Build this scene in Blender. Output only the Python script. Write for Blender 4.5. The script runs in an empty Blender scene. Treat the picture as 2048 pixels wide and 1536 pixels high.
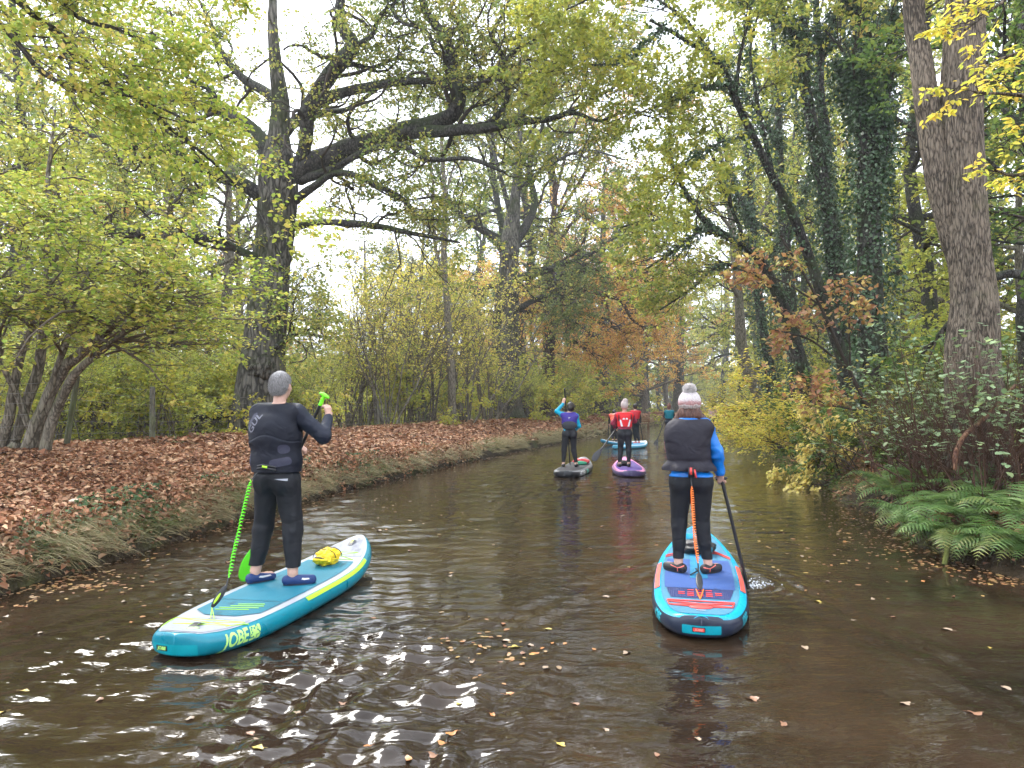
import bpy, math, random
import numpy as np
from mathutils import Vector, Matrix
from mathutils.bvhtree import BVHTree
PI = math.pi
sc = bpy.context.scene
col = sc.collection
F = 1500.0
CAMZ = 1.65
PITCH = math.atan(47 / F)
HOR = 815.0

def P(px, py, d):
    """world point at forward distance d seen at photo pixel (px, py)"""
    cx, cz = (px - 1024) / F, (768 - py) / F
    y = math.cos(PITCH) - cz * math.sin(PITCH)
    z = math.sin(PITCH) + cz * math.cos(PITCH)
    return np.array([cx * d / y, d, CAMZ + z * d / y])

def nrm(v):
    return v / np.maximum(np.linalg.norm(v, axis=-1, keepdims=True), 1e-9)

def sstep(a, b, x):
    t = np.clip((x - a) / (b - a), 0, 1)
    return t * t * (3 - 2 * t)

# ---------------------------------------------------------------- value noise
_rt = np.random.RandomState(7).rand(64, 64, 64).astype(np.float32)
def vnoise(x, y, z=0.0):
    x, y, z = np.broadcast_arrays(np.asarray(x, float), np.asarray(y, float), np.asarray(z, float))
    xi, yi, zi = np.floor(x), np.floor(y), np.floor(z)
    fx, fy, fz = x - xi, y - yi, z - zi
    fx, fy, fz = [f * f * (3 - 2 * f) for f in (fx, fy, fz)]
    a, b, c = xi.astype(int) & 63, yi.astype(int) & 63, zi.astype(int) & 63
    a1, b1, c1 = (a + 1) & 63, (b + 1) & 63, (c + 1) & 63
    def L(u, v, f): return u + (v - u) * f
    return L(L(L(_rt[a, b, c], _rt[a1, b, c], fx), L(_rt[a, b1, c], _rt[a1, b1, c], fx), fy),
             L(L(_rt[a, b, c1], _rt[a1, b, c1], fx), L(_rt[a, b1, c1], _rt[a1, b1, c1], fx), fy), fz)

# ---------------------------------------------------------------- objects
def tag(o, label=None, cat=None, group=None, kind=None):
    if label: o['label'] = label
    if cat: o['category'] = cat
    if group: o['group'] = group
    if kind: o['kind'] = kind
    return o

def empty(name, loc=(0, 0, 0), rz=0.0):
    o = bpy.data.objects.new(name, None)
    o.location = loc
    o.rotation_euler = (0, 0, rz)
    o.empty_display_size = 0.1
    col.objects.link(o)
    return o

def mesh(name, v, faces, mat=None, parent=None, smooth=False, loc=None, mats=None, midx=None):
    """faces: list of int arrays (K,3) / (K,4)"""
    me = bpy.data.meshes.new(name)
    v = np.asarray(v, dtype=np.float32)
    faces = [np.asarray(f, dtype=np.int32) for f in faces if len(f)]
    me.vertices.add(len(v))
    me.vertices.foreach_set('co', v.ravel())
    loops = np.concatenate([f.ravel() for f in faces])
    tot = np.concatenate([np.full(len(f), f.shape[1], np.int32) for f in faces])
    st = np.concatenate([[0], np.cumsum(tot)[:-1]]).astype(np.int32)
    me.loops.add(len(loops))
    me.loops.foreach_set('vertex_index', loops)
    me.polygons.add(len(tot))
    me.polygons.foreach_set('loop_start', st)
    me.polygons.foreach_set('loop_total', tot)
    for m in (mats or ([mat] if mat else [])):
        me.materials.append(m)
    if midx is not None:
        me.polygons.foreach_set('material_index', np.asarray(midx, np.int32))
    if smooth:
        me.polygons.foreach_set('use_smooth', np.ones(len(tot), bool))
    me.update(calc_edges=True)
    me.validate(verbose=False)
    o = bpy.data.objects.new(name, me)
    col.objects.link(o)
    if parent is not None: o.parent = parent
    if loc is not None: o.location = loc
    return o

def copy_tree(o, parent=None):
    c = o.copy()
    col.objects.link(c)
    if parent is not None: c.parent = parent
    for ch in list(o.children):
        copy_tree(ch, c)
    return c

class Geo:
    """collects vertices and faces of one mesh object"""
    def __init__(s): s.v = []; s.f = []; s.n = 0
    def add(s, v, faces):
        v = np.asarray(v, float).reshape(-1, 3)
        s.v.append(v)
        for f in faces:
            if len(f): s.f.append(np.asarray(f, int) + s.n)
        s.n += len(v)
        return s
    def tube(s, pts, r, sides=8, cap=True):
        pts = np.asarray(pts, float); r = np.broadcast_to(np.asarray(r, float), (len(pts),))
        v, f = tubes(pts[None], r[None], sides)
        s.add(v, [f])
        if cap:
            n = len(pts)
            for k, o in ((0, 1), (n - 1, -1)):
                b = s.n
                ring = v[k * sides:(k + 1) * sides]
                c = ring.mean(0)
                idx = np.arange(sides)
                tri = np.stack([np.full(sides, sides), idx, (idx + 1) % sides], 1)
                if o == 1: tri = tri[:, [0, 2, 1]]
                s.add(np.vstack([ring, c]), [tri])
        return s
    def box(s, c, size, rot=None, bevel=0.0):
        x, y, z = [a / 2 for a in size]
        v = np.array([[sx * x, sy * y, sz * z] for sx in (-1, 1) for sy in (-1, 1) for sz in (-1, 1)])
        if rot is not None: v = v @ np.array(rot).T
        v = v + np.array(c)
        s.add(v, [[[0, 1, 3, 2], [4, 6, 7, 5], [0, 4, 5, 1], [2, 3, 7, 6], [0, 2, 6, 4], [1, 5, 7, 3]]])
        return s
    def ell(s, c, r, rot=None, nu=16, nv=10, fn=None):
        u = np.linspace(0, 2 * PI, nu, endpoint=False)
        w = np.linspace(-PI / 2, PI / 2, nv)
        W, U = np.meshgrid(w, u, indexing='ij')
        v = np.stack([np.cos(W) * np.cos(U), np.cos(W) * np.sin(U), np.sin(W)], -1).reshape(-1, 3)
        if fn is not None: v = v * fn(v)[:, None]
        v = v * np.array(r)
        if rot is not None: v = v @ np.array(rot).T
        i, j = np.meshgrid(np.arange(nv - 1), np.arange(nu), indexing='ij')
        f = np.stack([i * nu + j, i * nu + (j + 1) % nu, (i + 1) * nu + (j + 1) % nu, (i + 1) * nu + j], -1).reshape(-1, 4)
        s.add(v + np.array(c), [f])
        return s
    def build2(s, name, mats, parent, other, smooth=False):
        """this (first material) and other (second material) as one mesh"""
        n0 = sum(len(f) for f in s.f); off = s.n; f1 = s.f; f2 = [f + off for f in other.f]
        f3 = [f for f in f1 + f2 if f.shape[1] == 3]; f4 = [f for f in f1 + f2 if f.shape[1] == 4]
        m3 = [np.full(len(f), i) for i, fl in ((0, f1), (1, f2)) for f in fl if f.shape[1] == 3]
        m4 = [np.full(len(f), i) for i, fl in ((0, f1), (1, f2)) for f in fl if f.shape[1] == 4]
        fs = ([np.concatenate(f4)] if f4 else []) + ([np.concatenate(f3)] if f3 else [])
        return mesh(name, np.concatenate(s.v + other.v), fs, None, parent, smooth, mats=mats, midx=np.concatenate(m4 + m3))
    def build(s, name, mat, parent=None, smooth=True, **k):
        f3 = [f for f in s.f if f.shape[1] == 3]; f4 = [f for f in s.f if f.shape[1] == 4]
        fs = []
        if f4: fs.append(np.concatenate(f4))
        if f3: fs.append(np.concatenate(f3))
        return mesh(name, np.concatenate(s.v), fs, mat, parent, smooth, **k)

def tubes(Pt, R, sides=5, ridge=None):
    """Pt (M,N,3), R (M,N) -> verts, quads"""
    M, N, _ = Pt.shape
    T = np.empty_like(Pt)
    T[:, 1:-1] = Pt[:, 2:] - Pt[:, :-2]
    T[:, 0] = Pt[:, 1] - Pt[:, 0]
    T[:, -1] = Pt[:, -1] - Pt[:, -2]
    T = nrm(T)
    ref = np.where(np.abs(T[:, 0, 2:3]) < 0.9, np.array([[0, 0, 1.0]]), np.array([[1.0, 0, 0]]))
    u = nrm(np.cross(T[:, 0], ref))
    U = np.empty_like(Pt)
    for k in range(N):
        u = nrm(u - (u * T[:, k]).sum(-1, keepdims=True) * T[:, k])
        U[:, k] = u
    W = np.cross(T, U)
    a = np.arange(sides) * 2 * PI / sides
    ca, sa = np.cos(a), np.sin(a)
    RR = R[:, :, None] * np.ones(sides)
    if ridge is not None: RR = RR * ridge(Pt, a)
    V = Pt[:, :, None, :] + RR[..., None] * (ca[None, None, :, None] * U[:, :, None, :] + sa[None, None, :, None] * W[:, :, None, :])
    base = (np.arange(M) * N * sides)[:, None, None]
    i = (np.arange(N - 1) * sides)[None, :, None]
    j = np.arange(sides)[None, None, :]
    j2 = (j + 1) % sides
    f = np.stack([base + i + j, base + i + j2, base + i + sides + j2, base + i + sides + j], -1).reshape(-1, 4)
    return V.reshape(-1, 3), f

def crom(pts, n):
    """Catmull-Rom resample of (K,D) control points to n points"""
    pts = np.asarray(pts, float)
    K = len(pts)
    q = np.vstack([2 * pts[0] - pts[1], pts, 2 * pts[-1] - pts[-2]])
    seg = np.linalg.norm(np.diff(pts[:, :3], axis=0), axis=1); cum = np.concatenate([[0], np.cumsum(seg)])
    t = np.linspace(0, cum[-1] * 0.99999, n)
    i = np.clip(np.searchsorted(cum, t, side='right') - 1, 0, K - 2)
    f = ((t - cum[i]) / np.maximum(seg[i], 1e-9))[:, None]
    p0, p1, p2, p3 = q[i], q[i + 1], q[i + 2], q[i + 3]
    return 0.5 * (2 * p1 + (p2 - p0) * f + (2 * p0 - 5 * p1 + 4 * p2 - p3) * f ** 2 + (3 * p1 - p0 - 3 * p2 + p3) * f ** 3)

# ---------------------------------------------------------------- materials
class NT:
    def __init__(s, name):
        s.m = bpy.data.materials.new(name); s.m.use_nodes = True
        s.t = s.m.node_tree; s.t.nodes.clear()
        s.out = s.t.nodes.new('ShaderNodeOutputMaterial')
    def n(s, typ, **kw):
        nd = s.t.nodes.new('ShaderNode' + typ)
        for k, v in kw.items():
            if k.startswith('_'): setattr(nd, k[1:], v)
            else:
                key = k.replace('0', ' ')
                sock = nd.inputs[int(k[1:])] if (k[0] == 'i' and k[1:].isdigit()) else nd.inputs[key]
                s.put(sock, v)
        return nd
    def put(s, sock, v):
        if isinstance(v, bpy.types.NodeSocket): s.t.links.new(v, sock)
        elif isinstance(v, bpy.types.Node): s.t.links.new(v.outputs[0], sock)
        else:
            if isinstance(v, (tuple, list)) and len(v) == 3 and sock.type == 'RGBA': v = (*v, 1)
            sock.default_value = v
    def ramp(s, fac, stops, interp='LINEAR'):
        r = s.n('ValToRGB'); r.color_ramp.interpolation = interp
        while len(r.color_ramp.elements) < len(stops): r.color_ramp.elements.new(0.5)
        for e, (p, c) in zip(r.color_ramp.elements, stops):
            e.position = p; e.color = (*c, 1) if len(c) == 3 else c
        s.put(r.inputs[0], fac)
        return r.outputs[0]
    def mix(s, fac, a, b, mode='MIX'):
        m = s.n('Mix', _data_type='RGBA', _blend_type=mode)
        s.put(m.inputs[0], fac); s.put(m.inputs[6], a); s.put(m.inputs[7], b)
        return m.outputs[2]
    def math(s, op, a, b=0.0, c=None):
        m = s.n('Math', _operation=op); s.put(m.inputs[0], a); s.put(m.inputs[1], b)
        if c is not None: s.put(m.inputs[2], c)
        return m.outputs[0]
    def coord(s, kind='Object', scale=(1, 1, 1)):
        t = s.n('TexCoord')
        mp = s.n('Mapping'); s.t.links.new(t.outputs[kind], mp.inputs[0]); mp.inputs['Scale'].default_value = scale
        return mp.outputs[0]
    def noise(s, vec, scale, detail=4, rough=0.55, dist=0.0):
        n = s.n('TexNoise', Scale=float(scale), Detail=float(detail), Roughness=rough, Distortion=dist)
        s.put(n.inputs['Vector'], vec)
        return n.outputs['Fac']
    def bump(s, h, strength=0.3, dist=0.02, normal=None):
        b = s.n('Bump', Strength=strength, Distance=dist); s.put(b.inputs['Height'], h)
        if normal is not None: s.put(b.inputs['Normal'], normal)
        return b.outputs[0]
    def pbr(s, color, rough=0.5, spec=0.5, normal=None, metal=0.0, **kw):
        b = s.n('BsdfPrincipled'); s.put(b.inputs['Base Color'], color); s.put(b.inputs['Roughness'], rough)
        s.put(b.inputs['Specular IOR Level'], spec); s.put(b.inputs['Metallic'], metal)
        if normal is not None: s.put(b.inputs['Normal'], normal)
        for k, v in kw.items(): s.put(b.inputs[k.replace('_', ' ')], v)
        return b
    def done(s, sh):
        s.put(s.out.inputs[0], sh if isinstance(sh, bpy.types.NodeSocket) else sh.outputs[0])
        return s.m

def leafmat(name, cols, clump=0.35, scale=0.5, trans=0.45, rough=0.5, spec=0.35):
    """cols: leaf colours, chosen leaf by leaf, with a drift through the crown"""
    t = NT(name)
    g = t.n('NewGeometry')
    ob = t.coord('Object')
    nz = t.noise(ob, scale, 2)
    a = t.math('MULTIPLY_ADD', g.outputs['Random Per Island'], 1 - clump, t.math('MULTIPLY', t.math('SUBTRACT', nz, 0.28), clump * 2.2))
    k = len(cols)
    c = t.ramp(a, [(i / (k - 1) * 0.9 + 0.05, cc) for i, cc in enumerate(cols)])
    # second independent jitter in value
    wn = t.n('TexWhiteNoise', _noise_dimensions='1D'); t.put(wn.inputs['W'], g.outputs['Random Per Island'])
    hs = t.n('HueSaturation'); t.put(hs.inputs['Color'], c)
    t.put(hs.inputs['Value'], t.math('MULTIPLY_ADD', wn.outputs[0], 0.5, 0.75))
    c = hs.outputs[0]
    p = t.pbr(c, rough, spec)
    tr = t.n('BsdfTranslucent'); t.put(tr.inputs[0], c)
    m = t.n('MixShader'); t.put(m.inputs[0], trans); t.put(m.inputs[1], p.outputs[0]); t.put(m.inputs[2], tr.outputs[0])
    return t.done(m)

def barkmat(name, dark, light, moss=(0.05, 0.07, 0.02), mossamt=0.4, vs=(6, 6, 1.2), bump=0.6, dist=0.04):
    t = NT(name)
    v = t.coord('Object', vs)
    r1 = t.noise(v, 2.2, 6, 0.65, 0.6)
    vo = t.n('TexVoronoi', _feature='DISTANCE_TO_EDGE', Scale=2.3)
    wv = t.n('VectorMath', _operation='ADD'); t.put(wv.inputs[0], v)
    ns = t.n('TexNoise', Scale=1.1, Detail=3.0); t.put(ns.inputs['Vector'], v)
    t.put(wv.inputs[1], ns.outputs['Color'])
    t.put(vo.inputs['Vector'], wv.outputs[0])
    ed = t.math('MINIMUM', t.math('MULTIPLY', vo.outputs['Distance'], 3.5), 1.0)
    h = t.math('ADD', t.math('MULTIPLY', r1, 0.8), t.math('MULTIPLY', ed, 0.28))
    lg = t.noise(t.coord('Object'), 1.3, 4, .6)
    c = t.ramp(t.math('ADD', h, t.math('MULTIPLY', t.math('SUBTRACT', lg, .5), .5)), [(0.40, dark), (0.54, tuple(.5 * (p + q) for p, q in zip(dark, light))), (0.72, light)])
    o = t.coord('Object')
    mz = t.noise(o, 0.9, 4, 0.6)
    g = t.n('NewGeometry')
    sx = t.n('SeparateXYZ'); t.put(sx.inputs[0], g.outputs['Normal'])
    mf = t.math('ADD', mz, t.math('MULTIPLY', sx.outputs[2], 0.18))
    mf = t.ramp(mf, [(0.62 - 0.25 * mossamt, (0, 0, 0)), (0.78 - 0.2 * mossamt, (1, 1, 1))])
    c = t.mix(t.math('MULTIPLY', mf, 0.75), c, moss)
    return t.done(t.pbr(c, 0.85, 0.2, t.bump(h, bump, dist)))

def simple(name, color, rough=0.5, spec=0.5, var=0.12, scale=8, bump=0.1, bs=120, dist=0.002, **kw):
    t = NT(name)
    o = t.coord('Object')
    nz = t.noise(o, scale, 4)
    hs = t.n('HueSaturation'); t.put(hs.inputs['Color'], (*color, 1)); t.put(hs.inputs['Value'], t.math('MULTIPLY_ADD', nz, var * 2, 1 - var))
    b2 = t.noise(o, bs, 3)
    rr = t.math('MULTIPLY_ADD', nz, 0.2, rough - 0.1)
    return t.done(t.pbr(hs.outputs[0], rr, spec, t.bump(b2, bump, dist), **kw))
# ================================================================ world, sun, camera
w = bpy.data.worlds.new('World'); sc.world = w; w.use_nodes = True
nt = w.node_tree; nt.nodes.clear()
SUN_EL, SUN_ROT = math.radians(48), math.radians(-35)
sky = nt.nodes.new('ShaderNodeTexSky'); sky.sky_type = 'NISHITA'; sky.sun_disc = False
sky.sun_elevation = SUN_EL; sky.sun_rotation = SUN_ROT
sky.air_density = 1.0; sky.dust_density = 1.5; sky.ozone_density = 1.5
hs = nt.nodes.new('ShaderNodeHueSaturation'); hs.inputs['Saturation'].default_value = 0.22; hs.inputs['Value'].default_value = 1.0
geo = nt.nodes.new('ShaderNodeTexCoord')
nz = nt.nodes.new('ShaderNodeTexNoise'); nz.inputs['Scale'].default_value = 2.2; nz.inputs['Detail'].default_value = 5
rp = nt.nodes.new('ShaderNodeValToRGB'); rp.color_ramp.elements[0].color = (0.8, 0.82, 0.86, 1); rp.color_ramp.elements[1].color = (1.05, 1.05, 1.05, 1)
rp.color_ramp.elements[0].position = 0.35; rp.color_ramp.elements[1].position = 0.65
mx = nt.nodes.new('ShaderNodeMix'); mx.data_type = 'RGBA'; mx.blend_type = 'MULTIPLY'; mx.inputs[0].default_value = 1.0
bg = nt.nodes.new('ShaderNodeBackground'); bg.inputs[1].default_value = 0.15
wo = nt.nodes.new('ShaderNodeOutputWorld')
nt.links.new(geo.outputs['Generated'], nz.inputs[0]); nt.links.new(nz.outputs[0], rp.inputs[0])
ov = nt.nodes.new('ShaderNodeMix'); ov.data_type = 'RGBA'; ov.inputs[0].default_value = 0.6; ov.inputs[7].default_value = (6.6, 7.1, 7.9, 1)   # thin even overcast over the sky
nt.links.new(sky.outputs[0], hs.inputs['Color']); nt.links.new(hs.outputs[0], ov.inputs[6]); nt.links.new(ov.outputs[2], mx.inputs[6]); nt.links.new(rp.outputs[0], mx.inputs[7])
nt.links.new(mx.outputs[2], bg.inputs[0]); nt.links.new(bg.outputs[0], wo.inputs[0])

sl = bpy.data.lights.new('sun', 'SUN'); sl.energy = 1.5; sl.angle = math.radians(25); sl.color = (1, 0.96, 0.9)
so = bpy.data.objects.new('sun', sl); col.objects.link(so)
sd = Vector((math.sin(SUN_ROT) * math.cos(SUN_EL), math.cos(SUN_ROT) * math.cos(SUN_EL), math.sin(SUN_EL)))
so.rotation_euler = sd.to_track_quat('Z', 'Y').to_euler(); so.location = (0, 0, 40)

cam = bpy.data.cameras.new('camera'); co = bpy.data.objects.new('camera', cam); col.objects.link(co)
cam.sensor_width = 36; cam.lens = 36 * F / 2048; cam.clip_start = 0.05; cam.clip_end = 2000
co.location = (0, 0, CAMZ); co.rotation_euler = (PI / 2 + PITCH, 0, 0)
sc.camera = co
sc.view_settings.view_transform = 'Standard'; sc.view_settings.look = 'None'; sc.view_settings.gamma = 1
sc.view_settings.exposure = 1.9
cy = sc.cycles
cy.max_bounces = 7; cy.diffuse_bounces = 3; cy.glossy_bounces = 3; cy.transmission_bounces = 4; cy.transparent_max_bounces = 8
cy.use_denoising = True; cy.caustics_reflective = False; cy.caustics_refractive = False
cy.sample_clamp_indirect = 6.0
cy.use_adaptive_sampling = True; cy.adaptive_threshold = 0.03

# ================================================================ canal banks and ground
LB = np.array([(-60, -5.6), (-20, -5.0), (0, -4.8), (6.6, -4.55), (8.7, -4.25), (13.75, -3.65), (21.5, -1.8), (33.9, 1.94), (67, 12.3), (100, 23), (145, 40), (200, 70), (300, 130), (420, 210)])
RB = np.array([(-60, 6.0), (-20, 5.2), (0, 4.8), (7.8, 4.9), (11, 5.4), (14.5, 6.3), (19, 7.2), (35, 11.3), (60, 19), (82, 27), (110, 38), (145, 53), (200, 86), (300, 150), (420, 230)])
def _sm(tab):
    yy = np.arange(-60, 420, 0.5); xx = np.interp(yy, tab[:, 0], tab[:, 1])
    k = np.hanning(13); k /= k.sum()
    xs = np.convolve(np.pad(xx, 6, mode='reflect', reflect_type='odd'), k, 'valid')
    return yy, xs
_ly, _lx = _sm(LB); _ry, _rx = _sm(RB)
def xL(y): return np.interp(y, _ly, _lx) + 0.10 * (vnoise(np.asarray(y) * 0.9, 3.3) - 0.5) + 0.12 * (vnoise(np.asarray(y) * 2.7, 8.3) - 0.5)
def xR(y): return np.interp(y, _ry, _rx) + 0.5 * (vnoise(np.asarray(y) * 0.45, 5.5) - 0.5)
def cosL(y): return 1 / np.sqrt(1 + ((np.interp(y + 1, _ly, _lx) - np.interp(y - 1, _ly, _lx)) / 2) ** 2)
def ground_z(x, y):
    x = np.asarray(x, float); y = np.asarray(y, float)
    c = cosL(y)
    uL = (xL(y) - x) * c; uR = (x - xR(y)) * c
    zl = np.interp(uL, [-2, -0.5, -0.06, 0.02, 0.12, 0.32, 0.7, 2.2, 4.6, 7, 14, 40, 120], [-0.9, -0.7, -0.25, 0.05, 0.26, 0.42, 0.50, 0.70, 0.92, 0.86, 0.5, 0.4, 2.5])
    zr = np.interp(uR, [-2, -0.6, -0.1, 0.1, 0.6, 1.5, 3, 7, 20, 60, 140], [-0.9, -0.6, -0.1, 0.12, 0.42, 0.75, 1.05, 1.5, 2.1, 5, 12])
    z = np.where(uL > uR, zl, zr)
    land = np.clip(np.maximum(uL, uR), 0, 1)
    z = z + land * (0.10 * (vnoise(x * 1.1, y * 1.1) - 0.5) + 0.05 * (vnoise(x * 4, y * 4, 3) - 0.5))
    return z

def build_ground():
    ys = np.concatenate([np.arange(-50, 2, 2.0), np.arange(2, 26, 0.2), np.arange(26, 60, 0.6), np.arange(60, 150, 3), np.arange(150, 401, 12)])
    ol = -np.concatenate([[0, .03, .06, .1, .16, .24, .34, .46, .6], np.arange(.75, 5, .2), np.arange(5, 10, .5), [11, 13, 16, 20, 25, 32, 42, 60, 90, 140, 220, 350]])[::-1]
    mid = np.linspace(0, 1, 13)[1:-1]
    orr = np.concatenate([[0, .03, .06, .1, .16, .24, .34, .46, .6], np.arange(.75, 5, .25), np.arange(5, 10, .6), [11, 13, 16, 20, 25, 32, 42, 60, 90, 140, 220, 350]])
    lx, rx = xL(ys), xR(ys)
    X = np.concatenate([lx[:, None] + ol, lx[:, None] + (rx - lx)[:, None] * mid, rx[:, None] + orr], 1)
    Y = np.broadcast_to(ys[:, None], X.shape)
    Z = ground_z(X, Y)
    n, m = X.shape
    i, j = np.meshgrid(np.arange(n - 1), np.arange(m - 1), indexing='ij')
    f = np.stack([i * m + j, i * m + j + 1, (i + 1) * m + j + 1, (i + 1) * m + j], -1).reshape(-1, 4)
    t = NT('woodland_floor')
    o = t.coord('Object')
    n1 = t.noise(o, 0.7, 5); n2 = t.noise(o, 18, 5, 0.7); n3 = t.noise(o, 60, 3)
    vo = t.n('TexVoronoi', Scale=22.0, Randomness=1.0); t.put(vo.inputs['Vector'], o)
    litter = t.ramp(vo.outputs['Color'], [(0.1, (0.05, 0.025, 0.012)), (0.45, (0.16, 0.065, 0.028)), (0.8, (0.26, 0.11, 0.05)), (1, (0.34, 0.18, 0.09))])
    soil = t.ramp(n2, [(0.3, (0.03, 0.022, 0.012)), (0.7, (0.09, 0.07, 0.035))])
    gr = t.ramp(n2, [(0.3, (0.035, 0.045, 0.015)), (0.7, (0.11, 0.12, 0.04))])
    c = t.mix(t.ramp(n2, [(0.42, (0, 0, 0)), (0.5, (1, 1, 1))]), soil, litter)
    sz = t.n('SeparateXYZ'); t.put(sz.inputs[0], o)
    c = t.mix(t.ramp(t.math('ADD', sz.outputs[2], t.math('MULTIPLY', n1, .3)), [(0.36, (1, 1, 1)), (0.50, (0, 0, 0))]), c, t.ramp(n3, [(.3, (0.018, 0.013, 0.008)), (.7, (0.06, 0.042, 0.024))]))
    c = t.mix(t.ramp(n1, [(0.52, (0, 0, 0)), (0.66, (1, 1, 1))]), c, gr)
    m_ = t.done(t.pbr(c, 0.9, 0.15, t.bump(t.math('ADD', n2, vo.outputs['Distance']), 0.7, 0.04)))
    tag(mesh('ground', np.stack([X, Y, Z], -1).reshape(-1, 3), [f], m_, smooth=True), kind='structure')
build_ground()

# ================================================================ water
BOARDS = []   # (tail, nose, speed) filled here because the wakes need them
BOARDS += [((-2.2, 4.95), (-1.60, 8.05), 1.0), ((1.34, 5.42), (2.12, 8.6), 1.0)]
def wave_h(x, y):
    rs = np.random.RandomState(5)
    h = np.zeros_like(x)
    patch = vnoise(x * 0.55 + 3, y * 0.4 + 1)
    amp = 0.35 + 1.1 * sstep(0.35, 0.75, patch)
    for k in range(22):
        lam = 0.16 * (1.17 ** k) if k < 12 else rs.uniform(0.22, 0.75)
        th = rs.normal(PI / 2, 0.55) if k % 3 else rs.uniform(0, PI)
        kx, ky = math.cos(th) * 2 * PI / lam, math.sin(th) * 2 * PI / lam
        ph = rs.uniform(0, 2 * PI)
        wob = 1.7 * vnoise(x * 0.8 + k, y * 0.8, k * 1.7)
        h += 0.0034 * lam ** 0.9 * np.sin(kx * x + ky * y + ph + wob * 2) * (0.4 + 0.9 * vnoise(x * 0.7 + k * 5, y * 0.7 - k, 2))
    h *= amp
    for (tx, ty), (nx, ny), sp in BOARDS:
        ln = math.hypot(nx - tx, ny - ty); ax, ay = (nx - tx) / ln, (ny - ty) / ln
        a = (x - nx) * -ax + (y - ny) * -ay          # distance back from the nose
        b = (x - nx) * ay - (y - ny) * ax
        s = np.abs(b) - 0.28 - 0.34 * np.clip(a, 0, None)
        env = np.exp(-(s / 0.42) ** 2) * sstep(-0.2, 0.8, a) * np.exp(-np.clip(a - 2, 0, None) / 7)
        h += 0.0045 * env * (.3 + 1.4 * vnoise(x * 1.1, y * 1.1, 6)) * np.cos(s * 2 * PI / 0.30 + 2.2 * vnoise(x * 2, y * 2, 9))
        wk = np.exp(-(b / 0.75) ** 2) * sstep(ln - 0.3, ln + 0.4, a) * np.exp(-np.clip(a - ln, 0, None) / 5)
        h += 0.007 * wk * np.cos(a * 2 * PI / 0.42 + 3 * vnoise(x * 1.5, y * 1.5, 4)) * np.cos(b * 2.2)
    # wash left by the paddler who takes the picture
    e = (np.exp(-((x + .75 + .12 * (y - 4)) / .85) ** 2 - ((y - 3.9) / 2.0) ** 2) + .5 * np.exp(-((x + 2.6) / .5) ** 2 - ((y - 4.6) / 1.2) ** 2)) * (.35 + 1.1 * vnoise(x * 1.3 + 7, y * 1.3))
    for k in range(14):
        lam = rs.uniform(.09, .34); th = rs.uniform(0, PI); ph = rs.uniform(0, 6.28)
        h += e * .036 * lam * np.sin(2 * PI / lam * (math.cos(th) * x + math.sin(th) * y) + ph + 4 * vnoise(x * 1.6 + k, y * 1.6, k * 2.3))
    # rings where the paddle goes in
    for cx, cy_, am in ((2.17, 7.05, 0.010), (-2.75, 6.9, 0.006)):
        r = np.hypot(x - cx, y - cy_)
        h += am * np.exp(-r / 0.55) * np.sin(r * 2 * PI / 0.16)
    return h

def build_water():
    ys = np.concatenate([np.arange(-50, 1.5, 1.5), np.arange(1.5, 10, 0.03), 10 * np.exp(np.arange(0, 3.7, 0.0075))])
    L, R = np.interp(ys, _ly, _lx) - 0.9, np.interp(ys, _ry, _rx) + 0.9
    t = np.linspace(0, 1, 330)
    X = L[:, None] + (R - L)[:, None] * t; Y = np.broadcast_to(ys[:, None], X.shape)
    fade = 1 - sstep(30, 70, Y)
    Z = wave_h(X, Y) * fade * sstep(0.8, 1.5, Y)
    n, m = X.shape
    i, j = np.meshgrid(np.arange(n - 1), np.arange(m - 1), indexing='ij')
    f = np.stack([i * m + j, i * m + j + 1, (i + 1) * m + j + 1, (i + 1) * m + j], -1).reshape(-1, 4)
    q = NT('canal_water')
    o = q.coord('Object', (1.0, 2.2, 1)); o2 = q.coord('Object', (1, 1, 1))
    n1 = q.noise(o, 3.2, 3, 0.5, 0.6); n2 = q.noise(o, 9, 2, 0.5, 0.4); n3 = q.noise(o2, 0.5, 2)
    h = q.math('ADD', n1, q.math('MULTIPLY', n2, 0.35))
    h = q.math('MULTIPLY', h, q.ramp(n3, [(0.3, (0.25,) * 3), (0.7, (1,) * 3)]))
    b = q.bump(h, 0.45, 0.03)
    murk = q.ramp(q.noise(o2, 0.8, 4), [(0.3, (0.012, 0.008, 0.005)), (0.7, (0.036, 0.022, 0.012))])
    m_ = q.done(q.pbr(murk, 0.03, 0.5, b, IOR=1.36))
    tag(mesh('water', np.stack([X, Y, Z], -1).reshape(-1, 3), [f], m_, smooth=True), kind='structure')
build_water()
def water_z(x, y): return float(wave_h(np.array([float(x)]), np.array([float(y)]))[0])


# ---- thin haze volume added to lift and soften the far darks
def haze():
    t = NT('haze_air')
    v = t.n('VolumePrincipled'); v.inputs['Color'].default_value = (0.95, 0.97, 1.0, 1); v.inputs['Density'].default_value = 0.0008; v.inputs['Anisotropy'].default_value = 0.2
    t.t.links.new(v.outputs[0], t.out.inputs['Volume'])
    g = Geo(); g.box((60, 175, 27), (1400, 480, 58)); o = g.build('haze', t.m, None, False)
    tag(o, kind='stuff')
haze()
cy.volume_bounces = 0
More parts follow.
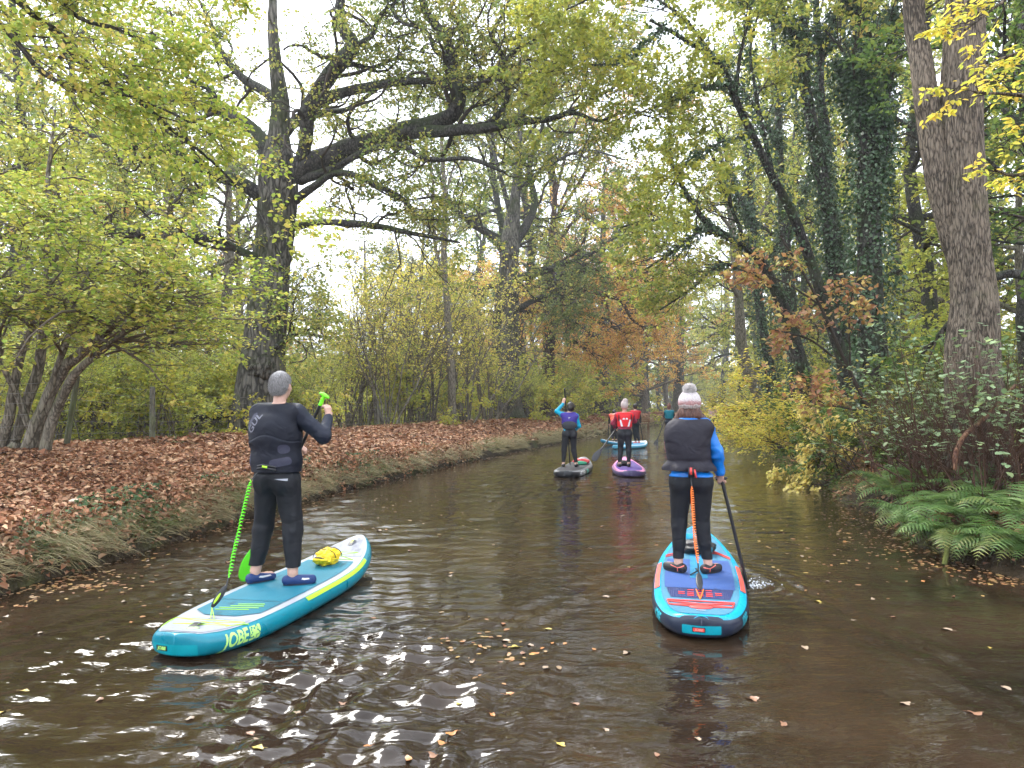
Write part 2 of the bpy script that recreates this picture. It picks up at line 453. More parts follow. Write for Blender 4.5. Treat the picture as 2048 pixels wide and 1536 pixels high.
# ================================================================ foliage tools
def leaves_geo(pos, ax, nm, L, W, kind='kite', fold=0.25, droop=0.0):
    """pos base (K,3), ax axis, nm face normal, L (K,), W (K,)"""
    ax = nrm(ax); sd_ = nrm(np.cross(ax, nm)); nm = np.cross(sd_, ax)
    L = np.broadcast_to(L, (len(pos),))[:, None]; W = np.broadcast_to(W, (len(pos),))[:, None]
    if kind == 'kite':
        v = np.stack([pos, pos + ax * L * .45 + sd_ * W * .5 + nm * W * fold, pos + ax * L - nm * L * droop, pos + ax * L * .45 - sd_ * W * .5 + nm * W * fold], 1)
        K = len(pos); f = np.arange(K * 4).reshape(K, 4)
        return v.reshape(-1, 3), [f]
    # oval: 6 vertices, two quads folded on the midrib
    b, t = pos, pos + ax * L - nm * L * droop
    v = np.stack([b, pos + ax * L * .28 + sd_ * W * .46 + nm * W * fold, pos + ax * L * .68 + sd_ * W * .40 + nm * W * fold * .7, t,
                  pos + ax * L * .68 - sd_ * W * .40 + nm * W * fold * .7, pos + ax * L * .28 - sd_ * W * .46 + nm * W * fold], 1)
    K = len(pos); i = (np.arange(K) * 6)[:, None]
    return v.reshape(-1, 3), [np.concatenate([i + np.array([[0, 1, 2, 3]]), i + np.array([[0, 3, 4, 5]])])]

def spawn(rs, Pp, R, c, t0, ang, L, rf, n, gn, up=0.0, flat=1.0, rmax=9, taper=0.35, t1=1.0):
    M, N, _ = Pp.shape
    t = rs.uniform(t0, t1, (M, c)); x = t * (N - 1); i0 = np.clip(x.astype(int), 0, N - 2); f = (x - i0)[..., None]
    m = np.arange(M)[:, None]
    pos = Pp[m, i0] * (1 - f) + Pp[m, i0 + 1] * f
    rad = (R[m, i0] * (1 - f[..., 0]) + R[m, i0 + 1] * f[..., 0])
    tan = nrm(Pp[m, i0 + 1] - Pp[m, i0])
    rv = rs.normal(size=tan.shape); perp = nrm(np.cross(tan, rv))
    a = rs.normal(ang, 0.25, (M, c))[..., None]
    d = np.cos(a) * tan + np.sin(a) * perp
    d[..., 2] *= flat; d = nrm(d)
    ln = L * (1.15 - 0.6 * t) * rs.uniform(0.6, 1.3, (M, c))
    r0 = np.minimum(rad * rf, rmax) * rs.uniform(.8, 1.1, (M, c))
    return walk(rs, pos.reshape(-1, 3), d.reshape(-1, 3), ln.ravel(), r0.ravel(), n, gn, up, taper)

def walk(rs, pos, d, ln, r0, n, gn, up=0.0, taper=0.35):
    K = len(pos); out = np.empty((K, n, 3)); out[:, 0] = pos; st = (ln / (n - 1))[:, None]
    p = pos.copy(); d = d.copy(); vel = np.zeros_like(d)
    for k in range(1, n):
        vel = vel * 0.4 + rs.normal(size=d.shape) * gn
        d = d + vel; d[:, 2] += up; d = nrm(d)
        p = p + d * st; out[:, k] = p
    R = r0[:, None] * np.linspace(1, taper, n)[None]
    return out, R

def twig_leaves(rs, Pt, per, L, W, spread=0.0, flatness=0.6, kind='kite', t0=0.1, fold=0.22, down=0.15):
    M, N, _ = Pt.shape
    t = rs.uniform(t0, 1, (M, per)); x = t * (N - 1); i0 = np.clip(x.astype(int), 0, N - 2); f = (x - i0)[..., None]
    m = np.arange(M)[:, None]
    pos = (Pt[m, i0] * (1 - f) + Pt[m, i0 + 1] * f).reshape(-1, 3)
    tan = nrm(Pt[m, i0 + 1] - Pt[m, i0]).reshape(-1, 3)
    K = len(pos)
    rv = rs.normal(size=(K, 3)); rv[:, 2] *= (1 - flatness)
    ax = nrm(tan * 0.5 + nrm(rv) * 0.9); ax[:, 2] -= down
    nm = rs.normal(size=(K, 3)) * (1 - flatness); nm[:, 2] += flatness * 1.2 + .05
    if spread: pos = pos + rs.normal(size=(K, 3)) * spread
    l = L * rs.uniform(.65, 1.25, K)
    return leaves_geo(pos, ax, nm, l, l * W / L, kind, fold)

def put(g, VF): g.add(VF[0], VF[1] if isinstance(VF[1], list) else [VF[1]])

def knobby(seed, amp=0.12, ridges=0, ramp_=0.0):
    def fn(Pt, a):
        x = Pt[..., None, 0] * 1.3 + np.cos(a) * 1.1; y = Pt[..., None, 1] * 1.3 + np.sin(a) * 1.1; z = Pt[..., None, 2] * 1.1 + seed
        r = 1 + amp * 2 * (vnoise(x, y, z) - 0.5) + amp * (vnoise(x * 3.1, y * 3.1, z * 2.2) - 0.5)
        if ridges:
            aa = a[None, None, :] + 0.5 * (vnoise(Pt[..., None, 2] * 1.5, seed, 0) - .5)
            r = r + ramp_ * np.abs(np.sin(aa * ridges / 2 + 2.5 * vnoise(Pt[..., None, 2] * 1.1 + a[None, None, :] * 1.5, seed)))
        return r
    return fn

def trunk_geo(g, ctrl, n=40, sides=20, flare=0.0, seed=0, amp=0.1, ridges=0, ramp_=0.0, base_z=None):
    """ctrl: (K,4) x y z r"""
    q = crom(ctrl, n)
    r = np.maximum(q[:, 3], 0.004).copy()
    if flare:
        h = np.linalg.norm(q[:, :3] - q[0, :3], axis=1)
        r *= 1 + flare * np.exp(-h / (ctrl[0][3] * 1.6))
    v, f = tubes(q[None, :, :3], r[None], sides, knobby(seed, amp, ridges, ramp_))
    g.add(v, [f])
    return q[:, :3], r

def world_ctrl(pts, d0=None):
    """list of (px, py, depth, width_px) -> (K,4) world"""
    return np.array([[*P(a, b, d), w * d / F / 2] for a, b, d, w in pts])

def set_leaf_origin(root, arr):
    a = np.asarray(arr, float).copy(); a[:, :3] -= np.array(root)
    return a

# ---------------------------------------------------------------- materials of the wood
M = {}
M['oak_bark'] = barkmat('oak_bark', (0.030, 0.027, 0.022), (0.17, 0.155, 0.13), (0.045, 0.055, 0.018), 0.55, (3.5, 3.5, 0.9), 0.9, 0.08)
M['limb_bark'] = barkmat('limb_bark', (0.014, 0.013, 0.012), (0.085, 0.078, 0.07), (0.04, 0.055, 0.018), 0.6, (6, 6, 3), 0.7, 0.04)
M['grey_bark'] = barkmat('grey_bark', (0.07, 0.06, 0.045), (0.26, 0.23, 0.18), (0.09, 0.10, 0.04), 0.3, (8, 8, 2), 0.4, 0.02)
M['brown_bark'] = barkmat('brown_bark', (0.045, 0.036, 0.027), (0.245, 0.198, 0.148), (0.12, 0.12, 0.06), 0.15, (13, 13, 2.4), 1.0, 0.035)
M['red_bark'] = barkmat('red_bark', (0.03, 0.018, 0.012), (0.13, 0.085, 0.06), (0.05, 0.05, 0.02), 0.25, (4, 4, 1.2), 0.7, 0.05)
M['twig'] = simple('twig_bark', (0.045, 0.035, 0.027), 0.8, 0.2)
M['pale_twig'] = simple('pale_twig_bark', (0.12, 0.095, 0.07), 0.8, 0.2)
M['red_twig'] = simple('reddish_twig_bark', (0.085, 0.045, 0.03), 0.75, 0.2)
G1, G2, G3 = (0.075, 0.13, 0.035), (0.16, 0.23, 0.05), (0.30, 0.36, 0.07)
Y1, Y2, Y3 = (0.50, 0.50, 0.08), (0.68, 0.57, 0.09), (0.76, 0.62, 0.17)
O1, O2, B1 = (0.70, 0.38, 0.11), (0.58, 0.27, 0.08), (0.40, 0.20, 0.09)
M['lf_oak'] = leafmat('oak_leaf', [(0.11, 0.18, 0.05), (0.18, 0.25, 0.055), (0.30, 0.33, 0.07), (0.50, 0.45, 0.10), (0.58, 0.42, 0.12)], 0.4, 0.35)
M['lf_lime'] = leafmat('lime_leaf', [(0.17, 0.28, 0.05), (0.28, 0.39, 0.06), (0.42, 0.47, 0.08), (0.60, 0.56, 0.11), (0.66, 0.47, 0.15)], 0.35, 0.5)
M['lf_yel'] = leafmat('yellow_leaf', [G3, Y1, Y1, Y2, Y3, (0.45, 0.28, 0.08)], 0.3, 0.5, 0.5)
M['lf_ygr'] = leafmat('yellow_green_leaf', [(0.20, 0.27, 0.06), G3, (0.44, 0.46, 0.09), Y1, Y2], 0.35, 0.4, 0.5)
M['lf_org'] = leafmat('orange_leaf', [(0.36, 0.36, 0.08), Y2, (0.74, 0.48, 0.12), O1, (0.76, 0.44, 0.13), O2, (0.50, 0.26, 0.11)], 0.3, 0.5, 0.45)
M['lf_grn'] = leafmat('green_leaf', [(0.055, 0.11, 0.03), (0.09, 0.16, 0.04), (0.16, 0.24, 0.05), G3], 0.35, 0.5)
M['lf_gry'] = leafmat('grey_green_leaf', [(0.09, 0.13, 0.06), (0.16, 0.20, 0.09), (0.24, 0.26, 0.12), (0.36, 0.30, 0.15)], 0.35, 0.4)
M['lf_ivy'] = leafmat('ivy_leaf', [(0.030, 0.065, 0.028), (0.05, 0.10, 0.04), (0.075, 0.135, 0.06), (0.12, 0.18, 0.09)], 0.2, 1.0, 0.15, 0.35, 0.5)
M['lf_hazel'] = leafmat('pale_leaf', [(0.13, 0.21, 0.09), (0.21, 0.30, 0.15), (0.28, 0.37, 0.19), (0.30, 0.36, 0.10)], 0.2, 1.0, 0.3, 0.45, 0.4)
M['lf_brn'] = leafmat('brown_leaf', [(0.55, 0.30, 0.10), (0.42, 0.19, 0.09), (0.36, 0.18, 0.11), (0.66, 0.50, 0.14), (0.30, 0.30, 0.08)], 0.2, 1.0, 0.35)

# ================================================================ generic tree
def grow_tree(root, rs, limbs, lv, leaf, bark, twigmat, crownmat, sides=(9, 5, 3), trunkg=None, limb_seed=0, crown_extra=None):
    """limbs: list of (pts, radii). lv: list of dict(c,t0,ang,L,rf,n,gn,up,flat). leaf: dict for twig_leaves."""
    tw = Geo(); last = None
    N = 14
    LP = np.stack([crom(np.column_stack([p, r]), N) for p, r in limbs])
    Pp, R = LP[..., :3], np.maximum(LP[..., 3], 0.01)
    allp = []
    for k, l in enumerate(lv):
        Pp, R = spawn(rs, Pp, R, **l)
        s = 5 if k == 0 else (4 if k == 1 else 3)
        if k < 2 or True:
            put(tw, tubes(Pp, R, s))
        allp.append((Pp, R))
    cr = Geo()
    put(cr, twig_leaves(rs, Pp, **leaf))
    if crown_extra:
        put(cr, twig_leaves(rs, allp[-2][0], **crown_extra))
    cr.build2('crown', [crownmat, twigmat], root, tw)

def generic_tree(name, H, R0, crown_r, crown_z0, seed, crownmat, barkm=None, spread=1.0, leafL=0.16, n_limb=9, dens=1.0, lean=0.0, gn=0.16, twm='twig', levels=(7, 6), per=9, droop=-0.01, flare=0.35):
    """a whole tree at the origin"""
    rs = np.random.RandomState(seed)
    root = empty(name)
    tg = Geo()
    wob = rs.normal(size=(5, 2)) * H * 0.018
    ctrl = np.array([[lean * H * t ** 1.4 + wob[i, 0] * (t > 0), wob[i, 1] * (t > 0), H * 0.92 * t - 0.3 * (t == 0), R0 * (1 - 0.8 * t)] for i, t in enumerate((0, .22, .45, .7, 1))])
    q, r = trunk_geo(tg, ctrl, 26, 12, flare, seed, 0.1)
    limbs = []
    for k in range(n_limb):
        t = crown_z0 + (0.93 - crown_z0) * (k + rs.uniform(0, .8)) / n_limb
        i = min(int(t * 25), 24)
        az = k * 2.4 + rs.uniform(-.5, .5)
        prof = math.sin(PI * min(1, 0.12 + 0.88 * (t - crown_z0) / (1 - crown_z0)) ** 0.75)
        ln = crown_r * (0.55 + 0.6 * prof) * rs.uniform(.8, 1.15)
        el = 0.15 + 0.75 * (t - crown_z0) / (1 - crown_z0) + rs.uniform(-.15, .2)
        d = np.array([[math.cos(az) * math.cos(el), math.sin(az) * math.cos(el), math.sin(el)]])
        pp, rr = walk(rs, q[i][None], d, np.array([ln]), np.array([r[i] * 0.6]), 9, gn, 0.02, 0.15)
        limbs.append((pp[0], rr[0]))
        pr, rr2 = tubes(pp, rr, 7)
        tg.add(pr, [rr2])
    limbs.append((q[15:], r[15:]))
    tg.build('trunk', barkm or M['grey_bark'], root)
    grow_tree(root, rs, limbs,
              [dict(c=levels[0], t0=.2, ang=.8, L=crown_r * .42, rf=.55, n=7, gn=gn, up=.0, flat=.75 * spread),
               dict(c=levels[1], t0=.15, ang=.8, L=crown_r * .2, rf=.55, n=5, gn=gn, up=droop, flat=.7, rmax=.03)],
              dict(per=int(per * dens), L=leafL, W=leafL * .62, spread=0.05, flatness=.5),
              None, M[twm], crownmat, crown_extra=dict(per=int(4 * dens), L=leafL, W=leafL * .62, spread=.08, flatness=.5, t0=.4))
    return root

def shrub(name, H, n_stem, seed, crownmat, spread=0.5, leafL=0.09, leafW=None, levels=(5, 4), per=6, twm='twig', stem_r=0.03, kind='kite', flat=.6, stemmat=None, up=0.03, gn=0.09, base=0.25, leaft0=.15):
    rs = np.random.RandomState(seed)
    root = empty(name)
    az = rs.uniform(0, 2 * PI, n_stem); el = rs.uniform(PI / 2 - spread * 1.3, PI / 2, n_stem)
    d = np.stack([np.cos(az) * np.cos(el), np.sin(az) * np.cos(el), np.sin(el)], 1)
    pos = np.stack([rs.normal(size=n_stem) * base, rs.normal(size=n_stem) * base, np.full(n_stem, -0.15)], 1)
    Pp, R = walk(rs, pos, d, H * rs.uniform(.65, 1.1, n_stem), stem_r * rs.uniform(.6, 1.2, n_stem), 10, gn, up, .2)
    g = Geo(); put(g, tubes(Pp, R, 6)); g.build('stems', stemmat or M[twm], root)
    g = Geo(); c = Geo()
    A, RA = spawn(rs, Pp, R, levels[0], .25, .6, H * .35, .55, 6, gn, 0.0, .8, rmax=.02)
    put(g, tubes(A, RA, 3))
    B, RB_ = spawn(rs, A, RA, levels[1], .2, .7, H * .16, .6, 4, gn, 0.0, .7, rmax=.008)
    put(g, tubes(B, RB_, 3))
    put(c, twig_leaves(rs, B, per, leafL, leafW or leafL * .65, .02, flat, kind, leaft0))
    c.build2('foliage', [crownmat, M[twm]], root, g)
    return root
M['lf_mid'] = leafmat('mid_green_leaf', [(0.11, 0.18, 0.05), (0.22, 0.29, 0.06), (0.38, 0.42, 0.09), (0.56, 0.52, 0.11), (0.64, 0.45, 0.14)], .35, .5)
# ================================================================ the great oak on the towpath side
def traced_tree(name, label, trunk, limbs, lv, leaf, seed, barkm, limbm, twigm, crownm, flare=.35, sides=26, n=60, amp=.09, ridges=0, rampv=0, extra=None, group=None, limb_sides=12, limb_gn=.10):
    tc = world_ctrl(trunk)
    bx, by = tc[0, 0], tc[0, 1]; bz = float(ground_z(bx, by))
    tc[0, 2] = bz - 0.3
    base = np.array([bx, by, bz])
    root = empty(name, base)
    tag(root, label, 'tree', group)
    tc = set_leaf_origin(base, tc)
    g = Geo(); q, r = trunk_geo(g, tc, n, sides, flare, seed, amp, ridges, rampv)
    g.build('trunk', barkm, root)
    rs = np.random.RandomState(seed)
    L = [(q[n * 2 // 3:], r[n * 2 // 3:])] if len(limbs) == 0 else []
    for lm in limbs:
        c = set_leaf_origin(base, world_ctrl(lm))
        nn = max(14, len(lm) * 6)
        qq = crom(c, nn)
        ln = np.linalg.norm(np.diff(qq[:, :3], axis=0), axis=1).sum()
        t = np.linspace(0, 1, nn)[:, None]
        jit = np.stack([vnoise(np.arange(nn) * .45 + seed * 3, k * 7.1 + len(L)) - .5 for k in range(3)], 1)
        qq[:, :3] += jit * limb_gn * ln * 0.12 * np.sin(t * PI)
        rr = np.maximum(qq[:, 3], 0.01)
        gg = Geo(); v, f = tubes(qq[None, :, :3], rr[None], limb_sides, knobby(seed + len(L), .13)); gg.add(v, [f])
        gg.build('limb', limbm, root)
        L.append((qq[:, :3], rr))
    grow_tree(root, rs, L, lv, leaf, None, twigm, crownm, crown_extra=extra)
    return root

D = 22.5
oak_limbs = [
    # the long limb to the right and its risers
    [(590, 345, D, 56), (660, 312, D - .3, 44), (760, 278, D - .8, 37), (860, 248, D - 1.2, 36), (905, 225, D - 1.5, 30), (918, 180, D - 1.7, 26), (905, 125, D - 1.8, 23), (890, 75, D - 2, 20), (850, 20, D - 2.1, 15), (835, -60, D - 2.2, 9)],
    [(800, 266, D - .9, 28), (880, 262, D - 1.5, 24), (960, 258, D - 2.2, 20), (1030, 245, D - 2.8, 16), (1100, 238, D - 3.2, 12), (1160, 212, D - 3.5, 8), (1230, 175, D - 3.8, 4)],
    [(915, 190, D - 1.7, 17), (975, 160, D - 2, 14), (1005, 120, D - 2.2, 12), (985, 70, D - 2.3, 10), (1010, 20, D - 2.4, 7), (1040, -50, D - 2.5, 4)],
    [(905, 120, D - 1.8, 14), (925, 60, D - 1.5, 12), (900, 20, D - 1.2, 9), (940, -40, D - 1, 5)],
    # limb below, running out to the right
    [(600, 360, D, 22), (660, 340, D - .6, 16), (740, 300, D - 1.4, 12), (800, 290, D - 2, 11), (850, 318, D - 2.4, 10), (940, 318, D - 3, 9), (1010, 345, D - 3.4, 6)],
    [(590, 400, D, 20), (625, 375, D - .5, 16), (680, 345, D - 1, 13), (760, 372, D - 1.6, 12), (810, 402, D - 2, 10), (840, 435, D - 2.2, 6), (900, 440, D - 2.4, 4)],
    [(580, 455, D - .2, 18), (640, 445, D - .8, 14), (740, 450, D - 1.6, 13), (830, 468, D - 2.2, 9), (920, 485, D - 2.6, 4)],
    # risers on the trunk
    [(600, 340, D - .1, 30), (612, 280, D - .6, 26), (618, 215, D - 1, 30), (660, 150, D - 1.4, 32), (704, 95, D - 1.6, 30), (690, 60, D - 1.5, 22), (680, 10, D - 1.4, 20), (700, -60, D - 1.2, 12)],
    [(625, 210, D - 1, 26), (700, 182, D - 1.3, 20), (790, 165, D - 1.6, 17), (880, 160, D - 1.8, 13), (960, 150, D - 1.9, 7), (1040, 130, D - 2, 4)],
    [(565, 270, D, 26), (600, 235, D + .5, 20), (660, 225, D + 1, 14), (700, 215, D + 1.4, 10), (760, 175, D + 1.7, 6)],
    [(960, 258, D - 2.2, 14), (1000, 225, D - 2.4, 12), (1016, 185, D - 2.5, 11), (1000, 140, D - 2.6, 9), (1030, 100, D - 2.7, 7), (1070, 82, D - 2.8, 5), (1110, 30, D - 3, 3)],
    [(1030, 245, D - 2.8, 11), (1062, 215, D - 3, 10), (1092, 200, D - 3.1, 9), (1076, 160, D - 3.2, 7), (1096, 128, D - 3.3, 6), (1132, 120, D - 3.4, 4), (1160, 75, D - 3.5, 3)],
    [(1100, 238, D - 3.2, 9), (1150, 226, D - 3.5, 8), (1198, 242, D - 3.8, 6), (1250, 224, D - 4, 5), (1310, 236, D - 4.2, 3)],
    [(905, 125, D - 1.8, 12), (872, 102, D - 2, 10), (852, 62, D - 2.1, 8), (800, 42, D - 2.2, 6), (768, -10, D - 2.3, 4)],
    [(704, 95, D - 1.6, 14), (742, 72, D - 1.8, 10), (760, 30, D - 2, 8), (805, -5, D - 2.1, 5)],
    [(660, 150, D - 1.4, 14), (700, 128, D - 1.2, 11), (742, 136, D - 1, 9), (792, 118, D - .8, 6), (850, 126, D - .6, 3)],
    [(440, 220, D + .6, 13), (420, 180, D + .5, 11), (372, 152, D + .4, 9), (352, 100, D + .3, 7), (300, 66, D + .2, 4)],
    # to the left
    [(545, 320, D, 40), (510, 265, D + .3, 32), (440, 220, D + .6, 24), (360, 200, D + .8, 19), (270, 165, D + 1, 14), (200, 120, D + 1.2, 8)],
    [(535, 400, D, 34), (480, 365, D - .4, 28), (420, 345, D - .8, 24), (340, 300, D - 1.2, 18), (240, 290, D - 1.6, 13), (130, 250, D - 2, 7)],
    [(555, 200, D, 26), (525, 180, D + .4, 20), (480, 150, D + .8, 16), (440, 100, D + 1, 12), (420, 40, D + 1.2, 8), (380, -30, D + 1.4, 4)],
    [(548, 515, D, 22), (500, 510, D - .5, 18), (430, 480, D - 1, 14), (330, 472, D - 2, 22), (250, 464, D - 2.6, 18), (215, 462, D - 2.9, 15)],
    # the long dead limb that sinks behind the fence
    [(500, 815, D + .6, 34), (430, 825, D + .9, 26), (350, 838, D + 1.2, 24), (250, 845, D + 1.6, 20), (170, 838, D + 2, 14), (90, 845, D + 2.4, 7)],
    [(545, 700, D - .3, 14), (590, 668, D - .6, 9), (640, 655, D - .8, 5)],
]
oak = traced_tree('oak_tree', 'massive old oak with furrowed grey trunk and long dark twisting limbs over the canal',
    [(520, 880, D, 108), (518, 820, D, 98), (524, 740, D, 86), (532, 640, D, 78), (540, 540, D, 74), (550, 460, D, 72), (556, 390, D, 76), (556, 330, D, 66), (558, 270, D, 42), (560, 200, D, 34), (550, 110, D, 24), (545, 30, D, 18), (550, -60, D, 12)],
    oak_limbs,
    [dict(c=8, t0=.2, ang=.85, L=2.9, rf=.45, n=10, gn=.33, up=.05, flat=.85, rmax=.085),
     dict(c=7, t0=.15, ang=.9, L=1.35, rf=.5, n=7, gn=.30, up=.02, flat=.8, rmax=.025),
     dict(c=5, t0=.2, ang=.8, L=.55, rf=.6, n=4, gn=.25, up=.0, flat=.7, rmax=.010)],
    dict(per=9, L=.105, W=.068, spread=.06, flatness=.45), 11, M['oak_bark'], M['limb_bark'], M['twig'], M['lf_oak'], ridges=26, rampv=.035, amp=.07, flare=.2, limb_gn=.05)
# burr on its trunk
g = Geo(); c = P(520, 735, D - .55) - np.array(oak.location)
g.ell(c, (.42, .28, .38), nu=30, nv=22, fn=lambda v: 1 + .35 * (vnoise(v[:, 0] * 4, v[:, 1] * 4, v[:, 2] * 4) - .5) * 2)
g.build('burr', M['oak_bark'], oak)

# second oak, ivy-dark, farther along
d2 = 47
traced_tree('oak_tree', 'dark upright oak behind the yellow hazel thicket, its limbs forking like a hand',
    [(1022, 848, d2, 50), (1020, 760, d2, 38), (1022, 640, d2, 34), (1018, 540, d2, 36), (1022, 470, d2, 36), (1030, 400, d2, 22), (1036, 330, d2, 16), (1040, 240, d2, 9), (1030, 120, d2, 5)],
    [[(1020, 500, d2, 24), (1055, 445, d2, 18), (1070, 400, d2, 14), (1060, 330, d2, 10), (1090, 240, d2 - 1, 6), (1110, 120, d2 - 1, 3)],
     [(1010, 500, d2, 20), (975, 470, d2 - .6, 14), (930, 435, d2 - 1.2, 12), (905, 410, d2 - 2, 9), (870, 330, d2 - 3, 5)],
     [(1020, 560, d2, 20), (1060, 550, d2 - 1, 16), (1110, 535, d2 - 1.6, 13), (1150, 520, d2 - 2, 9), (1200, 500, d2 - 3, 5)],
     [(1024, 625, d2, 14), (1060, 605, d2 - 1, 10), (1100, 590, d2 - 2, 8), (1150, 600, d2 - 3, 4)],
     [(1022, 430, d2, 12), (1000, 350, d2, 8), (985, 260, d2 + 1, 6), (1000, 150, d2 + 1, 3)],
     [(1030, 380, d2, 10), (1100, 330, d2 - 2, 7), (1170, 300, d2 - 4, 5), (1250, 320, d2 - 5, 3)],
     [(1036, 300, d2, 7), (1120, 180, d2 - 2, 5), (1200, 90, d2 - 4, 4), (1280, 40, d2 - 5, 2)], [(1038, 260, d2, 7), (1090, 120, d2 - 1, 5), (1150, -20, d2 - 2, 3)],
     [(1025, 330, d2, 9), (960, 280, d2 + 1, 6), (900, 220, d2 + 2, 4), (860, 150, d2 + 2, 3)]],
    [dict(c=10, t0=.2, ang=.8, L=4.6, rf=.5, n=8, gn=.22, up=.02, flat=.8, rmax=.09),
     dict(c=8, t0=.15, ang=.8, L=2.1, rf=.5, n=6, gn=.25, up=0, flat=.7, rmax=.04),
     dict(c=4, t0=.2, ang=.8, L=.9, rf=.6, n=4, gn=.2, up=0, flat=.6, rmax=.015)],
    dict(per=11, L=.17, W=.11, spread=.06, flatness=.5), 21, M['oak_bark'], M['limb_bark'], M['twig'],
    leafmat('oak_leaf_dusky', [(0.09, 0.15, 0.05), (0.16, 0.22, 0.06), (0.27, 0.31, 0.08), (0.46, 0.40, 0.11)], .4, .3), ridges=20, rampv=.04, amp=.1)
# third: reddish trunk, orange leaves
d3 = 56
traced_tree('oak_tree', 'orange-leaved oak with reddish brown trunk and several bare snaking limbs over the water',
    [(1096, 842, d3, 36), (1096, 770, d3, 28), (1098, 690, d3, 24), (1102, 600, d3, 24), (1100, 540, d3, 20), (1104, 470, d3, 14), (1110, 380, d3, 9), (1100, 280, d3, 5)],
    [[(1106, 560, d3, 14), (1130, 548, d3 - 1, 12), (1180, 540, d3 - 2, 11), (1215, 552, d3 - 3, 9), (1265, 555, d3 - 4, 6), (1320, 530, d3 - 5, 3)],
     [(1108, 580, d3, 12), (1150, 572, d3 - 1, 10), (1210, 590, d3 - 2.5, 9), (1240, 600, d3 - 3, 8), (1265, 640, d3 - 3.5, 5), (1300, 660, d3 - 4, 3)],
     [(1106, 605, d3, 10), (1145, 602, d3 - 1, 9), (1190, 640, d3 - 2, 6), (1240, 660, d3 - 3, 4)],
     [(1098, 585, d3, 12), (1060, 605, d3 - 1, 8), (1040, 620, d3 - 1.5, 5)],
     [(1106, 500, d3, 8), (1150, 440, d3 - 1, 6), (1200, 420, d3 - 2, 4), (1270, 430, d3 - 3, 2)],
     [(1105, 450, d3, 7), (1180, 330, d3 - 3, 5), (1260, 240, d3 - 5, 4), (1340, 200, d3 - 6, 2)], [(1108, 400, d3, 7), (1150, 250, d3 - 1, 5), (1210, 130, d3 - 2, 4), (1240, 0, d3 - 3, 2)],
     [(1104, 640, d3, 8), (1150, 680, d3 - 2, 5), (1200, 720, d3 - 3, 3)]],
    [dict(c=11, t0=.2, ang=.8, L=4.6, rf=.5, n=8, gn=.24, up=0, flat=.8, rmax=.09),
     dict(c=8, t0=.15, ang=.8, L=2.1, rf=.5, n=6, gn=.25, up=0, flat=.7, rmax=.04),
     dict(c=4, t0=.2, ang=.8, L=.9, rf=.6, n=4, gn=.2, up=0, flat=.6, rmax=.015)],
    dict(per=9, L=.18, W=.115, spread=.08, flatness=.5), 23, M['red_bark'], M['red_bark'], M['twig'], M['lf_org'], ridges=18, rampv=.04)
d4 = 75
for (px, dd, wd, seed, lab, cm, ll) in ((1205, 75, 30, 31, 'grey trunked oak with orange-brown low sprays, standing past the reddish trunk', 'lf_org', 1),
                               (1241, 90, 20, 33, 'slim grey oak with level lower bough, next beyond the grey trunk with orange sprays', 'lf_org', 1),
                               (1287, 106, 22, 35, 'stout pale trunk beside the small wooden bench', 'lf_mid', 1),
                               (1358, 118, 22, 37, 'broad dark trunk just behind the knitted hat of the near woman', 'lf_ygr', 1),
                               (1452, 150, 15, 39, 'leaning grey trunk at the far bend of the canal', 'lf_ygr', 1)):
    rs_ = np.random.RandomState(seed)
    s = 75 / dd
    lim = []
    for k in range(7):
        y0 = 640 + (815 - 640) * (1 - s) - k * 38 * s
        sg = 1 if k % 2 else -1
        w0 = wd * .5
        lim.append([(px, y0 + 40 * s, dd, w0), (px + sg * 30 * s, y0 + 22 * s, dd - 1, w0 * .7), (px + sg * 65 * s, y0 + rs_.uniform(-10, 25) * s, dd - 3 * rs_.uniform(-1, 1), w0 * .5), (px + sg * 115 * s, y0 + rs_.uniform(-30, 30) * s, dd - 3 * rs_.uniform(-1, 1), w0 * .25)])
    top = 815 - (815 - 330) * s
    lean = -14 if px == 1452 else 0
    traced_tree('oak_tree', lab, [(px + lean, 825, dd, wd * 1.25), (px + lean * .5, 780, dd, wd), (px, 700, dd, wd * .85), (px + 3, 640, dd, wd * .8), (px, 540, dd, wd * .5), (px + 4, top, dd, wd * .15)], lim,
        [dict(c=7, t0=.15, ang=.8, L=5, rf=.5, n=7, gn=.2, up=0, flat=.6, rmax=.1),
         dict(c=6, t0=.15, ang=.8, L=2.4, rf=.5, n=5, gn=.2, up=0, flat=.6, rmax=.04),
         dict(c=3, t0=.2, ang=.8, L=1.1, rf=.6, n=4, gn=.2, up=-.02, flat=.6, rmax=.015)],
        dict(per=10, L=.25, W=.16, spread=.1, flatness=.5), seed, M['oak_bark'], M['limb_bark'], M['twig'], M[cm], sides=16, n=30, limb_sides=8)

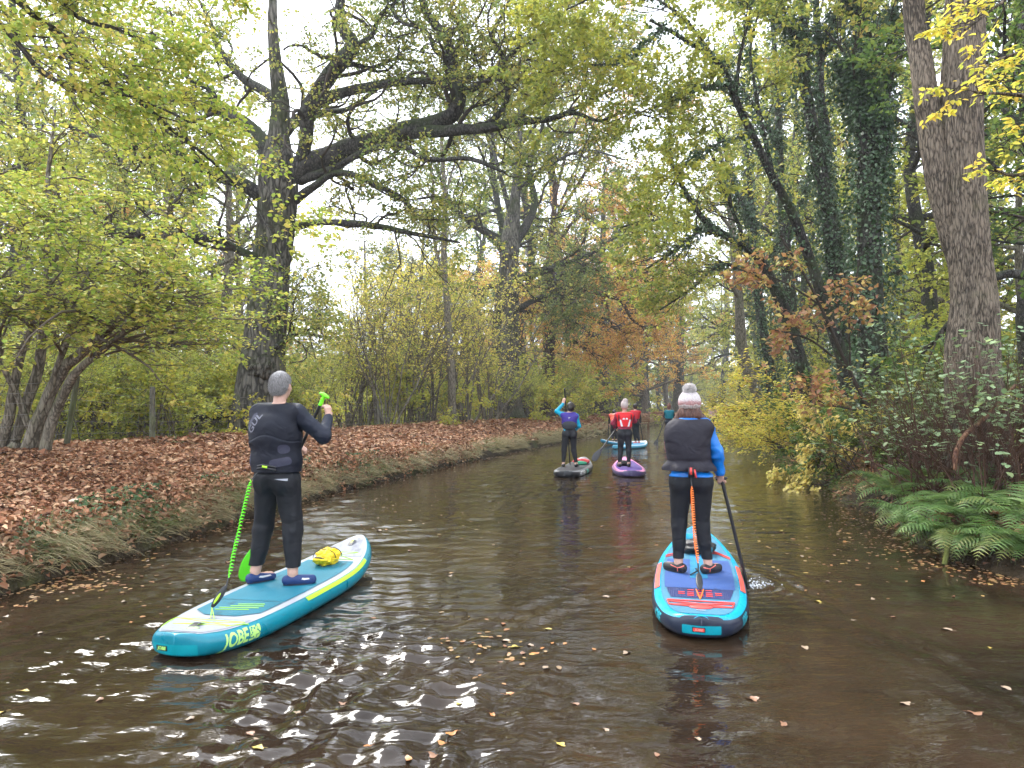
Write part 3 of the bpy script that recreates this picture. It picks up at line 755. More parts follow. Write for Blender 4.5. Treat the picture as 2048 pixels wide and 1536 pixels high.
# slim tree among the hazels
dS = 34
traced_tree('slender_tree', 'tall slender pale-stemmed tree rising straight out of the yellow hazel thicket',
    [(905, 862, dS, 17), (903, 760, dS, 15), (896, 640, dS, 14), (888, 520, dS, 12), (890, 400, dS, 10), (884, 300, dS, 7), (880, 200, dS, 4)],
    [[(890, 560, dS, 7), (868, 480, dS, 6), (866, 380, dS, 5), (850, 280, dS, 3)], [(888, 430, dS, 5), (850, 385, dS - 1, 4), (800, 350, dS - 2, 2)],
     [(888, 400, dS, 5), (905, 340, dS, 4), (930, 290, dS, 2)]],
    [dict(c=7, t0=.15, ang=.6, L=2.2, rf=.5, n=7, gn=.14, up=.03, flat=1, rmax=.04), dict(c=6, t0=.15, ang=.7, L=1.1, rf=.5, n=5, gn=.14, up=0, flat=.9, rmax=.02),
     dict(c=3, t0=.1, ang=.6, L=.6, rf=.6, n=4, gn=.12, up=0, flat=.8, rmax=.008)],
    dict(per=3, L=.12, W=.075, spread=.03, flatness=.4), 41, M['grey_bark'], M['grey_bark'], M['pale_twig'], M['lf_gry'], sides=12, n=40, flare=.1)

# ================================================================ many-stemmed tree, front left
dl = 12.8
mst = [
    [(50, 935, dl, 33), (78, 840, dl, 27), (115, 760, dl, 22), (180, 690, dl - .2, 19), (250, 630, dl - .5, 14), (310, 590, dl - .8, 11), (380, 600, dl - 1.2, 6)],
    [(85, 930, dl - .1, 24), (100, 850, dl - .2, 20), (145, 760, dl - .4, 17), (215, 690, dl - .6, 12), (290, 640, dl - 1, 9), (350, 560, dl - 1.3, 5)],
    [(10, 930, dl + .2, 24), (50, 820, dl + .2, 20), (80, 720, dl + .2, 19), (92, 600, dl + .2, 16), (100, 480, dl + .3, 12), (98, 360, dl + .3, 9), (110, 220, dl + .4, 4)],
    [(-10, 930, dl + .1, 23), (20, 820, dl, 20), (40, 720, dl - .1, 16), (70, 640, dl - .2, 12), (110, 540, dl - .3, 9), (125, 420, dl - .4, 6)],
    [(35, 930, dl - .1, 20), (90, 800, dl - .1, 14), (130, 690, dl - .2, 12), (150, 600, dl - .3, 9), (185, 540, dl - .4, 6), (250, 480, dl - .6, 4)],
    [(-45, 930, dl + .1, 24), (-20, 800, dl, 22), (0, 680, dl - .1, 14), (-20, 560, dl - .2, 10), (10, 420, dl - .3, 6)],
    [(60, 860, dl, 14), (30, 780, dl - .2, 12), (-20, 700, dl - .5, 9), (-80, 620, dl - .8, 5)],
]
traced_tree('lime_tree', 'many-stemmed tree with grey fanning stems and yellow-green leaves at the left edge of the path',
    [(20, 945, dl, 60), (22, 925, dl, 50), (26, 905, dl, 34), (34, 885, dl, 16)], mst,
    [dict(c=12, t0=.45, ang=.8, L=2.9, rf=.5, n=8, gn=.12, up=.0, flat=.5, rmax=.03),
     dict(c=8, t0=.15, ang=.75, L=.95, rf=.5, n=6, gn=.10, up=-.01, flat=.3, rmax=.012),
     dict(c=5, t0=.15, ang=.7, L=.42, rf=.6, n=4, gn=.10, up=-.02, flat=.4, rmax=.005)],
    dict(per=5, L=.082, W=.066, spread=.03, flatness=.8, kind='oval'), 51, M['grey_bark'], M['grey_bark'], M['pale_twig'], M['lf_lime'], flare=.05, amp=.06, sides=18, n=24)

# tree outside the picture on the left whose boughs sweep in from the top corner
do = 9.0
traced_tree('overhanging_tree', 'tree whose thin dark boughs sweep in from the top left corner over the path',
    [(-620, 1050, do, 70), (-600, 700, do, 60), (-520, 300, do, 50), (-420, 0, do, 40), (-330, -250, do, 26)],
    [[(-500, 210, do, 26), (-300, -40, do + .2, 22), (-120, -60, do + .4, 18), (30, 0, do + .6, 15), (120, 70, do + .8, 13), (190, 150, do + 1, 11), (260, 190, do + 1.1, 9), (350, 260, do + 1.3, 7), (430, 330, do + 1.4, 5), (520, 430, do + 1.5, 3), (570, 530, do + 1.5, 2)],
     [(-520, 300, do, 24), (-300, 60, do, 20), (-100, -20, do, 16), (0, 50, do + .1, 12), (80, 140, do + .3, 10), (170, 185, do + .5, 8), (235, 190, do + .6, 6), (330, 220, do + .8, 4), (440, 280, do + 1, 3)],
     [(-450, 50, do, 20), (-200, -80, do, 14), (60, -60, do + .5, 10), (150, 30, do + .7, 8), (240, 60, do + .9, 5), (340, 110, do + 1.2, 3)],
     [(-420, 0, do, 18), (-300, -200, do + .6, 14), (-60, -200, do + 1.2, 10), (200, -120, do + 1.8, 7), (420, -40, do + 2, 4)]],
    [dict(c=18, t0=.3, ang=.65, L=1.7, rf=.45, n=8, gn=.08, up=-.01, flat=.7, rmax=.012),
     dict(c=9, t0=.15, ang=.7, L=.8, rf=.5, n=6, gn=.09, up=-.02, flat=.5, rmax=.006),
     dict(c=4, t0=.15, ang=.7, L=.3, rf=.6, n=4, gn=.08, up=-.02, flat=.4, rmax=.003)],
    dict(per=5, L=.07, W=.053, spread=.03, flatness=.6, kind='oval'), 53, M['limb_bark'], M['limb_bark'], M['twig'], M['lf_lime'], flare=.1, sides=14, n=24)

# ================================================================ right bank
dr = 10.5
ash = traced_tree('ash_tree', 'big rough brown trunk at the right, forked low into two straight stems',
    [(1962, 960, dr, 132), (1955, 900, dr, 113), (1948, 800, dr, 99), (1945, 700, dr, 92), (1948, 600, dr, 81), (1938, 500, dr, 76), (1930, 380, dr, 74), (1922, 260, dr, 74), (1928, 120, dr, 72), (1930, 0, dr, 69), (1935, -200, dr, 63), (1930, -500, dr, 44), (1940, -900, dr, 18)],
    [[(1922, 540, dr + .1, 40), (1896, 450, dr + .1, 46), (1878, 350, dr + .1, 49), (1862, 250, dr + .1, 44), (1846, 150, dr + .1, 40), (1832, 50, dr + .2, 39), (1822, -80, dr + .2, 37), (1800, -300, dr + .3, 30), (1760, -700, dr + .4, 12)],
     [(1930, -250, dr, 19), (2020, -350, dr - .8, 14), (2150, -420, dr - 1.6, 9), (2300, -380, dr - 2, 5)],
     [(1930, -350, dr, 19), (1800, -420, dr - 1, 14), (1650, -420, dr - 2, 9), (1500, -350, dr - 2.6, 4)]],
    [dict(c=5, t0=.55, ang=.8, L=2, rf=.4, n=8, gn=.12, up=.02, flat=.8, rmax=.03), dict(c=5, t0=.15, ang=.8, L=1, rf=.5, n=6, gn=.12, up=0, flat=.6, rmax=.01),
     dict(c=3, t0=.15, ang=.7, L=.4, rf=.6, n=4, gn=.1, up=0, flat=.5, rmax=.005)],
    dict(per=6, L=.1, W=.06, spread=.01, flatness=.6), 61, M['brown_bark'], M['brown_bark'], M['twig'], M['lf_ygr'], ridges=34, rampv=.055, amp=.05, sides=72, n=150, flare=.15, limb_sides=40, limb_gn=.015)

def ivy_tree(name, label, trunk, limbs, seed, ivyn, leafL=.11, ivy_r=1.25, top_t=1.0, crownm='lf_grn', lv_L=2.6, per=9, bark='limb_bark', ivym='lf_ivy', c=7):
    root = traced_tree(name, label, trunk, limbs,
        [dict(c=int(c * 1.3), t0=.25, ang=.8, L=lv_L, rf=.45, n=8, gn=.15, up=.02, flat=.8, rmax=.04), dict(c=6, t0=.15, ang=.8, L=lv_L * .45, rf=.5, n=6, gn=.16, up=0, flat=.7, rmax=.015),
         dict(c=4, t0=.15, ang=.7, L=lv_L * .2, rf=.6, n=4, gn=.12, up=0, flat=.6, rmax=.006)],
        dict(per=per, L=.12, W=.078, spread=.03, flatness=.5), seed, M[bark], M[bark], M['twig'], M[crownm], sides=16, n=50)
    if ivyn:
        rs = np.random.RandomState(seed + 1)
        tc = world_ctrl(trunk); tc[:, :3] -= np.array(root.location); tc[0, 2] = 0
        curves = [(crom(tc, 120), 1.0)]
        for lm in limbs:
            l = world_ctrl(lm); l[:, :3] -= np.array(root.location); curves.append((crom(l, 60), .35))
        g = Geo(); st = Geo()
        for q, sh in curves:
            K = int(ivyn * sh)
            t = rs.uniform(0, top_t if sh == 1 else .7, K); i = (t * (len(q) - 1)).astype(int)
            az = rs.uniform(0, 2 * PI, K)
            z = q[i, 2]
            fat = .25 + 1.5 * np.clip(vnoise(z * .55 + seed, np.cos(az) * 1.3, np.sin(az) * 1.3) - .25, 0, 1) ** 1.2
            r = q[i, 3] + .03 + rs.uniform(0, 1, K) ** .7 * .34 * ivy_r * fat * (1.25 - .5 * t)
            out = np.stack([np.cos(az), np.sin(az), np.zeros(K)], 1)
            pos = q[i, :3] + out * r[:, None]
            ax = out * .4 + rs.normal(size=(K, 3)) * .5; ax[:, 2] -= .5
            nm = out * .8 + rs.normal(size=(K, 3)) * .75; nm[:, 2] += .35
            l = leafL * rs.uniform(.4, 1.15, K)
            put(g, leaves_geo(pos + rs.normal(size=(K, 3)) * .03, ax, nm, l, l * .8, 'kite', .15))
        g.build('ivy', M[ivym], root, smooth=False)
    return root
ivy_tree('ivy_tree', 'thick upright trunk wrapped in dark ivy, left of the big rough brown trunk',
    [(1755, 880, 17.5, 70), (1752, 780, 17.5, 56), (1742, 640, 17.5, 50), (1738, 480, 17.5, 46), (1736, 320, 17.5, 42), (1728, 160, 17.5, 38), (1722, 0, 17.5, 34), (1720, -200, 17.5, 24), (1720, -420, 17.5, 8)],
    [[(1742, 420, 17.5, 20), (1765, 300, 17.4, 18), (1772, 160, 17.4, 15), (1790, 0, 17.4, 12), (1800, -180, 17.4, 6)],
     [(1736, 260, 17.5, 14), (1712, 180, 17.3, 10), (1690, 110, 17, 7), (1650, 60, 16.8, 4)],
     [(1722, 20, 17.5, 16), (1660, -60, 17, 10), (1560, -100, 16, 5)], [(1722, -60, 17.5, 16), (1800, -140, 17, 10), (1900, -180, 16, 5)]],
    71, 10000, ivy_r=1.25, top_t=.85, crownm='lf_mid', c=5)
ivy_tree('ivy_tree', 'paired slim ivy-covered trunks rising side by side, middle of the right bank',
    [(1706, 850, 21.5, 56), (1698, 740, 21.5, 46), (1680, 600, 21.5, 34), (1668, 480, 21.5, 28), (1648, 380, 21.5, 26), (1630, 280, 21.5, 24), (1610, 160, 21.5, 22), (1606, 20, 21.5, 20), (1600, -160, 21.5, 12)],
    [[(1690, 660, 21.5, 30), (1664, 520, 21.6, 26), (1654, 400, 21.7, 22), (1646, 260, 21.8, 20), (1638, 120, 21.8, 16), (1630, -60, 21.8, 10)],
     [(1608, 100, 21.5, 12), (1560, 30, 21, 8), (1500, -40, 20, 5)], [(1640, 100, 21.5, 12), (1690, 0, 21, 8), (1720, -80, 20, 5)]],
    73, 7000, ivy_r=.9, top_t=.9, crownm='lf_mid', c=5)
ivy_tree('leaning_tree', 'bare-barked trunk leaning far left over the canal with torn split bark',
    [(1712, 850, 20.5, 36), (1690, 740, 20.3, 28), (1640, 580, 20, 22), (1590, 440, 19.7, 19), (1540, 345, 19.4, 16), (1510, 280, 19.2, 15), (1478, 215, 19, 14), (1440, 130, 18.6, 12), (1370, 80, 18.2, 9), (1300, 40, 17.8, 5)],
    [[(1470, 205, 19, 9), (1478, 120, 18.9, 8), (1500, 20, 18.8, 5), (1490, -80, 18.7, 3)], [(1460, 170, 18.9, 8), (1390, 175, 18, 5), (1300, 220, 17, 3)],
     [(1545, 350, 19.4, 9), (1520, 220, 19.8, 8), (1500, 110, 20, 6), (1530, -20, 20.4, 4)],
     [(1500, 265, 19.2, 7), (1430, 290, 18.4, 5), (1370, 330, 17.8, 4), (1330, 400, 17.4, 3)],
     [(1440, 130, 18.6, 8), (1350, 20, 17.6, 6), (1240, -20, 16.8, 5), (1130, 20, 16, 3)], [(1490, 0, 18.8, 7), (1400, -60, 17.4, 6), (1280, -110, 16, 5), (1120, -60, 15, 3)], [(1330, 50, 18, 5), (1270, 100, 17.4, 4), (1190, 130, 16.8, 3), (1120, 110, 16.4, 3)]],
    75, 1200, ivy_r=.5, crownm='lf_ygr', lv_L=2.2, per=11, bark='limb_bark', c=8)
ivy_tree('leaning_tree', 'slender dark tree curving over the water, its fan of drooping twigs beside the leaning trunk',
    [(1640, 850, 24, 36), (1610, 760, 24, 30), (1575, 640, 24, 26), (1520, 520, 23.6, 18), (1450, 470, 23, 14), (1400, 430, 22.5, 11), (1345, 330, 22, 8), (1340, 260, 21.6, 5)],
    [[(1455, 472, 23, 10), (1390, 455, 22.2, 8), (1300, 440, 21.4, 6), (1240, 455, 20.8, 4)], [(1575, 600, 24, 12), (1500, 545, 23.6, 9), (1440, 530, 23, 7), (1380, 580, 22.4, 5), (1320, 620, 22, 3)],
     [(1420, 445, 22.6, 8), (1350, 500, 22, 6), (1290, 540, 21.4, 4)], [(1500, 510, 23.5, 9), (1450, 380, 23.2, 7), (1420, 300, 23, 5)]],
    77, 1200, ivy_r=.6, crownm='lf_mid', lv_L=2.3, per=8, c=9)
ivy_tree('curved_tree', 'smooth grey trunk bowing left over the water, beyond the leaning ivy trees',
    [(1535, 840, 40, 24), (1515, 790, 40, 22), (1495, 740, 40, 21), (1482, 670, 40, 20), (1478, 600, 40, 18), (1470, 520, 40, 16), (1460, 420, 40, 12), (1440, 300, 39.5, 7), (1420, 200, 39, 3)],
    [[(1480, 600, 40, 10), (1440, 540, 39, 7), (1400, 560, 38, 5), (1350, 610, 37, 3)], [(1470, 520, 40, 9), (1520, 430, 40, 6), (1560, 350, 40, 4)], [(1465, 460, 40, 8), (1400, 380, 39, 6), (1350, 330, 38, 3)]],
    79, 0, crownm='lf_ygr', lv_L=3.4, per=10, bark='grey_bark', c=8)
ivy_tree('ivy_tree', 'slim trunk sleeved in ivy just right of the curved grey trunk',
    [(1548, 830, 36, 26), (1540, 740, 36, 20), (1520, 620, 36, 18), (1510, 500, 36, 14), (1500, 380, 36, 10), (1490, 240, 36, 5)],
    [[(1515, 560, 36, 8), (1560, 470, 36, 6), (1580, 380, 36, 4)], [(1505, 450, 36, 8), (1460, 350, 35, 6), (1440, 240, 34, 3)]],
    81, 5000, ivy_r=1.4, leafL=.15, crownm='lf_mid', lv_L=3)
ivy_tree('alder_tree', 'dark straight trunk standing behind the leaning bare-barked trunk',
    [(1600, 840, 29, 34), (1590, 740, 29, 27), (1580, 600, 29, 24), (1570, 480, 29, 22), (1560, 350, 29, 18), (1555, 200, 29, 13), (1545, 40, 29, 8)],
    [[(1570, 480, 29, 12), (1610, 380, 29, 9), (1650, 260, 29, 6)], [(1560, 300, 29, 10), (1500, 200, 28.5, 7), (1440, 120, 28, 4)], [(1556, 220, 29, 10), (1620, 100, 29.5, 7), (1650, -20, 30, 4)]],
    83, 4000, ivy_r=.9, crownm='lf_mid', lv_L=3)
# small brown-leaved sapling before the ivy trees
ivy_tree('sapling', 'sapling with large brown and orange leaves in front of the ivy-clad trunks',
    [(1790, 960, 14.5, 12), (1740, 830, 14.3, 9), (1680, 700, 14, 7), (1620, 570, 13.8, 5), (1560, 470, 13.6, 3)],
    [[(1700, 740, 14.1, 5), (1620, 680, 13.8, 4), (1550, 660, 13.5, 2)], [(1640, 610, 13.9, 4), (1560, 560, 13.6, 3), (1490, 540, 13.4, 2)], [(1700, 730, 14, 4), (1700, 620, 13.8, 3), (1720, 520, 13.6, 2)], [(1730, 820, 14.2, 4), (1660, 810, 13.8, 3), (1600, 780, 13.6, 2)]],
    85, 0, crownm='lf_brn', lv_L=.9, per=2, bark='twig', c=6)
# yellow leaves hanging in at the top right from a tree beyond the frame
traced_tree('elm_tree', 'tree with sprays of clear yellow leaves hanging in at the top right corner',
    [(2560, 1050, 6.4, 120), (2500, 600, 6.4, 100), (2460, 100, 6.4, 86), (2440, -400, 6.4, 60)],
    [[(2480, 420, 6.4, 26), (2300, 250, 6.3, 20), (2120, 200, 6.2, 13), (2030, 190, 6.1, 8), (1950, 185, 6, 3)],
     [(2460, 100, 6.4, 26), (2300, -50, 6.3, 20), (2150, -60, 6.2, 13), (2040, -20, 6.1, 8), (1930, 60, 6, 3)],
     [(2480, 420, 6.4, 26), (2300, 330, 6.3, 20), (2120, 330, 6.2, 12), (2030, 350, 6.1, 7), (1990, 340, 6, 3)],
     [(2470, 300, 6.4, 22), (2280, 120, 6.6, 14), (2120, 90, 6.8, 9), (2020, 110, 6.9, 5), (1960, 140, 7, 2)]],
    [dict(c=6, t0=.6, ang=.6, L=.6, rf=.45, n=8, gn=.07, up=-.02, flat=.6, rmax=.010), dict(c=6, t0=.25, ang=.6, L=.32, rf=.5, n=5, gn=.07, up=-.03, flat=.5, rmax=.003)],
    dict(per=7, L=.066, W=.030, spread=.003, flatness=.7, kind='oval', down=.25), 87, M['brown_bark'], M['brown_bark'], M['twig'],
    leafmat('elm_leaf', [(0.42, 0.50, 0.08), (0.66, 0.62, 0.09), (0.80, 0.66, 0.10), (0.72, 0.48, 0.12)], .2, 1, .5), flare=.1, sides=20, n=30)
# ================================================================ background wood
def place(o, x, y, s=1, rz=0, label=None, group=None, cat='tree', dz=0):
    o.location = (x, y, float(ground_z(x, y)) + dz); o.scale = (s, s, s * 1.0); o.rotation_euler = (0, 0, rz)
    tag(o, label, cat, group)
    return o
rsB = np.random.RandomState(99)
protos = {
 'yel': generic_tree('field_maple', 10, .17, 3.6, .16, 201, M['lf_yel'], M['grey_bark'], leafL=.17, n_limb=11, per=9, twm='pale_twig'),
 'ygr': generic_tree('lime_tree', 13, .24, 4.4, .14, 202, M['lf_ygr'], M['grey_bark'], leafL=.19, n_limb=12, per=9),
 'grn': generic_tree('sycamore_tree', 17, .34, 5.2, .18, 203, M['lf_grn'], M['limb_bark'], leafL=.22, n_limb=13, per=9),
 'gry': generic_tree('willow_tree', 15, .3, 4.8, .2, 204, M['lf_gry'], M['grey_bark'], leafL=.2, n_limb=12, per=6),
 'org': generic_tree('beech_tree', 13, .28, 5.0, .16, 205, M['lf_org'], M['grey_bark'], leafL=.2, n_limb=12, per=9, spread=.7),
 'talg': generic_tree('tall_tree', 24, .34, 5.2, .25, 206, M['lf_mid'], M['limb_bark'], leafL=.22, n_limb=15, per=9),
}
# young tree kinds used low down behind the fence
hz = shrub('hazel', 7.6, 12, 301, M['lf_yel'], spread=.30, leafL=.11, leafW=.08, levels=(8, 6), per=5, twm='pale_twig', stem_r=.045, stemmat=M['grey_bark'], flat=.55, up=.02)
hz2 = shrub('hazel', 5.0, 11, 302, M['lf_ygr'], spread=.6, leafL=.10, leafW=.075, levels=(8, 6), per=6, twm='pale_twig', stem_r=.032, stemmat=M['grey_bark'], up=.0)
def use(kind, x, y, s, label, group, first={}):
    o = protos[kind]
    if kind in first: o = copy_tree(o)
    first[kind] = 1
    return place(o, x, y, s, rsB.uniform(0, 6.28), label, group)
spec = []
# left meadow edge and wood beyond (px, depth, scale, kind)
for px, d, s, k in ((40, 24, .8, 'ygr'), (-150, 20, .9, 'ygr'), (190, 27, .72, 'yel'), (330, 31, .78, 'yel'), (120, 36, 1.0, 'org'), (420, 38, .8, 'yel'), (-60, 34, 1.1, 'ygr'), (240, 44, 1.1, 'ygr'),
                   (370, 52, 1.15, 'gry'), (470, 56, 1.05, 'org'), (60, 52, 1.25, 'grn'), (180, 66, 1.25, 'org'), (-200, 50, 1.2, 'grn'), (-120, 75, 1.4, 'ygr'), (330, 80, 1.3, 'gry'),
                   (640, 62, .6, 'yel'), (735, 66, 1.15, 'gry'), (840, 52, 1.0, 'gry'), (800, 88, 1.5, 'gry'), (590, 84, 1.2, 'gry'), (330, 30, 1.15, 'ygr'), (230, 26, 1.0, 'ygr'), (430, 34, 1.1, 'gry'), (470, 44, 1.35, 'ygr'), (720, 70, .7, 'gry'), (580, 72, .6, 'ygr'), (800, 74, 1.1, 'gry'), (860, 60, 1.05, 'ygr'), (760, 95, .9, 'grn'), (690, 110, .9, 'org'), (620, 105, .8, 'gry'), (540, 90, 1.1, 'gry'), (1290, 92, 1.3, 'org'), (1235, 82, 1.15, 'org'), (1335, 108, 1.5, 'org'), (20, 30, 1.0, 'talg'), (150, 42, 1.15, 'talg'), (300, 58, 1.25, 'talg'), (-120, 38, 1.1, 'talg'), (90, 80, 1.7, 'talg'), (420, 66, 1.0, 'org'), (480, 84, 1.2, 'ygr'), (240, 90, 1.6, 'talg'), (1000, 52, 1.2, 'talg'), (1050, 60, 1.35, 'talg'), (1110, 78, 1.55, 'talg'), (1180, 92, 1.6, 'org'), (1230, 125, 1.9, 'talg'), (1290, 140, 2.1, 'talg'), (960, 90, 1.5, 'talg'),
                   (930, 66, 1.05, 'org'), (960, 78, 1.3, 'grn'), (900, 100, 1.5, 'gry'), (1040, 82, 1.2, 'org'), (1000, 110, 1.6, 'ygr'), (1060, 120, 1.5, 'grn'), (1120, 100, 1.4, 'ygr'), (1150, 125, 1.5, 'gry'), (1175, 104, 1.2, 'grn'),
                   (1065, 62, .9, 'org'), (1150, 80, 1.15, 'org'), (1220, 120, 1.4, 'grn'), (1265, 135, 1.4, 'grn'), (1320, 150, 1.5, 'grn'), (1380, 170, 1.5, 'ygr'), (1425, 190, 1.4, 'yel'), (1340, 190, 1.9, 'ygr'), (1400, 210, 2.0, 'gry')):
    spec.append((px, d, s, k, 'left'))
for px, d, s, k in ((1475, 175, 1.3, 'yel'), (1500, 140, 1.2, 'ygr'), (1530, 100, 1.1, 'ygr'), (1490, 112, .9, 'yel'), (1560, 76, 1.1, 'ygr'), (1600, 60, 1.0, 'yel'), (1560, 90, 1.5, 'ygr'), (1640, 52, .9, 'ygr'), (1620, 70, 1.5, 'gry'), (1700, 44, 1.0, 'ygr'),
                   (1680, 56, .95, 'talg'), (1760, 38, .9, 'ygr'), (1800, 30, .8, 'ygr'), (1840, 44, 1.0, 'talg'), (1900, 34, .9, 'ygr'), (1960, 26, .8, 'ygr'), (2050, 22, .8, 'ygr'), (2120, 30, 1.0, 'talg'), (2000, 44, 1.1, 'grn'), (1880, 58, 1.3, 'gry'), (2200, 18, .8, 'grn'),
                   (1740, 70, 1.2, 'talg'), (1600, 46, .85, 'talg'), (1550, 62, 1.45, 'talg'), (1585, 52, 1.25, 'talg'), (1640, 60, 1.4, 'talg'), (1510, 84, 1.6, 'talg'), (1850, 26, .9, 'talg'), (2080, 24, .8, 'talg'), (1480, 110, 1.7, 'talg'), (1780, 46, 1.2, 'talg'), (2080, 13.5, .6, 'grn'), (1450, 140, 1.2, 'talg'), (1420, 200, 1.4, 'talg')):
    spec.append((px, d, s, k, 'right'))
for k_, (px, d) in enumerate([(p_, 175 + 35 * ((p_ // 90) % 3)) for p_ in range(-100, 2150, 90)]):
    spec.append((px, d if px < 1300 or px > 1560 else 240, 1.7 + .25 * (k_ % 3), ('ygr', 'grn', 'org', 'yel', 'gry')[k_ % 5], 'left' if px < 1440 else 'right'))
names = {'yel': 'yellow field maple', 'ygr': 'yellow-green lime', 'grn': 'dark green sycamore', 'gry': 'thin grey-green willow', 'org': 'orange-brown beech', 'talg': 'tall green tree'}
for px, d, s, k, side in spec:
    x = (px - 1024) / F * d
    if side == 'left': lab = names[k] + ' in the background wood beyond the towpath fence'; gp = names[k] + 's beyond the towpath'
    else: lab = names[k] + ' in the background wood on the right bank'; gp = names[k] + 's on the right bank'
    use(k, x, d, s, lab, gp)

# hazel thicket behind the fence, left and middle
fst = [0, 0]
for i, (px, d, s, v) in enumerate(((700, 33, 1, 0), (770, 31, .95, 0), (820, 34.5, 1.1, 0), (860, 36, 1.15, 0), (930, 37, 1.1, 0), (975, 41, 1.0, 0), (640, 30, .8, 1), (610, 27, .75, 1), (730, 36, 1.2, 1), (1000, 44, .9, 1), (900, 40, 1.2, 0), (1060, 50, .8, 1), (1130, 62, .9, 0), (1165, 68, .9, 1), (1240, 100, 1.1, 0),
        (210, 19.5, .72, 1), (330, 22, .75, 1), (420, 25, .8, 1), (120, 18, .7, 1), (-60, 15.5, .8, 1), (270, 27, .9, 1), (560, 28, .7, 1), (30, 22, .9, 1))):
    o = (hz, hz2)[v]
    if fst[v]: o = copy_tree(o)
    fst[v] = 1
    lab = ('upright grey-stemmed hazel with sparse yellow leaves in the thicket behind the fence', 'bushy yellow-green hazel low behind the fence')[v]
    place(o, (px - 1024) / F * d, d, s, rsB.uniform(0, 6.28), lab, ('hazel thicket behind the fence', 'bushy hazels behind the fence')[v], 'shrub')

# low thicket filling the wood edge
th_ = shrub('thicket_bush', 3.2, 16, 303, leafmat('thicket_leaf', [G2, G3, (0.42, 0.46, 0.08), Y1, Y2, (0.5, 0.36, 0.12)], .45, .5, .5), spread=1.0, leafL=.13, leafW=.095, levels=(9, 6), per=6, twm='pale_twig', stem_r=.025, up=-.01, base=.5)
rs = np.random.RandomState(17); first = True
pl_ = [(px + rs.uniform(-20, 20), d * rs.uniform(.93, 1.07), s) for d, s, step in ((19, .75, 130), (26, .85, 95), (36, 1.1, 75), (50, 1.5, 62), (72, 2.0, 58), (110, 2.8, 55)) for px in np.arange(-60, 1400, step)]
pl_ += [(px, d, s) for px, d, s in ((1405, 150, 3), (1440, 175, 3.4), (1380, 185, 3.6), (1470, 190, 3.6), (1350, 200, 4.2), (1420, 230, 5), (1500, 200, 4), (1300, 190, 4), (1250, 170, 3.5), (1520, 125, 2.4), (1560, 95, 2), (1545, 70, 1.4), (1600, 60, 1.4), (1660, 48, 1.3), (1720, 36, 1.2), (1780, 28, 1.1), (1850, 24, 1.0), (1930, 20, .9), (2020, 16, .8), (2100, 20, 1), (1980, 30, 1.4), (1880, 40, 1.6), (1620, 80, 2))]
for px, d, s in pl_:
    x = (px - 1024) / F * d
    if 560 < px < 1060 and d < 48 and rs.rand() < .8: continue
    if px < 1420 and x > float(xL(d)) - 5.6 * max(1, d / 60): continue
    o = th_ if first else copy_tree(th_); first = False
    side = px > 1460
    place(o, x, d, s, rs.uniform(0, 6.28), 'dense low yellow-green bush filling the wood edge ' + ('on the right bank' if side else 'beyond the towpath'), 'low bushes ' + ('on the right bank' if side else 'beyond the towpath'), 'shrub')
# ---- right bank shrubs
yb = shrub('beech_shrub', 3.0, 9, 311, leafmat('yellow_spray_leaf', [(0.34, 0.36, 0.06), Y1, Y2, Y2, O1], .25, 1, .5), spread=.95, leafL=.10, leafW=.07, levels=(9, 7), per=5, twm='twig', stem_r=.022, flat=.85, up=-.03, gn=.07)
for i, (px, d, s, rz) in enumerate(((1580, 24, 1.0, 0), (1630, 20.5, .9, 1), (1560, 30, 1.1, 2), (1520, 38, 1.1, 3), (1505, 46, 1.2, 4), (1690, 18.5, .75, 5), (1500, 58, 1.3, 1.5), (1490, 74, 1.4, 2.5), (1600, 28, 1.3, 3.6), (1650, 24, 1.3, 4.4), (1545, 44, 1.6, .5), (1480, 96, 1.8, .3))):
    o = yb if i == 0 else copy_tree(yb)
    place(o, (px - 1024) / F * d, d, s, rz, 'yellow-leaved layered shrub reaching over the water from the right bank', 'yellow shrubs along the right bank', 'shrub')
low = shrub('low_beech_shrub', 1.5, 10, 312, leafmat('bright_spray_leaf', [Y1, Y3, (0.66, 0.56, 0.16), (0.62, 0.42, 0.12)], .2, 1, .5), spread=1.15, leafL=.085, leafW=.065, levels=(8, 6), per=6, stem_r=.015, flat=.85, up=-.07, gn=.05, kind='oval')
x_, y_ = P(1605, 930, 17.0)[:2]
low.location = (6.75, 15.4, .42); low.rotation_euler = (0, -.85, 0); tag(low, 'bright pale yellow spray hanging just above the water at the edge of the right bank', 'shrub')
dk = shrub('bramble_bush', 1.5, 14, 313, M['lf_grn'], spread=1.0, leafL=.085, leafW=.06, levels=(7, 5), per=5, stem_r=.012, flat=.6, up=-.02)
for i, (px, d, s) in enumerate(((1700, 16, 1), (1760, 14.5, 1.0), (1820, 13, .9), (1740, 18, 1.2), (1660, 19, .9), (1880, 12.4, .8), (2080, 10.5, 1.0), (1800, 16, 1.3), (2000, 13, 1.2), (1560, 34, 1.2), (1600, 32, 1.5), (1720, 22, 1.6), (1650, 28, 1.6), (1900, 17, 1.6), (2040, 16, 1.8), (1540, 56, 2.0))):
    o = dk if i == 0 else copy_tree(dk)
    place(o, (px - 1024) / F * d, d, s, i * 1.3, 'dark green bramble bush in the undergrowth of the right bank', 'brambles on the right bank', 'shrub')
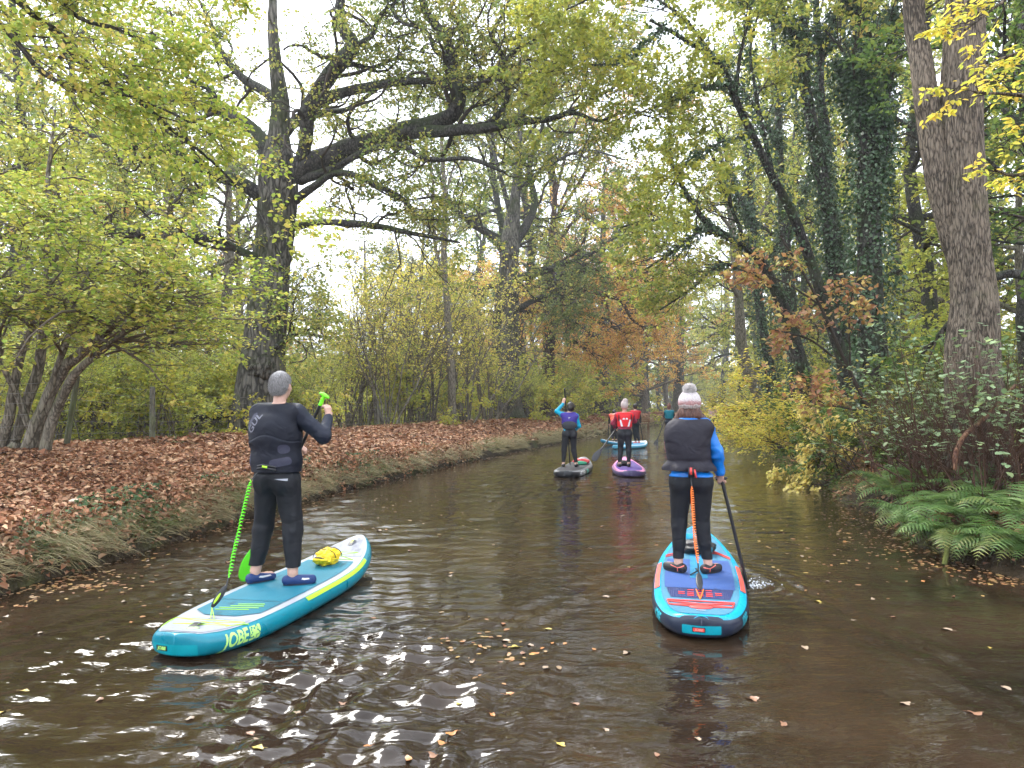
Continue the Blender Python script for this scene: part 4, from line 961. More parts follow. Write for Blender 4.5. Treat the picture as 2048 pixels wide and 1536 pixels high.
# twiggy reddish coppice round the big trunk with a few pale leaves
tb = shrub('twiggy_shrub', 2.3, 34, 321, M['lf_hazel'], spread=.75, leafL=.085, leafW=.07, levels=(7, 3), per=0, twm='red_twig', stem_r=.011, up=.03, gn=.05, kind='oval', flat=.85) if False else None
def twiggy(name, H, n, seed, per, lab, x, y, spread=.8, leafm='lf_hazel', leafL=.085):
    rs = np.random.RandomState(seed); root = empty(name)
    az = rs.uniform(0, 2 * PI, n); el = rs.uniform(PI / 2 - spread, PI / 2, n)
    d = np.stack([np.cos(az) * np.cos(el), np.sin(az) * np.cos(el), np.sin(el)], 1)
    pos = np.stack([rs.normal(size=n) * .25, rs.normal(size=n) * .25, np.full(n, -.1)], 1)
    Pp, R = walk(rs, pos, d, H * rs.uniform(.6, 1.15, n), .012 * rs.uniform(.5, 1.3, n), 10, .06, .0, .25)
    g = Geo(); put(g, tubes(Pp, R, 4))
    A, RA = spawn(rs, Pp, R, 6, .2, .45, H * .4, .6, 7, .06, .01, 1, rmax=.006); put(g, tubes(A, RA, 3))
    B, RB_ = spawn(rs, A, RA, 3, .1, .5, H * .2, .6, 4, .06, 0, 1, rmax=.003); put(g, tubes(B, RB_, 3))
    g.build('stems', M['red_twig'], root)
    idx = rs.permutation(len(B))[:int(len(B) * .42)]
    c = Geo(); put(c, twig_leaves(rs, B[idx], per, leafL, leafL * .78, .004, .88, 'oval', .5, .1, .05)); c.build('leaves', M[leafm], root, smooth=False)
    place(root, x, y, 1, 0, lab, None, 'shrub')
for i, (px, d, H, n, per, lab) in enumerate(((1905, 10.0, 2.1, 46, 2, 'tangle of reddish twigs with pale round leaves in front of the big brown trunk'),
        (1990, 9.2, 1.9, 40, 2, 'reddish twiggy bush with pale leaves at the right edge below the big trunk'),
        (1830, 11.2, 2.0, 36, 2, 'wiry bare-twigged bush left of the big brown trunk, pale leaves at its tips'),
        (2060, 8.7, 1.8, 34, 2, 'pale-leaved twiggy bush cut by the right edge of the picture, above the ferns'))):
    twiggy('twiggy_shrub', H, n, 330 + i, per, lab, (px - 1024) / F * d, d, .9)
twiggy('twiggy_shrub', 1.9, 22, 340, 2, 'slight bush with clear yellow leaves left of the pale-leaved twigs', (1760 - 1024) / F * 13.2, 13.2, .8, 'lf_yel', .09)

# ================================================================ ferns
def frond(seed, L=.8, arch=1.0):
    rs = np.random.RandomState(seed); g = Geo()
    n = 19; t = np.linspace(0, 1, n)
    th = math.radians(68) - arch * t ** 1.2 * 1.9
    dx, dz = np.cos(th) * L / n, np.sin(th) * L / n
    pts = np.stack([np.cumsum(dx), .05 * rs.uniform(-1, 1) * t ** 2, np.cumsum(dz)], 1)
    g.tube(pts, np.linspace(.004, .001, n), 4, False)
    tan = nrm(np.gradient(pts, axis=0))
    pos, ax, nm, LL, WW = [], [], [], [], []
    for i in range(4, n):
        ti = t[i]; pl = L * .24 * (math.sin(PI * min(1, (ti * 1.0 + .08)) ** .8) ** .8) * rs.uniform(.9, 1.1)
        if pl < .01: continue
        up = np.array([0, 0, 1.]); sdv = nrm(np.cross(tan[i], up)); nn = np.cross(sdv, tan[i])
        for sg in (-1, 1):
            d = nrm(sdv * sg + tan[i] * .38 - nn * .12 * rs.uniform(.3, 1.6))
            m = 15; s_ = np.linspace(0, 1, m)
            mid = pts[i] + d * (s_ * pl)[:, None] - np.array([0, 0, 1]) * (s_[:, None] ** 2) * pl * .18
            e = nrm(np.cross(nn, d)); w_ = pl * .115 * (1 - s_ ** 1.6) * np.where(np.arange(m) % 2, 1.0, .42) + .001
            fw = d * (w_ * .55)[:, None]
            V_ = np.concatenate([mid + e * w_[:, None] + fw, mid + nn * .002, mid - e * w_[:, None] + fw]); k_ = np.arange(m - 1)
            g.add(V_, [np.concatenate([np.stack([k_, k_ + 1, m + k_ + 1, m + k_], 1), np.stack([m + k_, m + k_ + 1, 2 * m + k_ + 1, 2 * m + k_], 1)])])
    return g
M['fern'] = leafmat('fern_green', [(0.065, 0.14, 0.035), (0.11, 0.20, 0.05), (0.18, 0.27, 0.075), (0.28, 0.28, 0.09)], .7, 4, .35, .45, .4)
M['fern_y'] = leafmat('fern_yellowing', [(0.10, 0.17, 0.05), (0.20, 0.24, 0.06), (0.30, 0.24, 0.08)], .7, 4, .35, .45, .4)
frs = [frond(s, .8, a).build('frond', M['fern'], None, False) for s, a in ((1, .9), (2, 1.1), (3, 1.3), (4, .75))]
fry = frond(5, .8, 1.2).build('frond', M['fern_y'], None, False)
used_f = set()
def fern(px, py, d, s, seed, label, n=11, z=None, face=None):
    rs = np.random.RandomState(seed)
    p = P(px, py, d); x, y = p[0], p[1]
    zz = float(ground_z(x, y)) - .02 if z is None else z
    root = empty('fern', (x, y, zz)); tag(root, label, 'fern', 'ferns on the right bank')
    for k in range(n):
        src = frs[rs.randint(4)] if rs.rand() > .16 else fry
        if src.name in used_f: o = src.copy(); col.objects.link(o)
        else: o = src; used_f.add(src.name)
        o.parent = root
        az = (k / n * 2 * PI + rs.uniform(-.25, .25)) if face is None else face + rs.uniform(-1.2, 1.2)
        o.rotation_euler = (rs.uniform(-.12, .12), rs.uniform(-.1, .45), az); sc_ = s * rs.uniform(.75, 1.15); o.scale = (sc_,) * 3
        o.location = (rs.normal() * .03, rs.normal() * .03, 0)
for i, (px, py, d, s, lab) in enumerate(((1800, 985, 10.4, 1.0, 'pale green fern above the water at the left end of the fern bank'), (1870, 1010, 9.0, 1.15, 'large arching fern hanging over the water, middle of the fern bank'),
        (1930, 1030, 8.5, 1.15, 'broad fern with wide triangular fronds low at the water'), (1985, 1000, 8.6, 1.1, 'fern close under the reddish twigs'), (2040, 1020, 8.0, 1.1, 'fern cut by the right edge of the picture, low'),
        (1760, 960, 12.0, .95, 'small fern beside the brambles, farthest left of the ferns'), (1840, 955, 10.6, .95, 'fern higher on the bank behind the pale green one'), (1950, 970, 9.4, .9, 'fern at the foot of the big brown trunk'),
        (2060, 1060, 7.6, 1.0, 'lowest fern at the right edge, over floating leaves'), (1890, 1060, 8.3, .9, 'dark small fern drooping to the waterline'), (1850, 1040, 9.1, .9, 'fern drooping straight down beside the mossy root'), (2000, 1060, 7.9, .9, 'fern touching the drifted orange leaves'), (1925, 1070, 8.3, .9, 'fern drooping between the mossy root and the broad fern'), (1815, 1030, 9.9, .85, 'small drooping fern at the waterline left of the mossy root'), (2030, 1080, 7.7, .9, 'drooping fern lowest at the right margin'))):
    p = P(px, py, d)
    fern(px, py, d, s * .92, 400 + i, lab, 13, z=(max(.12, float(p[2]) - .12) if p[2] > .15 else .12) if i < 8 else .16, face=None if i < 8 else PI + .3)

# ================================================================ fallen leaves, grass
M['litter'] = leafmat('fallen_leaf', [(0.07, 0.035, 0.022), (0.20, 0.09, 0.05), (0.32, 0.145, 0.075), (0.40, 0.20, 0.105), (0.54, 0.35, 0.21), (0.27, 0.11, 0.06)], .25, .6, .08, .7, .2)
M['litter_y'] = leafmat('fallen_yellow_leaf', [(0.40, 0.30, 0.08), (0.52, 0.34, 0.12), (0.34, 0.17, 0.07), (0.5, 0.25, 0.1)], .15, .6, .1, .6, .25)
rs = np.random.RandomState(77)
def scatter_bank(K, y0, y1, u0, u1, side, L, seed, name, mat, label, pw=1.0, curl=.35):
    rs = np.random.RandomState(seed)
    y = y0 + (y1 - y0) * rs.uniform(0, 1, K) ** pw; u = rs.uniform(u0, u1, K)
    c = cosL(y); x = xL(y) - u / c if side == 'L' else xR(y) + u / c
    z = ground_z(x, y) + rs.uniform(0, .035, K)
    az = rs.uniform(0, 2 * PI, K)
    ax = np.stack([np.cos(az), np.sin(az), rs.normal(size=K) * .35], 1)
    nm = rs.normal(size=(K, 3)) * .45; nm[:, 2] += 1
    l = L * rs.uniform(.6, 1.35, K)
    g = Geo(); put(g, leaves_geo(np.stack([x, y, z], 1), ax, nm, l, l * .7, 'oval', curl * rs.uniform(-.3, 1), .25))
    return g
g = scatter_bank(46000, 5, 16, .12, 5.2, 'L', .068, 1, '', '', '', .8)
for a in ((36000, 12, 34, .15, 5.6, 'L', .11, 2, '', '', '', .8), (15000, 30, 75, .2, 6.5, 'L', .19, 3, '', '', '', .8), (7000, 70, 150, .2, 7, 'L', .4, 4, '', '', '', 1)):
    h = scatter_bank(*a); [g.add(v, []) for v in []]
    off = g.n
    for v in h.v: g.v.append(v)
    for f in h.f: g.f.append(f + off)
    g.n += h.n
h = scatter_bank(9000, 5, 24, .0, .6, 'L', .07, 6, '', '', '', .8)
for v in h.v: v[:, 2] += np.repeat(np.random.RandomState(2).uniform(.0, .13, len(v) // 6), 6)
off = g.n; g.v += h.v; g.f += [f + off for f in h.f]; g.n += h.n
tag(g.build('leaf_litter', M['litter'], None, False), 'rust-brown fallen leaves carpeting the sloping towpath bank', 'fallen leaves', None, 'stuff')
g = scatter_bank(12000, 6, 26, .0, 4.5, 'R', .09, 5, '', '', '', .7)
tag(g.build('leaf_litter', M['litter'], None, False), 'brown dead leaves under the ferns and brambles of the right bank', 'fallen leaves', None, 'stuff')

def grass(K, y0, y1, u0, u1, side, H, seed, mat, pw=1, hang=.6, wd=.006, mask=None):
    rs = np.random.RandomState(seed)
    y = y0 + (y1 - y0) * rs.uniform(0, 1, K) ** pw
    u = u0 + (u1 - u0) * rs.uniform(0, 1, K) ** 1.3
    if mask is not None:
        k = vnoise(y * 1.3 + seed, u * 1.1) + .25 * rs.rand(K) > mask; y, u = y[k], u[k]; K = len(y)
    c = cosL(y); sg = -1 if side == 'L' else 1
    x = (xL(y) if side == 'L' else xR(y)) + sg * u / c
    z = ground_z(x, y) - .01
    out = np.stack([-sg * np.ones(K), np.zeros(K), np.zeros(K)], 1)
    cl = np.stack([vnoise(x * 5, y * 5, 1) - .5, vnoise(x * 5, y * 5, 7) - .5, np.zeros(K)], 1) * 2.2
    d = nrm(out * hang * rs.uniform(.2, 1.3, K)[:, None] + rs.normal(size=(K, 3)) * [.45, .45, .1] + cl * .8 + [0, 0, 1.0])
    h = H * rs.uniform(.5, 1.3, K) * (.6 + .8 * vnoise(x * 2, y * 2, seed))
    n = 5; pts = np.empty((K, n, 3)); p = np.stack([x, y, z], 1); pts[:, 0] = p
    dd = d.copy(); dr_ = out * hang * .5 + cl * .25
    for k in range(1, n):
        dd = nrm(dd + dr_ * .55 + [0, 0, -.38]); p = p + dd * (h / (n - 1))[:, None]; pts[:, k] = p
    sdv = nrm(np.cross(d, rs.normal(size=(K, 3))))
    w_ = (wd * rs.uniform(.6, 1.4, K))[:, None, None] * np.array([1, .9, .7, .45, .08])[None, :, None]
    V = np.stack([pts - sdv[:, None] * w_, pts + sdv[:, None] * w_], 2).reshape(-1, 3)
    i = (np.arange(K) * 2 * n)[:, None, None] + (np.arange(n - 1) * 2)[None, :, None]
    f = (i + np.array([0, 1, 3, 2])).reshape(-1, 4)
    g = Geo(); g.add(V, [f]); return g
M['straw'] = leafmat('dry_grass', [(0.20, 0.16, 0.08), (0.32, 0.26, 0.13), (0.42, 0.35, 0.19), (0.20, 0.20, 0.08)], .35, 1.2, .3, .6)
M['grass'] = leafmat('green_grass', [(0.06, 0.10, 0.025), (0.11, 0.15, 0.04), (0.20, 0.21, 0.07), (0.30, 0.27, 0.11)], .4, 1.0, .35, .55)
def merge(*gs):
    G = Geo()
    for h in gs:
        off = G.n
        for v in h.v: G.v.append(v)
        for f in h.f: G.f.append(f + off)
        G.n += h.n
    return G
tag(merge(grass(11000, 5, 16, .05, .42, 'L', .30, 11, None, .9, .8, .0036, .44), grass(12000, 14, 40, .05, .5, 'L', .32, 12, None, .8, .8, .006, .42), grass(5000, 38, 100, 0, 1.2, 'L', .4, 13, None, 1, .6, .02)).build('bank_grass', M['straw'], None, False),
    'dry straw-coloured grass hanging over the edge of the towpath bank', 'grass', None, 'stuff')
tag(merge(grass(10000, 5, 18, .08, .62, 'L', .26, 14, None, 1, .5, .0042, .55), grass(9000, 16, 45, .1, .7, 'L', .2, 15, None, .8, .4, .007, .5), grass(6000, 14, 60, 4.6, 6.5, 'L', .25, 16, None, .8, 0, .008, .4)).build('bank_grass', M['grass'], None, False),
    'green grass tufts along the towpath bank', 'grass', None, 'stuff')
tag(merge(grass(9000, 8, 40, 0, 1.2, 'R', .3, 17, None, .7, .8, .005, .4), grass(4000, 38, 120, 0, 2, 'R', .5, 18, None, 1, .5, .02)).build('bank_grass', M['grass'], None, False),
    'rough grass at the foot of the right bank', 'grass', None, 'stuff')
# low ivy and nettle leaves on the near bank
rs = np.random.RandomState(55); K = 9000
y = rs.uniform(5.5, 22, K); u = rs.uniform(.08, .8, K); k = vnoise(y * 1.1 + 4, u * 1.5 + 2) > .60; y, u = y[k], u[k]; K = len(y)
x = xL(y) - u; z = ground_z(x, y) + rs.uniform(.01, .14, K)
nm = rs.normal(size=(K, 3)) * .5 + [0.5, -.3, 1]; az = rs.uniform(0, 6.28, K)
g = Geo(); l = rs.uniform(.035, .07, K); put(g, leaves_geo(np.stack([x, y, z], 1), np.stack([np.cos(az), np.sin(az), rs.normal(size=K) * .3], 1), nm, l, l * .8, 'kite', .15))
tag(g.build('ground_ivy', leafmat('ground_ivy_leaf', [(0.03, 0.07, 0.025), (0.06, 0.11, 0.04), (0.12, 0.17, 0.06)], .3, 1, .25), None, False), 'dark green ground ivy and nettles on the near towpath bank', 'ivy', None, 'stuff')

# ---- floating leaves
M['fl_o'] = leafmat('floating_leaf', [(0.44, 0.19, 0.07), (0.38, 0.24, 0.12), (0.28, 0.12, 0.06), (0.44, 0.29, 0.09), (0.34, 0.23, 0.15)], .1, 1, .1, .3, .5)
def float_leaf(seed):
    rs = np.random.RandomState(seed); n = 14
    th = np.linspace(0, 2 * PI, n, endpoint=False)
    r = 1 + .22 * np.sin(th * (3 + seed % 3) + rs.uniform(0, 6)) + rs.uniform(-.12, .12, n)
    v = np.stack([np.cos(th) * r * .042, np.sin(th) * r * .026, .004 + .006 * np.cos(2 * th + rs.uniform(0, 6)) + rs.uniform(0, .003, n)], 1)
    V = np.vstack([v, [[0, 0, .002]], v - [0, 0, .001], [[0, 0, .001]]])
    i = np.arange(n); j = (i + 1) % n
    f = np.concatenate([np.stack([np.full(n, n), i, j], 1), np.stack([np.full(n, 2 * n + 1), j + n + 1, i + n + 1], 1)])
    st = Geo(); st.add(V, [f]); st.tube([[-.04, 0, .003], [-.055, .004, .006], [-.07, .002, .004]], .0011, 4)
    return st.v, st.f, st.n
FLM = [simple('orange_float', (0.42, 0.17, 0.05), .4, .5, .3, 30), simple('yellow_float', (0.44, 0.33, 0.07), .4, .5, .3, 30), simple('brown_float', (0.22, 0.11, 0.06), .4, .5, .35, 30), simple('pale_float', (0.30, 0.22, 0.15), .4, .5, .3, 30)]
fk = []
for k in range(12):
    g = Geo(); g.v, g.f, g.n = float_leaf(k)
    fk.append(g.build('floating_leaf', FLM[k % 4], None, True))
fp = [(60, 1376, 1), (105, 1100, 3), (15, 1420, 1), (210, 1390, 2), (390, 1427, 3), (520, 1472, 3), (522, 1492, 1), (505, 1455, 2), (740, 1476, 0), (888, 1477, 0), (905, 1463, 0), (920, 1400, 1), (1020, 1378, 0), (1045, 1300, 2), (1095, 1255, 1), (1093, 1330, 3), (1210, 1190, 3), (820, 1510, 0), (1085, 1290, 0),
      (960, 1290, 0), (1000, 1320, 2), (1010, 1275, 3), (1030, 1290, 1), (1060, 1285, 3), (1070, 1300, 0), (930, 1275, 3), (895, 1270, 2), (945, 1315, 3), (1500, 1390, 2), (1630, 1200, 1), (1740, 1195, 3), (1780, 1230, 2), (1885, 1255, 3), (1700, 1235, 3), (1605, 1290, 3), (985, 1420, 0), (870, 1500, 2), (1310, 1500, 2), (1390, 1470, 3), (1560, 1440, 2), (1800, 1400, 3), (1970, 1290, 1), (1940, 1420, 2), (2000, 1370, 3),
      (300, 1120, 3), (520, 1075, 1), (760, 1060, 3), (820, 1100, 2), (900, 1150, 3), (1180, 1095, 2), (1245, 1030, 3), (1560, 1060, 1), (1600, 1110, 3), (1650, 1160, 3), (1840, 1160, 0), (1900, 1190, 2), (460, 1120, 2), (270, 1240, 0), (210, 1180, 1), (255, 1200, 3), (60, 1210, 0), (20, 1230, 3), (90, 1260, 3), (600, 1420, 3), (690, 1390, 2), (1150, 1400, 2), (1210, 1450, 3), (1120, 1480, 1), (1250, 1300, 3)]
used_k = set()
labs = ['orange fallen leaf floating flat on the dark water', 'yellow fallen leaf floating flat on the dark water', 'brown fallen leaf floating flat on the dark water', 'pale tan fallen leaf floating flat on the dark water']
rs = np.random.RandomState(8)
for px, py, c in fp:
    d = F * CAMZ / (py - HOR); x = (px - 1024) / F * d
    k = c + 4 * rs.randint(3)
    o = fk[k]
    if k in used_k: o = o.copy(); col.objects.link(o)
    used_k.add(k)
    o.location = (x, d, water_z(x, d) + .001); o.rotation_euler = (rs.normal() * .05, rs.normal() * .05, rs.uniform(0, 6.28)); s = rs.uniform(.45, .9); o.scale = (s, s, s)
    tag(o, labs[c], 'leaf', ('orange', 'yellow', 'brown', 'tan')[c] + ' leaves floating on the canal')
for k in range(12):
    if k not in used_k: bpy.data.objects.remove(fk[k])
# drifts of small leaves
rs = np.random.RandomState(9)
xs, ys = [], []
for px, py, sx, sy, n in ((180, 1160, 55, 12, 130), (230, 1090, 40, 8, 60), (90, 1170, 50, 14, 90), (450, 1050, 50, 8, 60), (560, 1040, 60, 8, 60), (1950, 1125, 90, 8, 170), (1750, 1050, 40, 20, 110), (1820, 1095, 60, 10, 80), (1690, 1040, 30, 20, 60), (2000, 1155, 50, 8, 90), (1000, 1290, 70, 22, 50), (1500, 1040, 90, 60, 60), (1650, 1100, 120, 50, 70), (900, 1040, 200, 40, 70), (400, 1200, 200, 60, 25), (700, 1010, 120, 10, 60), (950, 940, 80, 6, 60), (1050, 905, 60, 4, 60)):
    qx, qy = px + rs.normal(size=n) * sx, np.maximum(py + rs.normal(size=n) * sy, 845)
    d = F * CAMZ / (qy - HOR); xs.append((qx - 1024) / F * d); ys.append(d)
yy = rs.uniform(5, 45, 900); uu = rs.exponential(.22, 900); xs.append(xL(yy) + uu); ys.append(yy)
yy = rs.uniform(7, 45, 600); uu = rs.exponential(.3, 600); xs.append(xR(yy) - uu); ys.append(yy)
x, y = np.concatenate(xs), np.concatenate(ys)
k = (x > xL(y)) & (x < xR(y))
def in_board(x, y):
    m = np.zeros(len(x), bool)
    for (tx, ty), (nx, ny), _s in BOARDS:
        ln = math.hypot(nx - tx, ny - ty); ax, ay = (nx - tx) / ln, (ny - ty) / ln
        a = (x - tx) * ax + (y - ty) * ay; b = (x - tx) * ay - (y - ty) * ax
        m |= (a > -.1) & (a < ln + .1) & (np.abs(b) < .5)
    return m
k &= ~in_board(x, y); x, y = x[k], y[k]; K = len(x)
z = wave_h(x, y) * (1 - sstep(30, 70, y)) + .004; az = rs.uniform(0, 6.28, K); l = rs.uniform(.022, .062, K) * (1 + .012 * y)
g = Geo(); put(g, leaves_geo(np.stack([x, y, z], 1), np.stack([np.cos(az), np.sin(az), rs.normal(size=K) * .05], 1), rs.normal(size=(K, 3)) * .06 + [0, 0, 1], l, l * .62, 'oval', .05))
tag(g.build('floating_leaf_drift', M['fl_o'], None, False), 'drifts of small brown and tan leaves floating along both banks', 'fallen leaves', None, 'stuff')

# ================================================================ fence
def fence():
    wood = barkmat('fence_wood', (0.07, 0.065, 0.05), (0.20, 0.19, 0.15), (0.11, 0.14, 0.05), .7, (14, 14, 2), .3, .01)
    posts = [(-120, 11.0, .06, 1.15), (130, 13.6, .055, 1.28), (306, 16.8, .068, 1.18), (476, 21.3, .07, 1.12), (640, 26, .06, 1.1), (757, 30.5, .06, 1.05), (850, 35.5, .06, 1.05), (925, 40.5, .06, 1.05), (984, 45.5, .07, 1.1), (1032, 50.5, .06, 1.1), (1075, 56, .07, 1.1), (1110, 61.5, .07, 1.1), (1140, 67.5, .07, 1.1), (1166, 73.5, .07, 1.1), (1190, 80, .07, 1.1), (1212, 87, .08, 1.1), (1232, 94.5, .08, 1.1), (1250, 102, .08, 1.1)]
    x0 = (476 - 1024) / F * 21.3
    root = empty('wire_fence', (x0, 21.3, float(ground_z(x0, 21.3)))); rt = np.array(root.location)
    tag(root, 'wooden post and sagging wire fence running along the back of the leafy towpath', 'fence')
    rs = np.random.RandomState(3); tops = []
    for px, d, r, h in posts:
        x = (px - 1024) / F * d; z = float(ground_z(x, d)) - .3
        ln = rs.normal(size=2) * .03
        if px == 130: ln = np.array([.17, 0])
        a = np.array([x, d, z]) - rt; b = a + [ln[0] * h, ln[1] * h, h + .3]
        g = Geo(); n = 12; t = np.linspace(0, 1, n)[:, None]
        pts = a + (b - a) * t
        v, f = tubes(pts[None], (r * (1 - .12 * t[:, 0]))[None], 10, knobby(px, .06)); g.add(v, [f])
        top = v[-10:]; g.add(np.vstack([top, top.mean(0) + [0, 0, .012]]), [[[i, (i + 1) % 10, 10] for i in range(10)]])
        g.build('post', wood, root); tops.append((a + (b - a) * .22, b))
    g = Geo()
    for (a0, b0), (a1, b1) in zip(tops[:-1], tops[1:]):
        for lv in (.16, .34, .5, .66, .8, .95):
            p, q = a0 + (b0 - a0) * lv, a1 + (b1 - a1) * lv
            t = np.linspace(0, 1, 9)[:, None]; pts = p + (q - p) * t; pts[:, 2] -= .05 * np.sin(PI * t[:, 0]) * (.5 if lv < .9 else 1)
            g.tube(pts, .0022, 4, False)
        L = np.linalg.norm(a1 - a0)
        if b0[1] + rt[1] < 40:
            for t in np.arange(.15, L, .3) / L:
                p = a0 + (a1 - a0) * t; q = b0 + (b1 - b0) * t
                g.tube([p + (q - p) * .16 - [0, 0, .03], p + (q - p) * .5 - [0, 0, .03], p + (q - p) * .8 - [0, 0, .04]], .0015, 3, False)
    g.build('wire', simple('fence_wire', (0.30, 0.30, 0.29), .5, .5, metal=.6), root)
fence()
# bench
bx, by = P(1283, 815, 62)[:2]
bz = float(ground_z(bx, by)); bench = empty('bench', (bx, by, bz), -.4); tag(bench, 'small brown wooden bench on the towpath under the far trees', 'bench')
wd = simple('bench_wood', (0.24, 0.12, 0.06), .7, .2, .3)
g = Geo(); [g.box((0, y_, .45), (1.3, .12, .035)) for y_ in (-.16, 0, .16)]; g.build('seat', wd, bench, False)
g = Geo(); [g.box((0, .27 + .02 * i, .62 + .14 * i), (1.3, .03, .1)) for i in range(3)]; g.build('backrest', wd, bench, False)
for sx in (-.55, .55):
    Geo().box((sx, -.18, .21), (.07, .07, .44)).build('leg', wd, bench, False)
    Geo().box((sx, .24, .46), (.07, .07, .94)).build('leg', wd, bench, False)
# pale mushroom on the litter
p = P(150, 985, 8.6); z0 = float(ground_z(p[0], p[1]))
mu = empty('mushroom', (p[0], p[1], z0)); tag(mu, 'pale bracket-shaped mushroom standing in the brown leaves', 'mushroom')
ms = simple('mushroom_flesh', (0.62, 0.48, 0.36), .7, .3, .2, 20)
Geo().tube([[0, 0, -.01], [.004, 0, .04], [0, 0, .10]], [.022, .016, .02], 10).build('stem', ms, mu)
Geo().ell((0, 0, .11), (.065, .055, .022), nu=20, nv=10, fn=lambda v: 1 + .15 * np.sin(5 * np.arctan2(v[:, 1], v[:, 0]))).build('cap', ms, mu)
# mossy root dipping into the water and broken orange branch
def root_branch(name, lab, cat, pts, rad, mat):
    q = crom([[*P(a, b, d), r] for (a, b, d), r in zip(pts, rad)], 24)
    o = q[0, :3].copy(); g = Geo(); v, f = tubes((q[None, :, :3] - o), q[None, :, 3], 10, knobby(3, .2)); g.add(v, [f])
    tag(g.build(name, mat, None, loc=tuple(o)), lab, cat)
mossm = barkmat('moss_bark', (0.04, 0.035, 0.02), (0.12, 0.10, 0.06), (0.12, 0.14, 0.03), 1.0, (10, 10, 5))
root_branch('mossy_root', 'mossy green root bending down into the water under the ferns', 'root', [(1960, 1060, 8.3), (1925, 1062, 8.1), (1900, 1082, 8.0), (1888, 1130, 7.9)], [.03, .035, .032, .028], mossm)
root_branch('broken_branch', 'reddish peeling branch slanting down through the twigs to the fern bank', 'branch', [(2030, 770, 9.4), (1975, 830, 9.2), (1930, 870, 9.0), (1912, 905, 8.9), (1910, 940, 8.9)], [.018, .022, .026, .028, .02], barkmat('peeled_bark', (0.09, 0.04, 0.03), (0.28, 0.15, 0.09), (0.1, 0.08, 0.03), .1, (10, 10, 5)))
# ================================================================ signed-distance bodies and clothes
def cap(a, b, ra, rb=None): return ('cap', np.array(a, float), np.array(b, float), ra, ra if rb is None else rb)
def ell(c, r, rot=None): return ('ell', np.array(c, float), np.array(r, float), rot)
def rotm(rx=0, ry=0, rz=0):
    return np.array(Matrix.Rotation(rz, 3, 'Z') @ Matrix.Rotation(ry, 3, 'Y') @ Matrix.Rotation(rx, 3, 'X'))
def pbox(p, m):
    if p[0] == 'cap':
        r = max(p[3], p[4]) + m
        return np.minimum(p[1], p[2]) - r, np.maximum(p[1], p[2]) + r
    r = p[2].max() + m
    return p[1] - r, p[1] + r
def pdist(p, X, Y, Z):
    if p[0] == 'cap':
        a, b, ra, rb = p[1:]
        d = b - a; L2 = max(d @ d, 1e-9)
        t = np.clip(((X - a[0]) * d[0] + (Y - a[1]) * d[1] + (Z - a[2]) * d[2]) / L2, 0, 1)
        return np.sqrt((X - a[0] - t * d[0]) ** 2 + (Y - a[1] - t * d[1]) ** 2 + (Z - a[2] - t * d[2]) ** 2) - (ra + (rb - ra) * t)
    c, r, R = p[1:]
    x, y, z = X - c[0], Y - c[1], Z - c[2]
    if R is not None:
        x, y, z = [R[0, k] * x + R[1, k] * y + R[2, k] * z for k in range(3)]
    k0 = np.sqrt((x / r[0]) ** 2 + (y / r[1]) ** 2 + (z / r[2]) ** 2)
    k1 = np.sqrt((x / r[0] ** 2) ** 2 + (y / r[1] ** 2) ** 2 + (z / r[2] ** 2) ** 2)
    return k0 * (k0 - 1) / np.maximum(k1, 1e-6)

def field(prims, h, k=.03, infl=0.0, neg=(), planes=(), wr=None, noise_=None, negk=.008, pad=.0):
    """prims -> sampled field. planes: (point, normal) keep the side the normal points away from"""
    los, his = zip(*[pbox(p[0] if isinstance(p[0], tuple) else p, infl + k + .02 + pad) for p in prims])
    lo, hi = np.min(los, 0), np.max(his, 0)
    n = np.ceil((hi - lo) / h).astype(int) + 2
    ax = [lo[i] + h * np.arange(n[i]) for i in range(3)]
    Fd = np.full(n, .5, np.float32)
    for p in prims:
        kk = k
        a, b = pbox(p, infl + kk + .02)
        s = tuple(slice(max(0, int((a[i] - lo[i]) / h)), min(n[i], int((b[i] - lo[i]) / h) + 2)) for i in range(3))
        X, Y, Z = ax[0][s[0]][:, None, None], ax[1][s[1]][None, :, None], ax[2][s[2]][None, None, :]
        d = pdist(p, X, Y, Z).astype(np.float32) - infl
        o = Fd[s]
        hh = np.clip(kk - np.abs(o - d), 0, None) / kk
        Fd[s] = np.minimum(o, d) - hh * hh * kk * .25
    X, Y, Z = ax[0][:, None, None], ax[1][None, :, None], ax[2][None, None, :]
    if wr is not None: Fd = Fd + wr(X, Y, Z).astype(np.float32)
    for p in neg:
        a, b = pbox(p, .03)
        s = tuple(slice(max(0, int((a[i] - lo[i]) / h)), max(0, min(n[i], int((b[i] - lo[i]) / h) + 2))) for i in range(3))
        if any(q.stop <= q.start for q in s): continue
        d = -pdist(p, X[s[0]], Y[:, s[1]], Z[:, :, s[2]]).astype(np.float32)
        o = Fd[s]; hh = np.clip(negk - np.abs(o - d), 0, None) / negk
        Fd[s] = np.maximum(o, d) + hh * hh * negk * .25
    for c, nn in planes:
        c, nn = np.array(c, float), np.array(nn, float); nn = nn / np.linalg.norm(nn)
        d = ((X - c[0]) * nn[0] + (Y - c[1]) * nn[1] + (Z - c[2]) * nn[2]).astype(np.float32)
        hh = np.clip(.006 - np.abs(Fd - d), 0, None) / .006
        Fd = np.maximum(Fd, d) + hh * hh * .006 * .25
    Fd[0] = Fd[-1] = .5; Fd[:, 0] = Fd[:, -1] = .5; Fd[:, :, 0] = Fd[:, :, -1] = .5
    return Fd, lo, h

